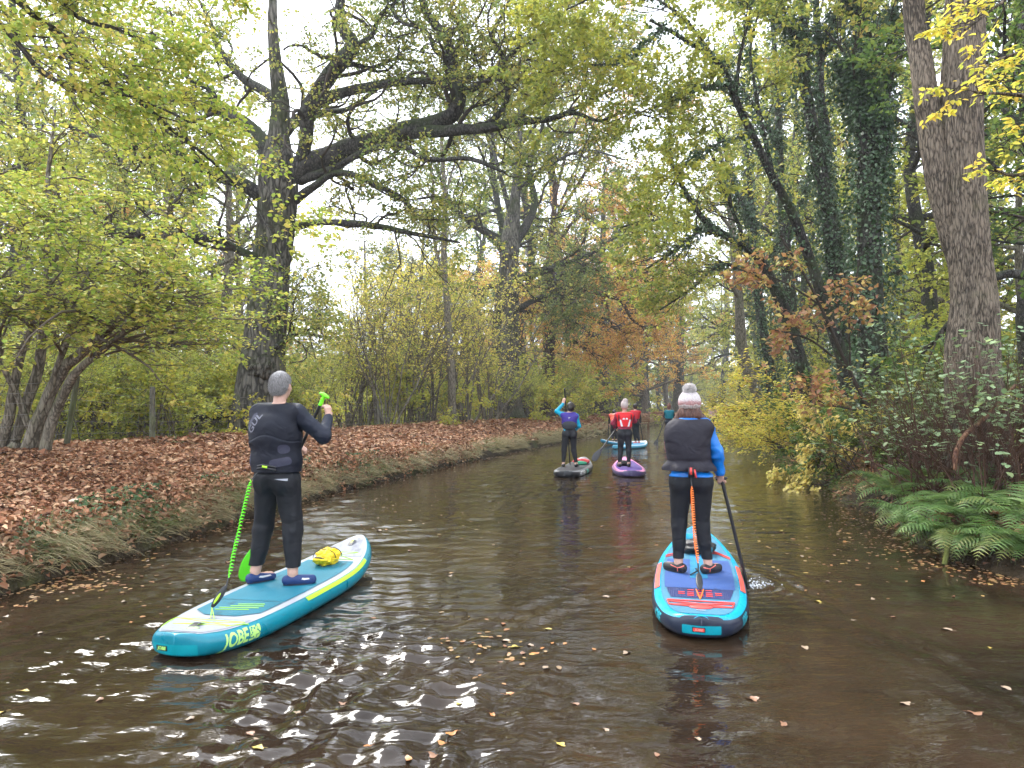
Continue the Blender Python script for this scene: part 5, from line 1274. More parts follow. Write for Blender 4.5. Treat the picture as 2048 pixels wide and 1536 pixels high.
def nets(Fd, lo, h):
    S = Fd < 0
    c = [S[i:S.shape[0] - 1 + i, j:S.shape[1] - 1 + j, k:S.shape[2] - 1 + k] for i in (0, 1) for j in (0, 1) for k in (0, 1)]
    al = c[0] & True; an = c[0] | False
    for q in c[1:]: al = al & q; an = an | q
    act = an & ~al
    I = np.argwhere(act)
    idm = np.full(act.shape, -1, np.int64); idm[tuple(I.T)] = np.arange(len(I))
    off = np.array([[i, j, k] for i in (0, 1) for j in (0, 1) for k in (0, 1)])
    V8 = np.stack([Fd[tuple((I + o).T)] for o in off], 1)
    acc = np.zeros((len(I), 3)); cnt = np.zeros(len(I))
    for a in range(8):
        for b in range(a + 1, 8):
            if np.abs(off[a] - off[b]).sum() != 1: continue
            fa, fb = V8[:, a], V8[:, b]; m = (fa < 0) != (fb < 0)
            t = np.where(m, fa / np.where(m, fa - fb, 1), 0)[:, None]
            acc += np.where(m[:, None], off[a] + (off[b] - off[a]) * t, 0); cnt += m
    V = lo + h * (I + acc / np.maximum(cnt, 1)[:, None])
    fs = []
    for ax_ in range(3):
        sl0 = [slice(1, -1)] * 3; sl0[ax_] = slice(0, -1); sl1 = list(sl0); sl1[ax_] = slice(1, None)
        A, B = S[tuple(sl0)], S[tuple(sl1)]
        E = np.argwhere(A != B); inside = A[tuple(E.T)]
        base = E + np.array([0 if i == ax_ else 1 for i in range(3)])
        u, v = [(1, 2), (2, 0), (0, 1)][ax_]
        du = np.zeros(3, int); du[u] = 1; dv = np.zeros(3, int); dv[v] = 1
        q = np.stack([idm[tuple((base - du - dv).T)], idm[tuple((base - dv).T)], idm[tuple(base.T)], idm[tuple((base - du).T)]], 1)
        q[~inside] = q[~inside][:, ::-1]
        fs.append(q[(q >= 0).all(1)])
    return V, np.concatenate(fs)

def sdf_mesh(name, prims, mat, parent, h, **k):
    V, f = nets(*field(prims, h, **k))
    return mesh(name, V, [f], mat, parent, True)

def wrinkle(amp, sx, sy, sz, seed=0, fine=0.0):
    def fn(X, Y, Z):
        X, Y, Z = np.broadcast_arrays(X, Y, Z)
        r = amp * 2 * (np.abs(vnoise(X * sx + seed, Y * sy, Z * sz) - .5) * 2 - .35)
        if fine: r = r + fine * (vnoise(X * sx * 2.6, Y * sy * 2.6, Z * sz * 2.4 + seed) - .5)
        return r
    return fn

def hand(wr, d, palm_n, thumb_s, curl=1.0, r=1.0, spread=1.0):
    """prims of a hand: wrist point, hand direction, palm normal (fingers curl towards it), thumb side (+1/-1)"""
    d = np.array(d, float) / np.linalg.norm(d); nn = np.array(palm_n, float); nn = nn - d * (nn @ d); nn /= np.linalg.norm(nn)
    s = np.cross(d, nn) * thumb_s; w_ = np.array(wr, float)
    out = [cap(w_ + d * .012 + s * .012, w_ + d * .075 + s * .024, .015 * r, .014 * r), cap(w_ + d * .012, w_ + d * .078, .016 * r, .014 * r), cap(w_ + d * .012 - s * .012, w_ + d * .07 - s * .024, .015 * r, .013 * r), cap(w_ - d * .02, w_ + d * .02, .024 * r, .022 * r)]
    for i, (o, L) in enumerate(((.027, .068), (.009, .078), (-.010, .072), (-.028, .056))):
        p = w_ + d * (.083 - abs(o) * .15) + s * o; a = .45 * curl; dd = d
        for seg, fr in enumerate((.42, .32, .26)):
            dd = math.cos(a) * d + math.sin(a) * nn + s * o * 1.2 * spread; dd = dd / np.linalg.norm(dd)
            q = p + dd * L * fr
            out.append(cap(p, q, (.0098 - .0011 * seg) * r, (.0090 - .0012 * seg) * r)); p = q; a += .62 * curl
    p = w_ + d * .022 + s * .026; q = p + (d * .55 + s * .65 + nn * .35 * curl) * .034; z = q + (d * .8 + s * .1 + nn * .75 * curl) * .030
    out += [cap(p, q, .0135 * r, .0115 * r), cap(q, z, .011 * r, .0085 * r)]
    return out

def head_prims(c, yaw=0.0, pitch=0.0, s=1.0):
    R = rotm(-pitch, 0, -yaw)
    T = lambda v: np.array(c) + R @ (np.array(v) * s)
    out = [ell(T((0, -.012, .02)), np.array((.076, .096, .098)) * s, R), ell(T((0, .03, -.03)), np.array((.06, .07, .085)) * s, R), cap(T((0, .068, -.092)), T((0, .06, -.08)), .022 * s),
           cap(T((0, .098, .012)), T((0, .117, -.022)), .009 * s, .013 * s), cap(T((-.03, .088, .03)), T((.03, .088, .03)), .010 * s), cap(T((-.02, .093, -.052)), T((.02, .093, -.052)), .008 * s),
           cap(T((-.02, .094, -.066)), T((.02, .094, -.066)), .0085 * s)]
    for sx in (-1, 1):
        out += [ell(T((sx * .079, -.004, -.008)), np.array((.011, .020, .033)) * s, R @ rotm(0, 0, -sx * .35)), ell(T((sx * .032, .082, -.02)), np.array((.02, .02, .02)) * s, R)]
    return out, T, R
def limb2(a, b, c, r):
    return [cap(a, b, r[0], r[1]), cap(b, c, r[1] * 1.0, r[2])]

SKIN = simple('skin', (0.55, 0.33, 0.25), .5, .4, .1, 14, .1, 200, .001)
def cloth(name, c, rough=.75, spec=.25, bs=260, bump=.25, d=.0012, var=.1):
    t = NT(name); o = t.coord('Object'); nz = t.noise(o, 6, 4); fine = t.noise(o, bs, 2)
    fold = t.noise(t.coord('Object', (1, 1, 1.6)), 6, 1.5, .5, 1.2)
    hs = t.n('HueSaturation'); t.put(hs.inputs['Color'], (*c, 1)); t.put(hs.inputs['Value'], t.math('MULTIPLY_ADD', nz, .5, .8))
    b1 = t.bump(fold, .45, .025); b2 = t.bump(fine, bump, d, b1)
    return t.done(t.pbr(hs.outputs[0], t.math('MULTIPLY_ADD', nz, .25, rough - .15), spec, b2))

def person(label, x, y, z, yaw, J, h, colors, opts, group=None):
    """J joints in metres, feet at z=0, facing +y. returns root, dict of parts"""
    root = empty('person', (x, y, z), -yaw); tag(root, label, 'person', group)
    g = lambda k: np.array(J[k], float)
    ck, pel, nk, hd = g('chest'), g('pelvis'), g('neck'), g('head')
    B = J.get('build', 1.0); fem = opts.get('fem', False)
    W = J.get('w', {})
    cw, cd = W.get('chest', .165), W.get('cd', .115); ww = W.get('waist', .145); hw = W.get('hip', .165)
    waist = (ck * .42 + pel * .58)
    up_ = nrm(ck - pel)
    tor = [ell(ck, (cw, cd, .17)), ell(ck + up_ * .10, (cw * .98, cd * .86, .11)), ell(waist, (ww, cd * .93, .16)), ell(pel, (hw, cd * 1.0, .12)), cap(pel + [-hw * .45, -.035, -.02], pel + [-hw * .45, -.04, -.04], .085), cap(pel + [hw * .45, -.035, -.02], pel + [hw * .45, -.04, -.04], .085)]
    sh = [cap(g('shL'), nk - [0, 0, .035], .062, .055), cap(g('shR'), nk - [0, 0, .035], .062, .055)]
    arms = {}
    ar = J.get('arm', (.056, .044, .030))
    for s in 'LR':
        arms[s] = [ell(g('sh' + s), (.066, .062, .062))] + limb2(g('sh' + s), g('el' + s), g('wr' + s), ar)
    legs = {}
    lr = J.get('leg', (.088, .062, .042))
    for s in 'LR':
        hp, kn, an = g('hip' + s), g('kn' + s), g('an' + s)
        legs[s] = [cap(hp, kn, lr[0], lr[1]), cap(kn, an, lr[1] * .92, lr[2]), cap(kn + (an - kn) * .12 - [0, .018, 0], kn + (an - kn) * .5 - [0, .014, 0], lr[1] * .82, lr[1] * .72)]
    feet = {}
    for s in 'LR':
        an = g('an' + s); az = J.get('ft' + s, 0.0); f = np.array([math.sin(az), math.cos(az), 0]); fl = J.get('foot', .235)
        o = np.array([an[0], an[1], 0])
        feet[s] = [cap(o - f * .045 + [0, 0, .042], o + f * .02 + [0, 0, .05], .036, .034), cap(o + f * .02 + [0, 0, .045], o + f * (fl - .09) + [0, 0, .030], .036, .028), cap(o + f * .05 + [0, 0, .034], o + f * (fl - .10) + [0, 0, .032], .040, .040), cap(an, o + [0, 0, .05], lr[2] * .82, .036)]
    hp_, T, R = head_prims(hd, J.get('hyaw', 0), J.get('hpitch', 0), J.get('hs', 1.0))
    neck = [cap(nk - [0, 0, .05], hd - [0, .01, .05], .056, .052)]
    hands = []
    for s in 'LR':
        if 'hand' + s in J:
            hands += hand(g('wr' + s), *J['hand' + s])
    allp = tor + sh + arms['L'] + arms['R'] + legs['L'] + legs['R'] + feet['L'] + feet['R'] + neck + hp_
    Fb = allp
    body = field(Fb + hands, h, k=.012 if h < .006 else .02)
    V, f = nets(*body); mesh('body', V, [f], SKIN, root, True)
    for sx in (-1, 1):
        gg = Geo(); e = T((sx * .032, .094, .012)); gg.ell(e, (.0115,) * 3, nu=12, nv=8); gg.build('eye', EYE, root)
    out = dict(root=root, T=T, R=R, tor=tor, sh=sh, arms=arms, legs=legs, feet=feet, neck=neck)
    # trousers
    lz = opts.get('trouser_hem', .12)
    out['trousers'] = sdf_mesh('trousers', tor[2:] + legs['L'] + legs['R'], colors['trousers'], root, h, k=.035, infl=opts.get('tr_infl', .010), wr=wrinkle(opts.get('tr_wr', .004), 9, 9, 6, 3, .004),
                               planes=[((0, 0, lz), (0, 0, -1)), (pel + [0, 0, opts.get('tr_top', .13)], (0, 0, 1))])
    # top with sleeves
    if 'top' in colors:
        pl = [(pel + [0, 0, opts.get('top_hem', -.02)], (0, 0, -1)), (nk + [0, 0, opts.get('collar', .0)], (0, -.35, 1))]
        slv = []
        for s in 'LR':
            a = arms[s]; e, w_ = a[2][1], a[2][2]; cut = w_ + (e - w_) * opts.get('cuff', .06)
            slv += [a[0], a[1], cap(e, cut, ar[1], ar[2])]
        if opts.get('raised'):
            sdf_mesh('sleeve', arms[opts['raised']][:1] + slv[0 if opts['raised'] == 'L' else 3:][:3], colors['top'], root, h, k=.03, infl=opts.get('top_infl', .009) + .001)
        out['top'] = sdf_mesh('top', tor + sh + slv, colors['top'], root, h, k=.035, infl=opts.get('top_infl', .009), wr=wrinkle(opts.get('top_wr', .004), 10, 10, 14, 5, .003), planes=pl)
    if 'vest' in colors:
        vi = opts.get('vest_infl', .032)
        pl = [(pel + [0, 0, opts.get('vest_hem', .06)], (0, .0, -1)), (nk + [0, 0, opts.get('vest_top', .01)], (0, -.15, 1))]
        neg = []
        for s, sg in (('L', -1), ('R', 1)):
            p0 = g('sh' + s); nx = opts.get('negx', .055); neg.append(cap(p0 + [sg * nx, .0, .10], p0 + [sg * nx, .02, -.10], .062, .058)); neg.append(cap(p0 + [sg * nx, .0, -.04], g('el' + s), .058, .05))
        neg.append(cap(nk + [0, .06, -.05], nk + [0, .02, .1], .062, .075))
        vp = tor[:opts.get('vest_n', 4)] + sh
        out['vest'] = sdf_mesh('vest', vp, colors['vest'], root, h, k=.05, infl=vi, neg=neg, negk=.02, planes=pl, wr=opts.get('vest_wr'))
        out['vest_field'] = (vp, vi, neg, pl)
    shm = colors['shoes']
    for s in 'LR':
        an = g('an' + s)
        out['shoe' + s] = sdf_mesh('shoe', feet[s][:3], shm, root, min(h, .008), k=.02, infl=.008, planes=[((0, 0, -.0), (0, 0, -1)), ((an[0], an[1], .085), (0, .25 * math.cos(J.get('ft' + s, 0)), 1))])
        az = J.get('ft' + s, 0.0); f_ = np.array([math.sin(az), math.cos(az), 0]); o = np.array([an[0], an[1], 0])
        so_ = Geo(); th = np.linspace(0, 2 * PI, 24, endpoint=False); fl = J.get('foot', .235); r_ = np.array([f_[1], -f_[0], 0])
        pts = o + f_ * (.05 + (fl * .52) * np.cos(th)[:, None]) * 1.0 + r_ * (.046 * np.sin(th)[:, None] * (1 + .12 * np.cos(th)[:, None]))
        so_.add(np.vstack([pts + [0, 0, .001], pts + [0, 0, .014]]), [[[i, (i + 1) % 24, 24 + (i + 1) % 24, 24 + i] for i in range(24)]])
        so_.build('sole', colors.get('sole', shm), out['shoe' + s], True)
    return out
EYE = simple('eye', (0.10, 0.08, 0.07), .2, .6)

# ---------------------------------------------------------------- writing and marks laid on a surface
def text_mesh(txt, size, extr=0.0, shear=0.0, bold=.0, sx=1.0):
    cu = bpy.data.curves.new('lettering', 'FONT'); cu.body = txt; cu.size = size; cu.shear = shear; cu.offset = bold; cu.align_x = 'CENTER'; cu.align_y = 'CENTER'; cu.resolution_u = 3
    ob = bpy.data.objects.new('lettering', cu); col.objects.link(ob)
    dg = bpy.context.evaluated_depsgraph_get(); me = ob.evaluated_get(dg).to_mesh()
    me.calc_loop_triangles()
    v = np.array([q.co[:] for q in me.vertices]).reshape(-1, 3); f = [list(t.vertices) for t in me.loop_triangles]
    ob.evaluated_get(dg).to_mesh_clear(); bpy.data.objects.remove(ob)
    v[:, 0] *= sx
    return v[:, :2], f

def tess(poly, step):
    """fill a 2D polygon (K,2) with a fine triangulated grid clipped by pulling the border"""
    import bmesh
    bm = bmesh.new(); vs = [bm.verts.new((p[0], p[1], 0)) for p in poly]; bm.faces.new(vs)
    bmesh.ops.triangulate(bm, faces=bm.faces[:])
    for _ in range(6):
        e = [x for x in bm.edges if x.calc_length() > step]
        if not e: break
        bmesh.ops.subdivide_edges(bm, edges=e, cuts=1)
        bmesh.ops.triangulate(bm, faces=bm.faces[:])
    bm.verts.index_update()
    v = np.array([q.co[:2] for q in bm.verts]); f = [[q.index for q in fc.verts] for fc in bm.faces]; bm.free()
    return v, f

def decal(name, v2, f, target, origin, ux, uy, direction, off, mat, parent=None, thick=0.0):
    """project a flat pattern on a mesh object (both in the target's local space)"""
    me = target.data
    key = me.name
    if key not in _bvh:
        _bvh[key] = BVHTree.FromPolygons([q.co[:] for q in me.vertices], [list(p.vertices) for p in me.polygons])
    b = _bvh[key]; d = Vector(direction).normalized(); o = Vector(origin); ux, uy = Vector(ux), Vector(uy)
    out = []; ok = []
    for p in v2:
        q = o + ux * float(p[0]) + uy * float(p[1]); hit = b.ray_cast(q - d * .6, d)
        if hit[0] is None: out.append(tuple(q)); ok.append(False)
        else:
            n_ = hit[1] if hit[1].dot(d) < 0 else -hit[1]
            out.append(tuple(hit[0] + (n_ * .5 - d * .5).normalized() * off)); ok.append(True)
    f = [t for t in f if all(ok[i] for i in t)]
    if not f: return None
    return mesh(name, np.array(out), [np.array(f)], mat, parent or target, False)
_bvh = {}
def rrect(w_, h_, r, n=4):
    pts = []
    for cx, cy, a0 in ((w_ / 2 - r, h_ / 2 - r, 0), (-w_ / 2 + r, h_ / 2 - r, PI / 2), (-w_ / 2 + r, -h_ / 2 + r, PI), (w_ / 2 - r, -h_ / 2 + r, 1.5 * PI)):
        for i in range(n + 1):
            a = a0 + i / n * PI / 2; pts.append((cx + r * math.cos(a), cy + r * math.sin(a)))
    return pts

# ================================================================ boards
class Board:
    """inflatable board in its own space: +y towards the nose, y from 0 (tail) to L"""
    def __init__(s, L, W, T=.14, tailw=.40, nosew=.12, rock=.16, tail_rock=.03):
        s.L, s.W, s.T = L, W, T
        tt = np.array([0, .012, .035, .09, .2, .4, .55, .7, .82, .9, .955, .985, 1.0])
        ww = np.array([.0, .42, .60, .77, .93, 1.0, 1.0, .93, .77, .58, .38, .21, .0])
        ww[1:5] *= np.array([tailw, (tailw + .2) , 1, 1]) / np.array([.55, .74, 1, 1]) if False else 1
        s.tab = crom(np.column_stack([tt, ww]), 200); s.rock, s.tr = rock, tail_rock
    def hw(s, t): return np.interp(t, s.tab[:, 0], np.clip(s.tab[:, 1], 0, 1)) * s.W / 2
    def zc(s, t): return s.rock * np.clip((t - .62) / .38, 0, 1) ** 2.1 + s.tr * np.clip((.12 - t) / .12, 0, 1) ** 2
    def th(s, t): return s.T * np.clip(np.sqrt(np.clip(s.hw(t) / (s.T * .62), 0, 1)), .05, 1) ** .9
    def top(s, t): return s.zc(t) + s.T / 2 + (s.th(t) - s.T) / 2 * .4
    def section(s, t, n=36):
        w_ = s.hw(t); h_ = s.th(t) / 2; r = np.minimum(h_, w_)
        a = np.linspace(0, 2 * PI, n, endpoint=False)
        ca, sa = np.cos(a), np.sin(a)
        x = np.sign(ca) * (w_ - r) * (np.abs(ca) > 1e-6) + r * np.sign(ca) * np.abs(ca) ** .85
        z = h_ * np.sign(sa) * np.abs(sa) ** .8
        return x, z
    def hull(s, name, mats, parent, midx_fn=None):
        ts = np.concatenate([[0.0005, .002, .006, .012, .02, .032], np.linspace(.045, .94, 60), [.955, .968, .978, .986, .992, .996, .999, .9999]])
        n = 40; V = []
        for t in ts:
            w_ = max(s.hw(t), .004); h_ = s.th(t) / 2; r = min(h_, w_)
            # flat top, round rail, flat bottom
            pts = []
            m = n // 4
            for k in range(m): pts.append((-(w_ - r) + 2 * (w_ - r) * k / m, h_))
            for k in range(m): a = PI / 2 - PI * k / m; pts.append(((w_ - r) + r * math.cos(a), h_ * math.sin(a)))
            for k in range(m): pts.append(((w_ - r) - 2 * (w_ - r) * k / m, -h_))
            for k in range(m): a = -PI / 2 - PI * k / m; pts.append((-(w_ - r) + r * math.cos(a), h_ * math.sin(a)))
            zc = s.top(t) - h_
            V += [(p[0], t * s.L, p[1] + zc) for p in pts]
        V = np.array(V); N = len(ts)
        i, j = np.meshgrid(np.arange(N - 1), np.arange(n), indexing='ij')
        f = np.stack([i * n + j, i * n + (j + 1) % n, (i + 1) * n + (j + 1) % n, (i + 1) * n + j], -1).reshape(-1, 4)
        e0 = np.array([list(range(n))[::-1]]); e1 = np.array([[(N - 1) * n + k for k in range(n)]])
        mi = np.zeros(len(f), int)
        if midx_fn: mi = np.array([midx_fn(ts[a], b) for a, b in zip(i.ravel(), j.ravel())])
        return mesh(name, V, [f, e0, e1], None, parent, True, mats=mats, midx=np.concatenate([mi, [0, 0]]))
    def deck(s, name, t0, t1, v0, v1, mat, parent, off=.003, nt_=60, nv=10, edge=None):
        """strip of deck between t0..t1 and lateral v0(t)..v1(t) in metres"""
        ts = np.linspace(t0, t1, nt_); V = []; 
        for t in ts:
            a, b = v0(t), v1(t)
            for k in range(nv):
                x = a + (b - a) * k / (nv - 1); w_ = s.hw(t); h_ = s.th(t) / 2; r = min(h_, w_)
                e = np.clip((abs(x) - (w_ - r)) / r, 0, .999); z = s.top(t) - h_ + h_ * math.sqrt(1 - e * e)
                V.append((x, t * s.L, z + off))
        i, j = np.meshgrid(np.arange(nt_ - 1), np.arange(nv - 1), indexing='ij')
        f = np.stack([i * nv + j, i * nv + j + 1, (i + 1) * nv + j + 1, (i + 1) * nv + j], -1).reshape(-1, 4)
        return mesh(name, V, [f], mat, parent, True)
    def pt(s, t, x, off=.0):
        w_ = s.hw(t); h_ = s.th(t) / 2; r = min(h_, w_); e = np.clip((abs(x) - (w_ - r)) / r, 0, .999)
        return np.array([x, t * s.L, s.top(t) - h_ + h_ * math.sqrt(1 - e * e) + off])

def board_root(name, label, tail, nose, zoff=0.0, pitch=0.0, cat='paddleboard', group=None):
    ax = np.array(nose) - np.array(tail); L = float(np.hypot(*ax)); yaw = math.atan2(ax[0], ax[1])
    r = empty(name, (tail[0], tail[1], zoff), -yaw); r.rotation_euler = (pitch, 0, -yaw)
    return tag(r, label, cat, group), L, yaw

def cords(parent, B, pts, mat, name='bungee', r=.0035, off=.006):
    g = Geo()
    for a, b in pts:
        t = np.linspace(0, 1, 9)[:, None]; q = np.array(a) + (np.array(b) - np.array(a)) * t
        P3 = [B.pt(p[0], p[1], off) for p in q]; g.tube(P3, r, 6)
    return g.build(name, mat, parent)

def coil(a, b, r, turns, wire, sag=.0, n_per=14, straight=.06):
    a, b = np.array(a, float), np.array(b, float); n = turns * n_per; t = np.linspace(0, 1, n)
    q = a + (b - a) * t[:, None]; q[:, 2] -= sag * np.sin(PI * t)
    T = nrm(np.gradient(q, axis=0)); u = nrm(np.cross(T, [0.3, 1, 0.1])); w_ = np.cross(T, u)
    env = np.clip(np.minimum(t, 1 - t) / straight, 0, 1)[:, None] * (.72 + .56 * vnoise(t * turns * .7, 1.5))[:, None]
    ph = ((t + .012 * vnoise(t * 9, 4.4)) * turns * 2 * PI)[:, None]; q = q + np.stack([.02 * (vnoise(t * 4, 2.2) - .5), 0 * t, .02 * (vnoise(t * 5, 7.2) - .5)], 1) * np.sin(PI * t)[:, None]
    return q + r * env * (np.cos(ph) * u + np.sin(ph) * w_)

def paddle(label, top, tip, blade_len, blade_w, shaftm, bladem, gripm, face=(0, 1, 0), r=.0145, grip=True, group=None):
    """T-grip paddle from grip point to blade tip"""
    top, tip = np.array(top, float), np.array(tip, float)
    root = empty('paddle', tuple(top)); tag(root, label, 'paddle', group)
    v = tip - top; L = np.linalg.norm(v); d = v / L
    fz = np.array(face, float); fz = nrm(fz - d * (fz @ d)); s = np.cross(d, fz)
    Geo().tube([d * .02, d * (L - blade_len * .8)], r, 12).build('shaft', shaftm, root)
    if grip:
        g = Geo(); R = np.stack([s, fz, -d], 1)
        g.ell((0, 0, 0), (.056, .020, .019), R, 18, 12); g.tube([d * .0, d * .035, d * .10], [.018, .016, .0175], 12); g.build('grip', gripm, root)
    # blade: teardrop plate with thickness and central ridge
    n, m = 18, 9; tt = np.linspace(0, 1, n); w_ = blade_w / 2 * np.clip(np.sin(PI * (tt * .86 + .07)) ** .65 * (.5 + .6 * tt), .12, 1)
    w_[0] = r * 1.1; w_[-1] *= .45
    V = []
    for side in (1, -1):
        for i in range(n):
            for k in range(m):
                q = -1 + 2 * k / (m - 1)
                V.append(d * (L - blade_len + blade_len * tt[i]) + s * w_[i] * q + fz * (side * (.004 + .012 * max(0, 1 - tt[i] * 1.2) * (1 - abs(q)) ** 1.5) * (1 - q * q * .7) + .02 * tt[i] ** 2 * (1 - .0)))
    i, j = np.meshgrid(np.arange(n - 1), np.arange(m - 1), indexing='ij'); f = np.stack([i * m + j, i * m + j + 1, (i + 1) * m + j + 1, (i + 1) * m + j], -1).reshape(-1, 4)
    f2 = f[:, ::-1] + n * m
    rim = []
    bd = [k for k in range(m)] + [i * m + m - 1 for i in range(1, n)] + [(n - 1) * m + k for k in range(m - 2, -1, -1)] + [i * m for i in range(n - 2, 0, -1)]
    for a, b in zip(bd, bd[1:] + bd[:1]): rim.append([a, a + n * m, b + n * m, b])
    mesh('blade', V, [f, f2, np.array(rim)], bladem, root, True)
    return root
# ================================================================ the man and his board
C = {}
C['teal'] = simple('teal_pvc', (0.0, 0.20, 0.27), .30, .5, .22, 7, .2, 260, .0015)
def padmat(name, c, sc=220, dirn='X', dist=.0015):
    t = NT(name); o = t.coord('Object')
    wv = t.n('TexWave', _wave_type='BANDS', _bands_direction=dirn, Scale=sc); t.put(wv.inputs['Vector'], o)
    nz = t.noise(o, 5, 4); n2 = t.noise(t.coord('Object', (1, .35, 1)), 9, 4)
    hs = t.n('HueSaturation'); t.put(hs.inputs['Color'], (*c, 1)); t.put(hs.inputs['Value'], t.math('MULTIPLY_ADD', nz, .3, .85))
    wet = t.ramp(n2, [(.60, (1, 1, 1)), (.70, (.62, .62, .62))])
    c2 = t.mix(1.0, hs.outputs[0], wet, 'MULTIPLY')
    return t.done(t.pbr(c2, .6, .35, t.bump(wv.outputs['Fac'], .3, dist)))
C['pad_teal'] = padmat('teal_pad', (0.012, 0.17, 0.24), 60, 'DIAGONAL')
C['pad_teal_g'] = padmat('teal_grooved_pad', (0.01, 0.155, 0.215), 45, 'Y', .004)
C['pad_grey'] = padmat('grey_pad', (0.30, 0.31, 0.345), 60, 'DIAGONAL', .003)
C['white_pvc'] = simple('white_pvc', (0.40, 0.42, 0.46), .35, .5, .06)
C['lime'] = simple('lime_rubber', (0.42, 0.80, 0.03), .4, .5, .08)
C['lime_leash'] = simple('lime_leash', (0.13, 0.80, 0.0), .25, .6, .05, **{'Coat_Weight': .3})
C['black'] = simple('black_rubber', (0.012, 0.012, 0.014), .45, .5, .1)
C['orange'] = simple('orange_leash', (0.95, 0.22, 0.02), .3, .6, .05)
C['coral'] = simple('coral_rubber', (0.80, 0.07, 0.06), .4, .5, .08)

root, L, yaw = board_root('paddleboard', 'teal and grey inflatable paddleboard with lime stripes, the man with grey hair stands on it', (-2.20, 4.93), (-1.60, 8.05), .075)
mb = root; B = Board(L, .80, .15)
edge = lambda t, m: max(B.hw(t) - m, .004)
B.hull('hull', [C['teal'], C['black']], root)
# deck zones
B.deck('border_pad', .015, .985, lambda t: -edge(t, .050), lambda t: edge(t, .050), C['white_pvc'], root, .0025, 90, 24)
B.deck('tail_pad', .022, .145, lambda t: -edge(t, .066), lambda t: edge(t, .066), C['pad_grey'], root, .0055, 30, 14)
B.deck('nose_pad', .80, .965, lambda t: -edge(t, .075), lambda t: edge(t, .075), C['pad_grey'], root, .0055, 30, 14)
cm = lambda t: min(edge(t, .115), .29 + .0 * t) * min(1, (t - .168) / .07 + .55) if t < .2 else min(edge(t, .115), .29)
B.deck('deck_pad', .30, .755, lambda t: -cm(t), lambda t: cm(t) if t < .7 else cm(t), C['pad_teal'], root, .0075, 50, 12)
B.deck('kick_pad', .165, .297, lambda t: -cm(t), lambda t: cm(t), C['pad_teal_g'], root, .0075, 24, 12)
for sg in (-1, 1):
    lo_, hi_ = (lambda t: edge(t, .042), lambda t: edge(t, .014)) if sg > 0 else (lambda t: -edge(t, .014), lambda t: -edge(t, .042))
    B.deck('side_stripe', .36, .80, lo_, hi_, C['lime'], root, .0045, 50, 4)
zz = [((.13, -.27), (.125, .27)), ((.125, .27), (.085, -.20)), ((.085, -.20), (.095, .22)), ((.095, .22), (.13, -.27)), ((.13, -.27), (.075, -.30)), ((.085, .20), (.125, .30))]
cords(root, B, zz, C['lime'], 'bungee')
cords(root, B, [((.775, -.2), (.84, .17)), ((.84, -.17), (.775, .2)), ((.775, -.2), (.775, .2)), ((.84, -.17), (.84, .17))], C['lime'], 'bungee')
g = Geo()
for k in range(4):
    t = .205 + k * .017; q = [B.pt(t + .002 * i, -.12 + .03 * k * (k > 1) + (.30 - .05 * abs(k - 1)) * i / 6, .0105) for i in range(7)]
    g.tube(q, .0028, 4)
g.build('pad_line', C['lime'], root)
for tt, ww in ((.895, .06), (.055, .06)):
    g = Geo(); q = [B.pt(tt + .045 * i / 7, 0, .010 + .016 * math.sin(PI * i / 7)) for i in range(8)]
    V = np.vstack([np.array(q) + [-.022, 0, 0], np.array(q) + [.022, 0, 0]]); g.add(V, [[[i, i + 1, i + 9, i + 8] for i in range(7)]])
    hnd = g.build('handle', C['black'], root)
    v = V.copy(); v[:8, 0] += .012; v[8:, 0] -= .012; v[:, 2] += .002
    if tt > .5: mesh('handle_tag', v[[2, 3, 4, 5, 10, 11, 12, 13]], [[[0, 1, 5, 4], [1, 2, 6, 5], [2, 3, 7, 6]]], C['lime'], hnd)
g = Geo(); g.ell(B.pt(.055, .02, .008), (.05, .035, .006)); g.build('emblem', simple('badge_green', (0.30, 0.38, 0.22), .5), root)
hull = [o for o in root.children if o.name.startswith('hull')][0]
# word on the right rail near the tail
def rail_text(hull, txt, size, yc, z, side, mat, shear=.0, bold=0.0, sx=1.0, name='lettering', off=.003):
    v, f = text_mesh(txt, size, 0, shear, bold, sx)
    v, f = split_long(v, f, size * .25)
    return decal(name, v, f, hull, (side * .6, yc, z), (0, side, 0), (0, 0, 1), (-side, 0, 0), off, mat)
def split_long(v, f, step):
    import bmesh
    bm = bmesh.new(); vs = [bm.verts.new((p[0], p[1], 0)) for p in v]
    for t in f:
        try: bm.faces.new([vs[i] for i in t])
        except ValueError: pass
    for _ in range(4):
        e = [x for x in bm.edges if x.calc_length() > step]
        if not e: break
        bmesh.ops.subdivide_edges(bm, edges=e, cuts=1); bmesh.ops.triangulate(bm, faces=bm.faces[:])
    bm.verts.index_update()
    a = np.array([q.co[:2] for q in bm.verts]); b = [[q.index for q in x.verts] for x in bm.faces]; bm.free()
    return a, b
jm = simple('lime_print', (0.50, 0.86, 0.22), .4)
rail_text(hull, 'JOBE', .125, .255, .008, 1, jm, .25, .0035, .72)
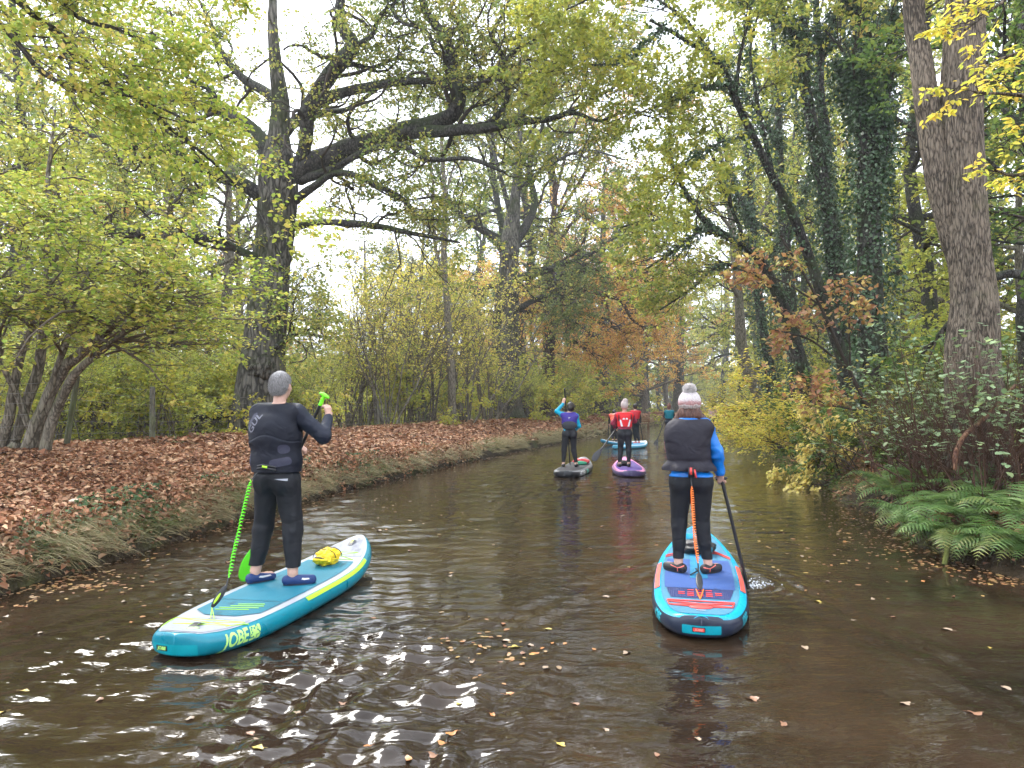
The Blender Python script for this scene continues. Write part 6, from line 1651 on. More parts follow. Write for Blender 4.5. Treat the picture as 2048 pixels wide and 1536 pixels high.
# the star-cut block at the end of the word
sq = rrect(.10, .088, .008)
v, f = tess(sq, .012)
def star_keep(p):
    r = math.hypot(p[0] + .003, p[1]); a = math.atan2(p[1], p[0] + .003); s_ = .022 + .020 * abs(math.cos(2.5 * a + .4)) ** 3
    return not (s_ - .0 < r < s_ + .011)
f = [t for t in f if star_keep(v[t].mean(0))]
v = v.copy(); v[:, 0] += v[:, 1] * .25
decal('emblem', v, f, hull, (.6, .42, .010), (0, 1, 0), (0, 0, 1), (-1, 0, 0), .003, jm)
v, f = tess(rrect(.34, .068, .006), .03)
decal('tail_patch', v, f, hull, (-.02, -.6, -.005), (1, 0, 0), (0, 0, 1), (0, 1, 0), .003, simple('teal_patch', (0.0, 0.30, 0.36), .35))
v, f = tess(rrect(.092, .034, .003), .02); decal('tag_base', v, f, hull, (-.10, -.6, .0), (1, 0, 0), (0, 0, 1), (0, 1, 0), .005, C['black'])
v, f = text_mesh('JOBE', .03, 0, .2, .0015, 1.05); decal('lettering', v, f, hull, (-.10, -.6, .0), (1, 0, 0), (0, 0, 1), (0, 1, 0), .007, jm)

# yellow dry bag
byp = np.array(mb.matrix_basis @ Vector(B.pt(.715, .02, 0)))
bagm = NT('yellow_bag_cloth'); o_ = bagm.coord('Object'); nz_ = bagm.noise(o_, 9, 4, .6, 1.2)
bagm = bagm.done(bagm.pbr(bagm.ramp(nz_, [(.3, (0.80, 0.52, 0.01)), (.7, (0.95, 0.72, 0.03))]), .4, .4, bagm.bump(nz_, .35, .012)))
bag = empty('dry_bag', tuple(byp), -yaw - .12); tag(bag, 'crumpled bright yellow dry bag lying on the teal board', 'bag')
def lump(v): return 1 + .34 * (vnoise(v[:, 0] * 3.2 + 2, v[:, 1] * 3.2, v[:, 2] * 3.2) - .5) + .18 * (vnoise(v[:, 0] * 8 + 2, v[:, 1] * 8, v[:, 2] * 8) - .5)
Geo().ell((0, 0, .075), (.10, .155, .080), nu=72, nv=46, fn=lump).build('sack', bagm, bag)
g = Geo(); g.tube([[-.05, -.132, .085], [-.03, -.150, .095], [.02, -.152, .095], [.05, -.135, .085]], .008, 8); g.build('strap', C['black'], bag)
g = Geo(); th = np.linspace(0, PI, 14)
for yy in (-.05, .06): g.tube(np.stack([.104 * np.cos(th), np.full(14, yy) + .03 * np.cos(th), .075 + .083 * np.sin(th)], 1), .004, 6)
g.build('cord', C['black'], bag)

mx_, my_ = -2.005, 6.42
mz = .075 + B.top(.5) + .008
JM = dict(chest=(-.015, .0, 1.24), pelvis=(.0, .0, .90), neck=(.005, .01, 1.520), head=(.012, .035, 1.675), shL=(-.180, .02, 1.445), shR=(.172, .0, 1.445),
          elL=(-.215, .20, 1.20), wrL=(-.05, .38, 1.13), elR=(.375, .10, 1.245), wrR=(.335, .275, 1.405),
          hipL=(-.095, 0, .86), hipR=(.095, 0, .86), knL=(-.145, .045, .475), knR=(.135, .03, .47), anL=(-.185, -.015, .10), anR=(.165, -.02, .10),
          ftL=.45, ftR=.95, foot=.245, hyaw=.04, hpitch=0.0, hs=1.0, w=dict(chest=.205, cd=.145, waist=.192, hip=.170), leg=(.094, .066, .044), arm=(.066, .052, .035),
          handR=((-.10, .12, 1), (-.8, .35, -.1), -1, 1.35), handL=((1, .3, -.1), (0, .5, -1), 1, 1.4))
navy = cloth('navy_neoprene', (0.010, 0.013, 0.025), .6, .3, 300, .15)
navy2 = cloth('dark_navy_neoprene', (0.0055, 0.007, 0.014), .65, .25, 300, .15)
greyp = cloth('grey_panel', (0.032, 0.032, 0.055), .6, .35)
blk = cloth('black_fabric', (0.008, 0.009, 0.012), .7, .3)
def man_vest_wr(X, Y, Z):
    X, Y, Z = np.broadcast_arrays(X, Y, Z)
    curve = 1.235 + .028 * np.sin((X + .12) * 15)
    gr = .006 * np.exp(-((Z - curve) / .006) ** 2) * (Y < .02)
    ledge = .007 * (1 / (1 + np.exp(-(curve - Z) / .004)))
    return gr - ledge + .004 * (vnoise(X * 9, Y * 9, Z * 9) - .5)
pm = person('man with short grey hair in navy buoyancy vest and wetsuit, standing on the teal paddleboard', mx_, my_, mz, .21, JM, .0055,
            dict(trousers=blk, top=navy, vest=navy2, shoes=simple('blue_mesh_shoe', (0.012, 0.035, 0.13), .6, .4, .3, 60, .4, 180), sole=simple('dark_sole', (0.01, 0.012, 0.03), .6)),
            dict(trouser_hem=.15, tr_infl=.014, tr_wr=.010, top_hem=-.03, collar=.012, vest_infl=.030, vest_hem=.045, vest_wr=man_vest_wr, top_wr=.003))
R_ = pm['R']; T = pm['T']
# hair
hairm = NT('grey_hair'); o_ = hairm.coord('Object', (1, 1, .35)); n_ = hairm.noise(o_, 120, 4, .7)
hairm = hairm.done(hairm.pbr(hairm.ramp(n_, [(.3, (0.13, 0.125, 0.125)), (.7, (0.42, 0.40, 0.39))]), .6, .3, hairm.bump(n_, .7, .004)))
sdf_mesh('hair', [ell(T((0, -.014, .030)), np.array((.081, .101, .099)), R_), ell(T((0, -.05, -.02)), np.array((.066, .055, .07)), R_)], hairm, pm['root'], .004, k=.03, infl=.003,
         planes=[(T((0, .02, .028)), R_ @ np.array((0, .80, -.60))), (T((0, -.03, -.065)), R_ @ np.array((0, .15, -1)))], wr=wrinkle(.002, 60, 60, 20, 0, .003), neg=[cap(T((.083, .0, -.045)), T((.083, .004, .0)), .022), cap(T((-.083, .0, -.045)), T((-.083, .004, .0)), .022)])
# short strands over the scalp
rs = np.random.RandomState(12); hme = [o for o in pm['root'].children if o.name.startswith('hair')][0]
hv = np.array([q.co[:] for q in hme.data.vertices]); hn = np.array([q.normal[:] for q in hme.data.vertices]); k = rs.randint(0, len(hv), 9000)
ax_ = hn[k] * .45 + rs.normal(size=(9000, 3)) * .25 + np.array([0, -.2, -.75]); g = Geo()
put(g, leaves_geo(hv[k] - hn[k] * .002, ax_, hn[k] + rs.normal(size=(9000, 3)) * .4, rs.uniform(.010, .024, 9000), .0024, 'kite', .1)); g.build('hair_strands', hairm, hme, False)
# grey panels and print on the vest
vest = pm['vest']
for cx_, cz, pw, ph, rt in ((.13, 1.145, .085, .075, .1), (.105, 1.035, .165, .068, .2), (-.195, 1.05, .035, .11, 0)):
    v, f = tess(rrect(pw, ph, min(pw, ph) * .42), .02); c_, s_ = math.cos(rt), math.sin(rt); v = v @ np.array([[c_, s_], [-s_, c_]])
    decal('vest_panel', v, f, vest, (cx_, -.6, cz), (1, 0, 0), (0, 0, 1), (0, 1, 0), .003, greyp)
pr = simple('grey_print', (0.13, 0.13, 0.16), .6)
v, f = text_mesh('GUL', .085, 0, 0, .002, 1.1); a_ = math.radians(62); c_, s_ = math.cos(a_), math.sin(a_)
decal('lettering', v @ np.array([[c_, s_], [-s_, c_]]), f, vest, (-.135, -.6, 1.36), (1, 0, 0), (0, 0, 1), (0, 1, 0), .003, pr)
for k, (cx_, cz, w_, h_) in enumerate(((-.168, 1.375, .15, .035), (-.19, 1.34, .08, .03), (-.135, 1.425, .05, .022))):
    v, f = tess(rrect(w_, h_, h_ * .45), .015); decal('print_shape', v @ np.array([[c_, s_], [-s_, c_]]), f, vest, (cx_ - .015, -.6, cz), (1, 0, 0), (0, 0, 1), (0, 1, 0), .003, greyp)
v, f = tess([(-.05, .012), (.045, -.006), (.045, .014)], .02)
decal('logo_stripe', v, f, pm['trousers'], (.115, -.6, .885), (1, 0, 0), (0, 0, 1), (0, 1, 0), .003, simple('silver_print', (0.35, 0.36, 0.40), .4))
for s, az in (('L', .45), ('R', .95)):
    sh_ = pm['shoe' + s]; o = np.array(JM['an' + s]); f_ = np.array([math.sin(az), math.cos(az), 0]); q = o * [1, 1, 0] + f_ * .10
    v, f = tess([(-.02, .004), (.0, -.004), (.035, .0), (.028, .010), (.0, .012), (-.015, .016)], .01)
    decal('shoe_flash', v, f, sh_, tuple(q + np.array([.02, -.6, .045])), (1, 0, 0), (0, 0, 1), (0, 1, 0), .003, simple('pale_flash', (0.62, 0.60, 0.60), .5))
# paddle in the man's hands: lime grip above the right fist, lime blade low on the left
tm = Matrix.Translation((mx_, my_, mz)) @ Matrix.Rotation(-.21, 4, 'Z')
gtop = np.array(tm @ Vector((.285, .30, 1.60))); 
btip = P(480, 1150, 6.95); btip[2] = .05
paddle('lime green handled paddle with black shaft and lime blade, held by the grey-haired man', gtop, btip, .40, .165, C['black'], simple('lime_blade', (0.10, 0.62, 0.02), .35), simple('lime_grip', (0.20, 0.85, 0.02), .35), (.3, 1, 0))
# leash: belt cuff, coil, deck cuff
lr = empty('leash', tuple(np.array(mb.matrix_basis @ Vector(B.pt(.165, -.02, 0))))); tag(lr, 'bright green coiled leash from the teal board up to the man', 'leash')
o = np.array(lr.location)
wa = np.array(tm @ Vector((-.045, -.235, .955))) - o
dk_ = np.array(mb.matrix_basis @ Vector(B.pt(.175, -.085, .05))) - o; dk2 = np.array(mb.matrix_basis @ Vector(B.pt(.19, .0, .20))) - o
s0 = dk2 + (wa - dk2) * .06; s1 = dk2 + (wa - dk2) * .93
s1 = s1 + np.array([-.03, -.02, 0])
Geo().tube(coil(s0, s1, .0125, 31, .0045, .02), .0046, 7).build('coil', C['lime_leash'], lr)
Geo().tube([dk2, s0], .006, 8).tube([s1, wa], .005, 8).build('link', C['black'], lr)
v = nrm(dk2 - dk_); sdv = nrm(np.cross(v, [0, -1, .3])); nn = np.cross(v, sdv)
g = Geo(); g.ell((dk_ + dk2) / 2, (.026, .012, np.linalg.norm(dk2 - dk_) * .52), np.stack([sdv, nn, v], 1), 16, 12); cf = g.build('cuff', C['black'], lr)
g = Geo(); g.ell((dk_ * .6 + dk2 * .4) - nn * 0 + np.array([0, -.012, .004]), (.009, .004, .045), np.stack([sdv, nn, v], 1), 10, 8); g.build('cuff_tag', C['lime'], cf)
k0 = np.array(mb.matrix_basis @ Vector(B.pt(.14, -.01, .006))) - o
Geo().tube([k0 + [-.012, 0, 0], dk_], .003, 6).tube([k0 + [.014, 0, 0], dk_], .003, 6).build('tie', C['lime'], lr)
g = Geo(); c_ = np.array(tm @ Vector((.02, -.22, .985))) - o
for k, (dz, rr) in enumerate(((.0, .012), (.022, .010))): g.tube([c_ + [-.07, .01, dz], c_ + [-.02, -.012, dz + .012], c_ + [.04, -.005, dz + .0], c_ + [.075, .02, dz - .01]], rr, 8)
g.build('waist_cuff', C['black'], lr)
Geo().tube([c_ + [-.02, -.026, .022], c_ + [.02, -.024, .016]], .009, 8).build('cuff_tag', C['lime'], lr)

# ================================================================ the woman and her board
root, L2, yw = board_root('paddleboard', 'navy and bright blue inflatable paddleboard with coral bungees, under the woman in the bobble hat', (1.335, 5.33), (2.12, 8.68), .075)
wb = root; B2 = Board(L2, .80, .15)
nav = simple('navy_pvc', (0.012, 0.020, 0.042), .35, .5); cy_ = simple('cyan_pvc', (0.0, 0.34, 0.52), .3, .5)
B2.hull('hull', [nav], root)
e2 = lambda t, m: max(B2.hw(t) - m, .004)
B2.deck('rim_band', .004, .996, lambda t: -e2(t, .018), lambda t: e2(t, .018), cy_, root, .003, 100, 26)
B2.deck('deck_pad', .025, .975, lambda t: -e2(t, .075), lambda t: e2(t, .075), padmat('steel_blue_pad', (0.05, 0.18, 0.27), 60, 'DIAGONAL'), root, .006, 80, 16)
B2.deck('standing_pad', .27, .62, lambda t: -e2(t, .105), lambda t: e2(t, .105), padmat('blue_pad', (0.035, 0.085, 0.26), 60, 'DIAGONAL'), root, .009, 40, 14)
B2.deck('kick_pad', .175, .268, lambda t: -e2(t, .115) * (.9 + (t - .175)), lambda t: e2(t, .115) * (.9 + (t - .175)), padmat('dark_blue_pad', (0.018, 0.030, 0.11), 18, 'X', .006), root, .009, 20, 20)
B2.deck('centre_pad', .38, .78, lambda t: -.075, lambda t: .075, padmat('centre_blue_pad', (0.02, 0.20, 0.36), 60, 'DIAGONAL'), root, .0115, 30, 6)
for sg in (-1, 1):
    lo_, hi_ = (lambda t: e2(t, .062), lambda t: e2(t, .022)) if sg > 0 else (lambda t: -e2(t, .022), lambda t: -e2(t, .062))
    B2.deck('side_grip', .27, .56, lo_, hi_, simple('coral_pad', (0.78, 0.10, 0.07), .5), root, .009, 30, 4)
cords(root, B2, [((.145, -.25), (.145, .25)), ((.135, -.25), (.105, .23)), ((.105, -.23), (.135, .25)), ((.145, -.25), (.105, -.23)), ((.145, .25), (.105, .23)), ((.105, -.23), (.095, .0)), ((.105, .23), (.095, 0))], C['coral'], 'bungee', .006, .012)
cords(root, B2, [((.64, -.31), (.71, -.12)), ((.66, -.31), (.73, -.12)), ((.64, .31), (.73, .16)), ((.66, .31), (.75, .14)), ((.70, -.2), (.78, .18)), ((.78, -.18), (.70, .2))], C['coral'], 'bungee', .005, .012)
Geo().ell(B2.pt(.094, 0, .012), (.085, .05, .012), nu=24).build('logo_patch', C['coral'], root)
v, f = tess(rrect(.07, .018, .008), .02); hull2 = [o for o in root.children if o.name.startswith('hull')][0]
decal('valve_tag', v, f, hull2, (0, .062 * L2, .6), (1, 0, 0), (0, 1, 0), (0, 0, -1), .012, C['white_pvc'])
g = Geo()
rs = np.random.RandomState(4)
for r_, n_ in ((.245, 3), (.222, 5), (.206, 5), (.192, 3)):
    for k in range(n_):
        xk = (k - (n_ - 1) / 2) * .072
        if abs(xk) < .02 and n_ != 5: pass
        g.tube([B2.pt(r_, xk - .026, .013), B2.pt(r_, xk + .026, .013)], .0045, 5)
g.build('pad_print', C['coral'], root)
v, f = tess(rrect(.27, .062, .008), .03); decal('tail_patch', v, f, hull2, (0, -.6, .005), (1, 0, 0), (0, 0, 1), (0, 1, 0), .003, simple('cyan_patch', (0.0, 0.30, 0.38), .35))
v, f = tess(rrect(.09, .034, .003), .02); decal('tag_base', v, f, hull2, (-.02, -.6, .008), (1, 0, 0), (0, 0, 1), (0, 1, 0), .005, C['black'])
v, f = tess(rrect(.078, .025, .003), .02); decal('tag_face', v, f, hull2, (-.02, -.6, .008), (1, 0, 0), (0, 0, 1), (0, 1, 0), .006, C['coral'])
v, f = text_mesh('JOBE', .024, 0, .2, .001, 1.05); decal('lettering', v, f, hull2, (-.02, -.6, .008), (1, 0, 0), (0, 0, 1), (0, 1, 0), .007, simple('pale_coral', (0.9, 0.3, 0.25), .5))
for sd_ in (-1, 1): rail_text(hull2, 'JOBE', .10, .36, .0, sd_, simple('cyan_print', (0.02, 0.42, 0.52), .4), .2, .003, .9)
# bag and handle before her feet
bp = np.array(wb.matrix_basis @ Vector(B2.pt(.71, .02, 0)))
bag = empty('deck_bag', tuple(bp), -yw); tag(bag, 'black and cyan bag strapped on the navy board before the feet of the woman', 'bag')
Geo().ell((0, 0, .07), (.17, .13, .075), nu=40, nv=26, fn=lump).build('sack', C['black'], bag)
v, f = tess(rrect(.16, .10, .02), .03)
Geo().box((-.05, .10, .12), (.16, .012, .13)).build('flap', cy_, bag)
g = Geo(); th = np.linspace(-.6, 2.2, 10); g.tube(np.stack([.07 + .045 * np.cos(th), np.full(10, -.12), .07 + .05 * np.sin(th)], 1), .010, 8); g.build('loop', cy_, bag)
g = Geo(); q = [B2.pt(.40 + .012 * i, (-.07 + .022 * i) * (1 if i < 4 else -.3), .02 + .014 * math.sin(PI * i / 7)) for i in range(8)]; g.tube(q, .006, 6); g.build('handle', C['black'], wb)

wx, wy = 1.635, 6.84
wz = .075 + B2.top(.45) + .010
JW = dict(chest=(-.035, .0, 1.16), pelvis=(-.01, .0, .845), neck=(-.02, .015, 1.385), head=(-.012, .045, 1.505), shL=(-.118, .05, 1.300), shR=(.118, .01, 1.305),
          elL=(-.09, .27, 1.09), wrL=(.03, .38, 1.02), elR=(.225, .03, 1.075), wrR=(.255, .09, .885),
          hipL=(-.10, 0, .80), hipR=(.085, 0, .80), knL=(-.115, .03, .43), knR=(.085, .03, .43), anL=(-.125, -.01, .09), anR=(.135, -.01, .09),
          ftL=-.75, ftR=.75, foot=.225, hyaw=.1, hs=.97, w=dict(chest=.165, cd=.115, waist=.16, hip=.185), leg=(.098, .060, .040), arm=(.056, .046, .032),
          handR=((.25, .35, -1), (.2, .8, -.2), -1, 1.25, .95), handL=((1, .3, -.1), (0, .5, -1), 1, 1.3, .95))
blue = NT('blue_shell'); o_ = blue.coord('Object'); n_ = blue.noise(o_, 7, 3)
blue = blue.done(blue.pbr(blue.ramp(n_, [(.3, (0.0, 0.13, 0.48)), (.7, (0.0, 0.20, 0.66))]), .38, .5, blue.bump(blue.noise(o_, 24, 3, .6, 1.2), .35, .012)))
wves = cloth('charcoal_shell', (0.016, 0.014, 0.021), .7, .3, 420, .2)
def wv(X, Y, Z):
    X, Y, Z = np.broadcast_arrays(X, Y, Z)
    low_ = sstep(1.02, .94, Z)
    return -.026 * low_ * (1 + .6 * np.sin(np.arctan2(X, -Y) * 7)) * .9 + .007 * np.exp(-((Z - 1.005) / .02) ** 2) + .006 * (vnoise(X * 12, Y * 12, Z * 18) - .5) * (1 + low_)
pw = person('woman in knitted bobble hat, charcoal vest over blue jacket, black leggings, back to the camera', wx, wy, wz, .16, JW, .0055,
            dict(trousers=blk, top=blue, vest=wves, shoes=simple('black_shoe', (0.015, 0.013, 0.016), .6), sole=simple('black_sole', (0.012, 0.012, 0.012), .6)),
            dict(trouser_hem=.125, tr_infl=.007, tr_wr=.003, top_hem=.02, collar=.03, top_infl=.013, top_wr=.010, vest_infl=.042, vest_hem=.075, vest_wr=wv, cuff=.03, negx=.075))
for s, az in (('L', -.75), ('R', .75)):
    sh_ = pw['shoe' + s]; o = np.array(JW['an' + s]); sg = -1 if s == 'L' else 1; rr = simple('coral_piping', (0.8, 0.16, 0.12), .5)
    for poly in ([(-.06, .014), (0, .0), (.0, .006), (-.055, .021)], [(.0, .0), (.06, .022), (.055, .029), (0, .006)], [(-.003, -.03), (.004, -.03), (.004, .004), (-.003, .004)]):
        v, f = tess(poly, .01); decal('shoe_piping', v, f, sh_, (o[0] + sg * .012, o[1] - .6, .045), (1, 0, 0), (0, 0, 1), (0, 1, 0), .003, rr)
T, R_ = pw['T'], pw['R']
# collar roll, hair, hat
cq = np.array(JW['neck']); th = np.linspace(0, 2 * PI, 24)
Geo().tube(np.stack([cq[0] + .078 * np.cos(th), cq[1] + .072 * np.sin(th), cq[2] + .0 + .012 * np.sin(th)], 1), .022, 10).build('collar', blue, pw['root'])
hm = NT('brown_hair'); o_ = hm.coord('Object', (1, 1, .2)); n_ = hm.noise(o_, 90, 4, .7)
hm = hm.done(hm.pbr(hm.ramp(n_, [(.3, (0.03, 0.014, 0.010)), (.7, (0.14, 0.06, 0.04))]), .5, .4, hm.bump(n_, .8, .006)))
sdf_mesh('hair', [cap(T((-.055, .0, -.05)), T((-.105, .05, -.13)), .038, .040), cap(T((-.105, .05, -.13)), T((-.115, .095, -.24)), .040, .03), cap(T((.055, .0, -.05)), T((.105, .04, -.13)), .038, .040), cap(T((.105, .04, -.13)), T((.125, .09, -.24)), .040, .03), cap(T((.04, -.04, -.05)), T((-.04, -.04, -.05)), .055, .055), cap(T((.04, -.055, -.10)), T((-.04, -.055, -.10)), .045, .045), cap(T((.05, -.045, -.06)), T((.10, -.02, -.115)), .032, .03), cap(T((-.05, -.045, -.06)), T((-.10, -.02, -.115)), .032, .03)],
         hm, pw['root'], .0055, k=.04, wr=wrinkle(.004, 40, 40, 8, 2, .006))
ht = NT('knit_hat'); o_ = ht.coord('Object'); sx_ = ht.n('SeparateXYZ'); ht.put(sx_.inputs[0], o_)
z0 = float(T((0, 0, 0))[2])
zz_ = ht.math('MULTIPLY', ht.math('SUBTRACT', sx_.outputs[2], z0 - .04), 1 / .175)
nzv = ht.math('MULTIPLY', ht.math('SUBTRACT', ht.noise(o_, 22, 3), .5), .28)
base = ht.ramp(ht.math('ADD', zz_, nzv), [(.0, (0.36, 0.30, 0.27)), (.22, (0.40, 0.33, 0.30)), (.25, (0.56, 0.50, 0.47)), (.30, (0.42, 0.22, 0.21)), (.42, (0.47, 0.29, 0.28)), (.55, (0.60, 0.54, 0.53)), (.95, (0.54, 0.49, 0.49))])
wvx = ht.n('TexWave', _wave_type='RINGS', _rings_direction='Z', Scale=0.1); vo = ht.n('TexVoronoi', Scale=95.0); ht.put(vo.inputs['Vector'], o_)
hat = ht.done(ht.pbr(base, .9, .1, ht.bump(vo.outputs['Distance'], .9, .006)))
sdf_mesh('hat', [ell(T((0, -.012, .045)), np.array((.088, .104, .098)), R_), cap(T((0, -.012, -.01)), T((0, -.012, .02)), .082, .086)], hat, pw['root'], .0045, k=.03, infl=.008, planes=[(T((0, 0, -.040)), R_ @ np.array((0, -.12, -1)))],
         wr=lambda X, Y, Z: .003 * np.sin(np.arctan2(*np.broadcast_arrays(X - T((0, 0, 0))[0], Y - T((0, 0, 0))[1])) * 34) + 0 * Z)
t_ = NT('grey_fur'); n_ = t_.noise(t_.coord('Object'), 45, 4, .7)
fur = t_.done(t_.pbr(t_.ramp(n_, [(.30, (0.26, 0.23, 0.23)), (.38, (0.62, 0.58, 0.56)), (.6, (0.80, 0.76, 0.74))]), .9, .1))
pc = T((0, -.045, .155)); rs = np.random.RandomState(5); K = 5200
g = Geo(); g.ell(pc, (.050, .050, .042), nu=24, nv=16)
dv = nrm(rs.normal(size=(K, 3))); ps = pc + dv * [.042, .042, .035]; l = rs.uniform(.014, .032, K); put(g, leaves_geo(ps, dv + rs.normal(size=(K, 3)) * .5, rs.normal(size=(K, 3)), l, .0045, 'kite', .1))
g.build('pompom', fur, pw['root'], False)
# hem of the blue jacket is the top itself; leash waist clip
wm = Matrix.Translation((wx, wy, wz)) @ Matrix.Rotation(-.16, 4, 'Z')
lr = empty('leash', tuple(np.array(wb.matrix_basis @ Vector(B2.pt(.17, 0, 0))))); tag(lr, 'orange coiled leash running from the navy board up to the waist of the woman', 'leash')
o = np.array(lr.location)
wa = np.array(wm @ Vector((-.02, -.165, .87))) - o; wc = np.array(wm @ Vector((-.02, -.185, .925))) - o
dk_ = np.array(wb.matrix_basis @ Vector(B2.pt(.235, .0, .03))) - o; dk2 = np.array(wb.matrix_basis @ Vector(B2.pt(.285, -.005, .12))) - o
s0 = dk2 + (wa - dk2) * .10; s1 = dk2 + (wa - dk2) * .90
Geo().tube(coil(s0, s1, .0118, 32, .0045, .015), .0050, 7).build('coil', C['orange'], lr)
Geo().tube([dk2, s0], .006, 8).tube([s1, wa], .006, 8).build('link', C['black'], lr)
v = nrm(dk2 - dk_); sdv = nrm(np.cross(v, [0, -1, .3])); nn = np.cross(v, sdv)
Geo().ell((dk_ + dk2) / 2, (.030, .013, np.linalg.norm(dk2 - dk_) * .55), np.stack([sdv, nn, v], 1), 16, 12).build('cuff', C['black'], lr)
k0 = np.array(wb.matrix_basis @ Vector(B2.pt(.165, 0, .012))) - o
Geo().tube([k0, dk_ + [-.03, 0, .0]], .0045, 6).tube([k0, dk_ + [.03, 0, 0]], .0045, 6).build('tie', C['orange'], lr)
Geo().box(wc + [0, -.005, -.01], (.05, .03, .085)).build('waist_clip', C['black'], lr)
Geo().box(wc + [-.008, -.026, .004], (.018, .012, .06)).box(wc + [.033, -.006, -.02], (.014, .03, .075), rotm(0, -.2, 0)).build('waist_strap', C['coral'], lr)
ptop = np.array(wm @ Vector((.275, .115, .835))); ptip = P(1499, 1180, 6.95); ptip[2] = -.38; ptip[0] += .07
paddle('black paddle of the woman in the bobble hat, its blade dipped beside her board', ptop, ptip, .42, .19, C['black'], C['black'], C['black'], (.5, 1, 0), .0155)

# ================================================================ the paddlers farther on
def far_person(label, px, d, scale, yaw, ov, colors, opts, zdeck, h=.014, lat=0.0):
    x = (px - 1024) / F * d
    J = dict(chest=(0, .0, 1.14), pelvis=(0, .0, .85), neck=(0, .01, 1.37), head=(.0, .03, 1.515), shL=(-.16, .01, 1.30), shR=(.16, .01, 1.30), elL=(-.22, .12, 1.07), wrL=(-.10, .30, 1.0), elR=(.22, .12, 1.07), wrR=(.10, .30, 1.0),
             hipL=(-.09, 0, .81), hipR=(.09, 0, .81), knL=(-.12, .03, .43), knR=(.12, .03, .43), anL=(-.14, 0, .09), anR=(.14, 0, .09), ftL=-.1, ftR=.1, foot=.23, w=dict(chest=.150, cd=.105, waist=.135, hip=.165), leg=(.088, .058, .038), arm=(.050, .042, .030),
             handL=((.6, .5, -.3), (0, .3, -1), 1, 1.2), handR=((-.6, .5, -.3), (0, .3, -1), -1, 1.2))
    J.update(ov)
    p = person(label, x, d, zdeck, yaw, J, h, colors, opts)
    p['root'].scale = (scale,) * 3
    p['J'] = J; p['m'] = Matrix.Translation((x, d, zdeck)) @ Matrix.Rotation(-yaw, 4, 'Z') @ Matrix.Scale(scale, 4)
    return p
def hairp(p, mat, bun=None, long=False, infl=.012):
    T, R = p['T'], p['R']
    pr_ = [ell(T((0, -.014, .03)), (.082, .10, .10), R), ell(T((0, -.045, -.03)), (.065, .055, .07), R)]
    if bun: pr_.append(ell(T(bun), (.05, .045, .045)))
    if long: pr_.append(cap(T((0, -.07, -.03)), T((.02, -.09, -.2)), .045, .03))
    sdf_mesh('hair', pr_, mat, p['root'], .009, k=.03, infl=infl, planes=[(T((0, .03, .03)), R @ np.array((0, .85, -.5)))])
def fboard(label, tail, nose, mats, W=.78, deckm=None, trim=None, z=.07):
    r, L_, yw_ = board_root('paddleboard', label, tail, nose, z); b = Board(L_, W, .14)
    h_ = b.hull('hull', mats, r); e = lambda t, m: max(b.hw(t) - m, .004)
    if trim: b.deck('rim_band', .01, .99, lambda t: -e(t, .02), lambda t: e(t, .02), trim, r, .004, 60, 16)
    if deckm: b.deck('deck_pad', .06, .86, lambda t: -e(t, .09), lambda t: e(t, .09), deckm, r, .009, 50, 12)
    return r, b, h_, yw_
redhair = simple('auburn_hair', (0.16, 0.05, 0.03), .6); dkhair = simple('dark_hair', (0.02, 0.013, 0.01), .5)
fblk = cloth('dark_wetsuit', (0.010, 0.011, 0.015), .6, .35); white_knit = simple('cream_knit', (0.52, 0.43, 0.41), .9, .1, .15, 30, .6, 90, .01)

# teal-sleeved paddler
r3, b3, h3, y3 = fboard('black inflatable board with white lettering, carrying the paddler with the raised arm', (1.22, 17.6), (2.0, 20.85), [simple('black_pvc', (0.016, 0.017, 0.02), .35)], .80, padmat('charcoal_pad', (0.03, 0.03, 0.035)), simple('grey_trim', (0.16, 0.16, 0.17), .5))
zc3 = .07 + b3.top(.45) + .012
rail_text(h3, 'HOTFIRE', .15, .62, .0, 1, simple('white_print', (0.8, 0.8, 0.8), .5), 0, .004, .85)
v, f = tess(rrect(.22, .11, .05), .04); decal('emblem', v, f, h3, (.6, 1.2, .0), (0, 1, 0), (0, 0, 1), (-1, 0, 0), .004, simple('mint_print', (0.15, 0.55, 0.45), .5))
p3 = far_person('paddler with dark tied hair, teal sleeves and purple vest, left arm raised on the paddle', 1139, 19.0, 1.0, .1,
    dict(shL=(-.165, .0, 1.31), elL=(-.325, .06, 1.40), wrL=(-.155, .12, 1.60), shR=(.16, .0, 1.28), elR=(.235, .02, 1.03), wrR=(.12, .24, .90), head=(.03, .03, 1.50), knL=(-.14, .02, .43), anL=(-.155, 0, .09), knR=(.10, .03, .43), anR=(.165, 0, .09), hipL=(-.1, 0, .81), handL=((.12, .1, 1), (.3, .8, 0), 1, .6), w=dict(chest=.165, cd=.11, waist=.15, hip=.185)),
    dict(trousers=fblk, top=cloth('teal_rash_top', (0.0, 0.33, 0.50), .5), vest=cloth('purple_vest', (0.055, 0.035, 0.26), .6), shoes=C['black']), dict(vest_infl=.035, vest_hem=.20, top_hem=.05, tr_infl=.008, collar=.0, raised='L'), zc3, .011)
hairp(p3, dkhair, (.0, -.105, -.02))
def waist_pad(p, c, r, mat): sdf_mesh('waist_pad', [ell(c, r)], mat, p['root'], .01, k=.02)
waist_pad(p3, (.0, -.13, 1.045), (.195, .05, .115), cloth('slate_pad', (0.035, 0.038, 0.045), .6))
v, f = tess([(-.03, .02), (.03, .025), (.0, .0), (-.01, -.03)], .02); decal('logo_mark', v, f, p3['vest'], (.0, -.6, 1.23), (1, 0, 0), (0, 0, 1), (0, 1, 0), .005, C['white_pvc'])
hp3 = np.array(p3['m'] @ Vector((-.13, .17, 1.98)))
bt3 = np.array(p3['m'] @ Vector((.02, .62, -.30)))
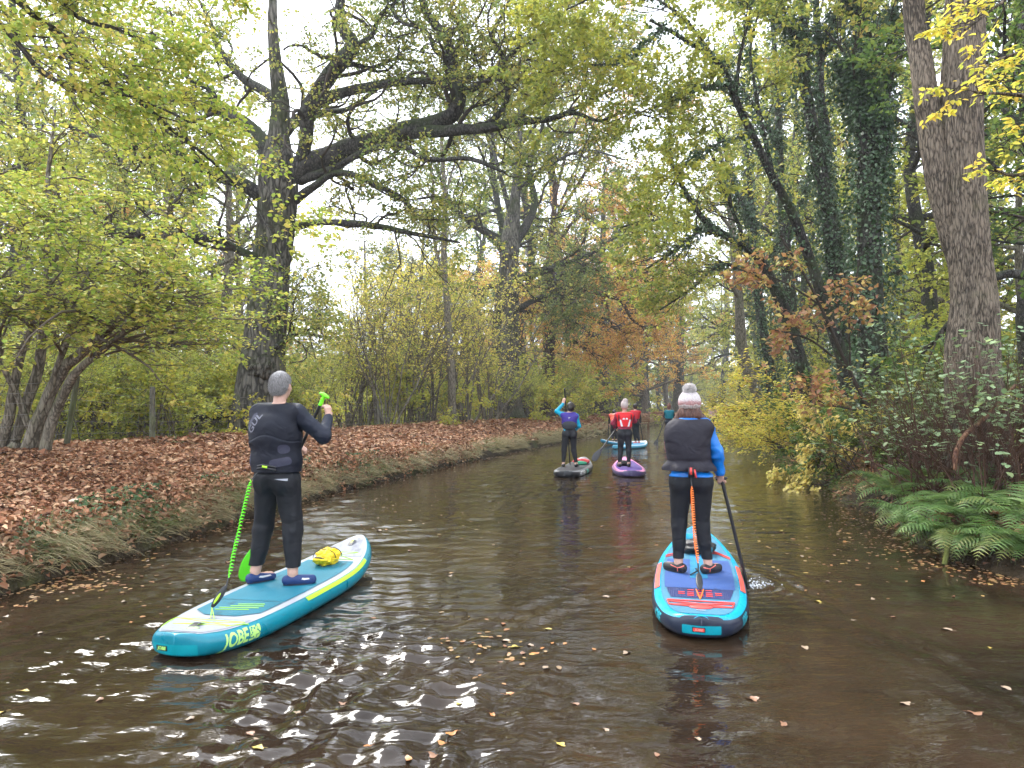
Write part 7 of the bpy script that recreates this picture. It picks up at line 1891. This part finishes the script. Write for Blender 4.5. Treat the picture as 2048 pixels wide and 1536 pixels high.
paddle('upright black paddle in the raised hand of the teal-sleeved paddler', hp3, bt3, .42, .19, C['black'], C['black'], C['black'], (1, 0, 0), .017)
gear = empty('kit_bag', tuple(np.array(r3.matrix_basis @ Vector(b3.pt(.66, .05, 0))))); tag(gear, 'red, white and green bundle on the front of the black board', 'bag')
Geo().ell((.05, .1, .08), (.22, .17, .09), nu=30, nv=20, fn=lump).build('red_sack', simple('red_cloth', (0.62, 0.05, 0.06), .5), gear)
Geo().ell((.02, -.07, .05), (.16, .08, .06), nu=24, nv=16, fn=lump).build('green_roll', simple('green_cloth', (0.03, 0.33, 0.18), .5), gear)
Geo().ell((.06, .12, .13), (.09, .12, .06), nu=24, nv=16, fn=lump).build('white_roll', C['white_pvc'], gear)

# red-vest paddler in the cream hat
r4, b4, h4, y4 = fboard('pink and purple inflatable board seen from behind, under the paddler in the cream bobble hat', (2.82, 17.7), (3.12, 20.8), [simple('plum_pvc', (0.07, 0.055, 0.13), .35)], .82, padmat('purple_pad', (0.08, 0.04, 0.22)), simple('pink_trim', (0.72, 0.22, 0.42), .45))
zc4 = .07 + b4.top(.4) + .012
p4 = far_person('paddler in cream bobble hat and red vest with white stripes, seen from behind', 1249, 19.05, 1.0, .03,
    dict(elL=(-.265, .16, 1.10), wrL=(-.20, .34, .98), elR=(.27, .15, 1.16), wrR=(.12, .35, 1.22), knL=(-.10, .03, .43), anL=(-.13, 0, .09), knR=(.10, .03, .43), anR=(.10, 0, .09), w=dict(chest=.155, cd=.11, waist=.15, hip=.19), handR=((-.6, .5, .2), (0, .3, -1), -1, 1.3)),
    dict(trousers=fblk, top=cloth('maroon_top', (0.30, 0.025, 0.06), .6), vest=cloth('red_vest', (0.72, 0.018, 0.025), .5), shoes=C['black']), dict(vest_infl=.038, vest_hem=.16, top_hem=.10, tr_infl=.010, top_infl=.02, top_wr=.01), zc4, .011)
T, R_ = p4['T'], p4['R']
wh = simple('white_band', (0.78, 0.76, 0.78), .5)
for sg in (-1, 1):
    v, f = tess([(sg * .105, .03), (sg * .14, .03), (sg * .105, -.14), (sg * .055, -.14)], .03); decal('white_stripe', v, f, p4['vest'], (0, -.6, 1.16), (1, 0, 0), (0, 0, 1), (0, 1, 0), .005, wh)
th = np.linspace(-.2, PI + .2, 9); arc = [(.038 * math.cos(a), .036 * math.sin(a)) for a in th] + [(.030 * math.cos(a), .028 * math.sin(a)) for a in th[::-1]]
for cx_ in (-.038, .038): v, f = tess([(p_[0] * .8, p_[1]) for p_ in arc], .02); decal('logo_mark', v, f, p4['vest'], (cx_, -.6, 1.20), (1, 0, 0), (0, 0, 1), (0, 1, 0), .005, wh)
for sx in (-1, 1):
    v, f = tess([(-.012, .10), (.012, .10), (.014, -.06), (-.014, -.06)], .03); decal('shoulder_panel', v + np.array([sx * .155, 0]), f, p4['vest'], (0, -.6, 1.22), (1, 0, 0), (0, 0, 1), (0, 1, 0), .005, fblk)
sdf_mesh('hat', [ell(T((0, -.012, .045)), (.088, .104, .115), R_), ell(T((.02, -.03, .150)), (.060, .060, .055))], white_knit, p4['root'], .008, k=.02, infl=.010, planes=[(T((0, 0, -.04)), (0, 0, -1))])
s4 = np.array(p4['m'] @ Vector((-.02, .33, 1.16))); e4 = P(1186, 921, 18.6)
paddle('black paddle reaching down to the left from the cream-hatted paddler', s4, e4, .44, .20, C['black'], simple('smoke_blade', (0.05, 0.05, 0.055), .4), C['black'], (.2, 1, .3), .017)
b_ = np.array(r4.matrix_basis @ Vector(b4.pt(.55, -.08, 0))); gb = empty('deck_bag', tuple(b_)); tag(gb, 'dark bag lying on the pink and purple board', 'bag')
Geo().ell((0, 0, .07), (.17, .14, .08), nu=24, nv=16, fn=lump).build('sack', C['black'], gb)
cords(gb, b4, [], C['black']) if False else None

# the two on the pale blue boards
lb = simple('sky_blue_pvc', (0.10, 0.42, 0.62), .35); wp = simple('white_deck', (0.72, 0.76, 0.80), .5)
r5, b5, h5, y5 = fboard('pale blue and white board pointing left, under the paddler in the coral vest', (5.9, 33.6), (3.85, 32.6), [simple('deep_sky_pvc', (0.03, 0.25, 0.42), .35)], .76, wp, wp)
r6, b6, h6, y6 = fboard('bright sky blue board with white nose, under the dark-haired paddler in the red vest', (4.1, 29.6), (5.55, 31.2), [lb], .78, simple('blue_deck', (0.08, 0.33, 0.55), .5), wp)
p5 = far_person('paddler bending forward in a coral vest, left of the cream-hatted paddler', 1229, 32.9, 1.0, .1,
    dict(pelvis=(0, -.12, .80), chest=(0, .08, 1.06), neck=(0, .22, 1.22), head=(.0, .34, 1.27), shL=(-.16, .17, 1.17), shR=(.16, .17, 1.17), elL=(-.22, .28, .93), wrL=(-.22, .36, .72), elR=(.1, .36, .95), wrR=(-.1, .42, .85), hipL=(-.09, -.12, .76), hipR=(.09, -.12, .76), knL=(-.10, .06, .43), knR=(.05, .06, .43), anL=(-.08, 0, .09), anR=(.06, 0, .09)),
    dict(trousers=fblk, top=fblk, vest=cloth('coral_vest', (0.85, 0.12, 0.07), .5), shoes=C['black']), dict(vest_infl=.05, vest_hem=.12), .07 + b5.top(.5) + .012, .016)
hairp(p5, dkhair)
paddle('thin black paddle upright beside the coral-vested paddler', np.array(p5['m'] @ Vector((-.23, .40, 1.15))), np.array(p5['m'] @ Vector((-.30, .45, -.35))), .42, .18, C['black'], C['black'], C['black'], (1, 0, 0), .02)
p6 = far_person('dark-haired paddler in red vest leaning forward on the sky blue board', 1270, 31.0, 1.0, -.2,
    dict(head=(.03, .09, 1.53), elL=(-.2, .2, 1.12), elR=(.24, .06, 1.06), wrR=(.30, .16, .86), anL=(.04, .05, .09), anR=(.16, -.02, .09), knL=(.0, .08, .43), knR=(.12, .03, .43), hipL=(-.07, 0, .81)),
    dict(trousers=fblk, top=cloth('black_sleeves', (0.012, 0.012, 0.015), .6), vest=cloth('crimson_vest', (0.62, 0.02, 0.04), .5), shoes=simple('pink_shoe', (0.62, 0.15, 0.17), .6)), dict(vest_infl=.045, vest_hem=.18), .07 + b6.top(.6) + .012, .016)
hairp(p6, dkhair, (.03, -.08, .06))
paddle('black paddle slanting into the water right of the dark-haired paddler in red', np.array(p6['m'] @ Vector((.27, .2, .95))), np.array(p6['m'] @ Vector((.46, .1, -.30))), .42, .18, C['black'], C['black'], C['black'], (1, 0, 0), .02)

# the teal-vest paddler and the hidden one in pale pink
r7, b7, h7, y7 = fboard('bright pink board partly hidden behind the woman in the bobble hat', (6.9, 33.6), (9.4, 35.2), [simple('pink_pvc', (0.80, 0.12, 0.32), .35)], .76, wp, wp)
p7 = far_person('paddler with auburn hair and teal vest, next to the shoulder of the near woman', 1338, 34.6, 1.0, .15, dict(anL=(-.08, 0, .09), anR=(.05, 0, .09), knL=(-.06, .03, .43), knR=(.04, .03, .43)),
    dict(trousers=cloth('navy_wetsuit', (0.010, 0.014, 0.03), .6), top=cloth('navy_sleeves', (0.010, 0.014, 0.03), .6), vest=cloth('teal_vest', (0.0, 0.16, 0.22), .5), shoes=C['black']), dict(vest_infl=.045, vest_hem=.14), .07 + b7.top(.3) + .012, .016)
hairp(p7, redhair, (.0, -.02, .13))
paddle('dark paddle splashing at the left of the pink board', np.array(p7['m'] @ Vector((-.1, .3, 1.1))), np.array(p7['m'] @ Vector((-.68, -.25, -.30))), .42, .24, C['black'], C['black'], C['black'], (.3, 1, 0), .02)
r8, b8, h8, y8 = fboard('pale turquoise board lying crosswise beyond the teal-vest paddler', (13.0, 46.2), (9.9, 47.2), [simple('turquoise_pvc', (0.12, 0.46, 0.55), .35)], .76, wp, None)
p8 = far_person('paddler in pale pink jacket half hidden behind the hair of the near woman', 1425, 43.0, 1.0, .3, {},
    dict(trousers=fblk, top=cloth('pale_pink_jacket', (0.66, 0.45, 0.50), .6), vest=cloth('pink_vest', (0.66, 0.42, 0.46), .5), shoes=C['black']), dict(vest_infl=.04), .19, .016)
hairp(p8, dkhair, (.0, -.02, .12))
r9, b9, h9, y9 = fboard('white board under the paddler in the pale pink jacket', (10.6, 41.6), (11.9, 44.6), [wp], .76, lb, None)
paddle('black paddle held out to the right by the paddler in pale pink', np.array(p8['m'] @ Vector((.15, .1, 1.15))), P(1441, 866, 42.0), .44, .22, C['black'], C['black'], C['black'], (.2, 1, .2), .02)

# splash where the near paddle enters and foam at the tails
def splash(name, lab, c, K, r, hgt, seed):
    rs = np.random.RandomState(seed); t = NT('water_drop'); m = t.done(t.pbr((0.75, 0.8, 0.85, 1), .08, .8)); g = Geo()
    for k in range(K):
        a = rs.uniform(0, 6.28); q = abs(rs.normal()) * r; z = max(0, rs.normal() * hgt); s_ = rs.uniform(.002, .0065)
        g.ell((math.cos(a) * q, math.sin(a) * q * .6, z + .003), (s_, s_, s_ * rs.uniform(.7, 1.6)), nu=6, nv=5)
    tag(g.build(name, m, None, True, loc=c), lab, 'splash', None, 'stuff')
splash('water_splash', 'drops of water thrown up where the black paddle enters', (2.24, 7.0, 0.0), 130, .13, .03, 1)
splash('water_splash', 'drops by the blade near the pink board', (6.65, 33.8, 0.0), 60, .35, .12, 2)
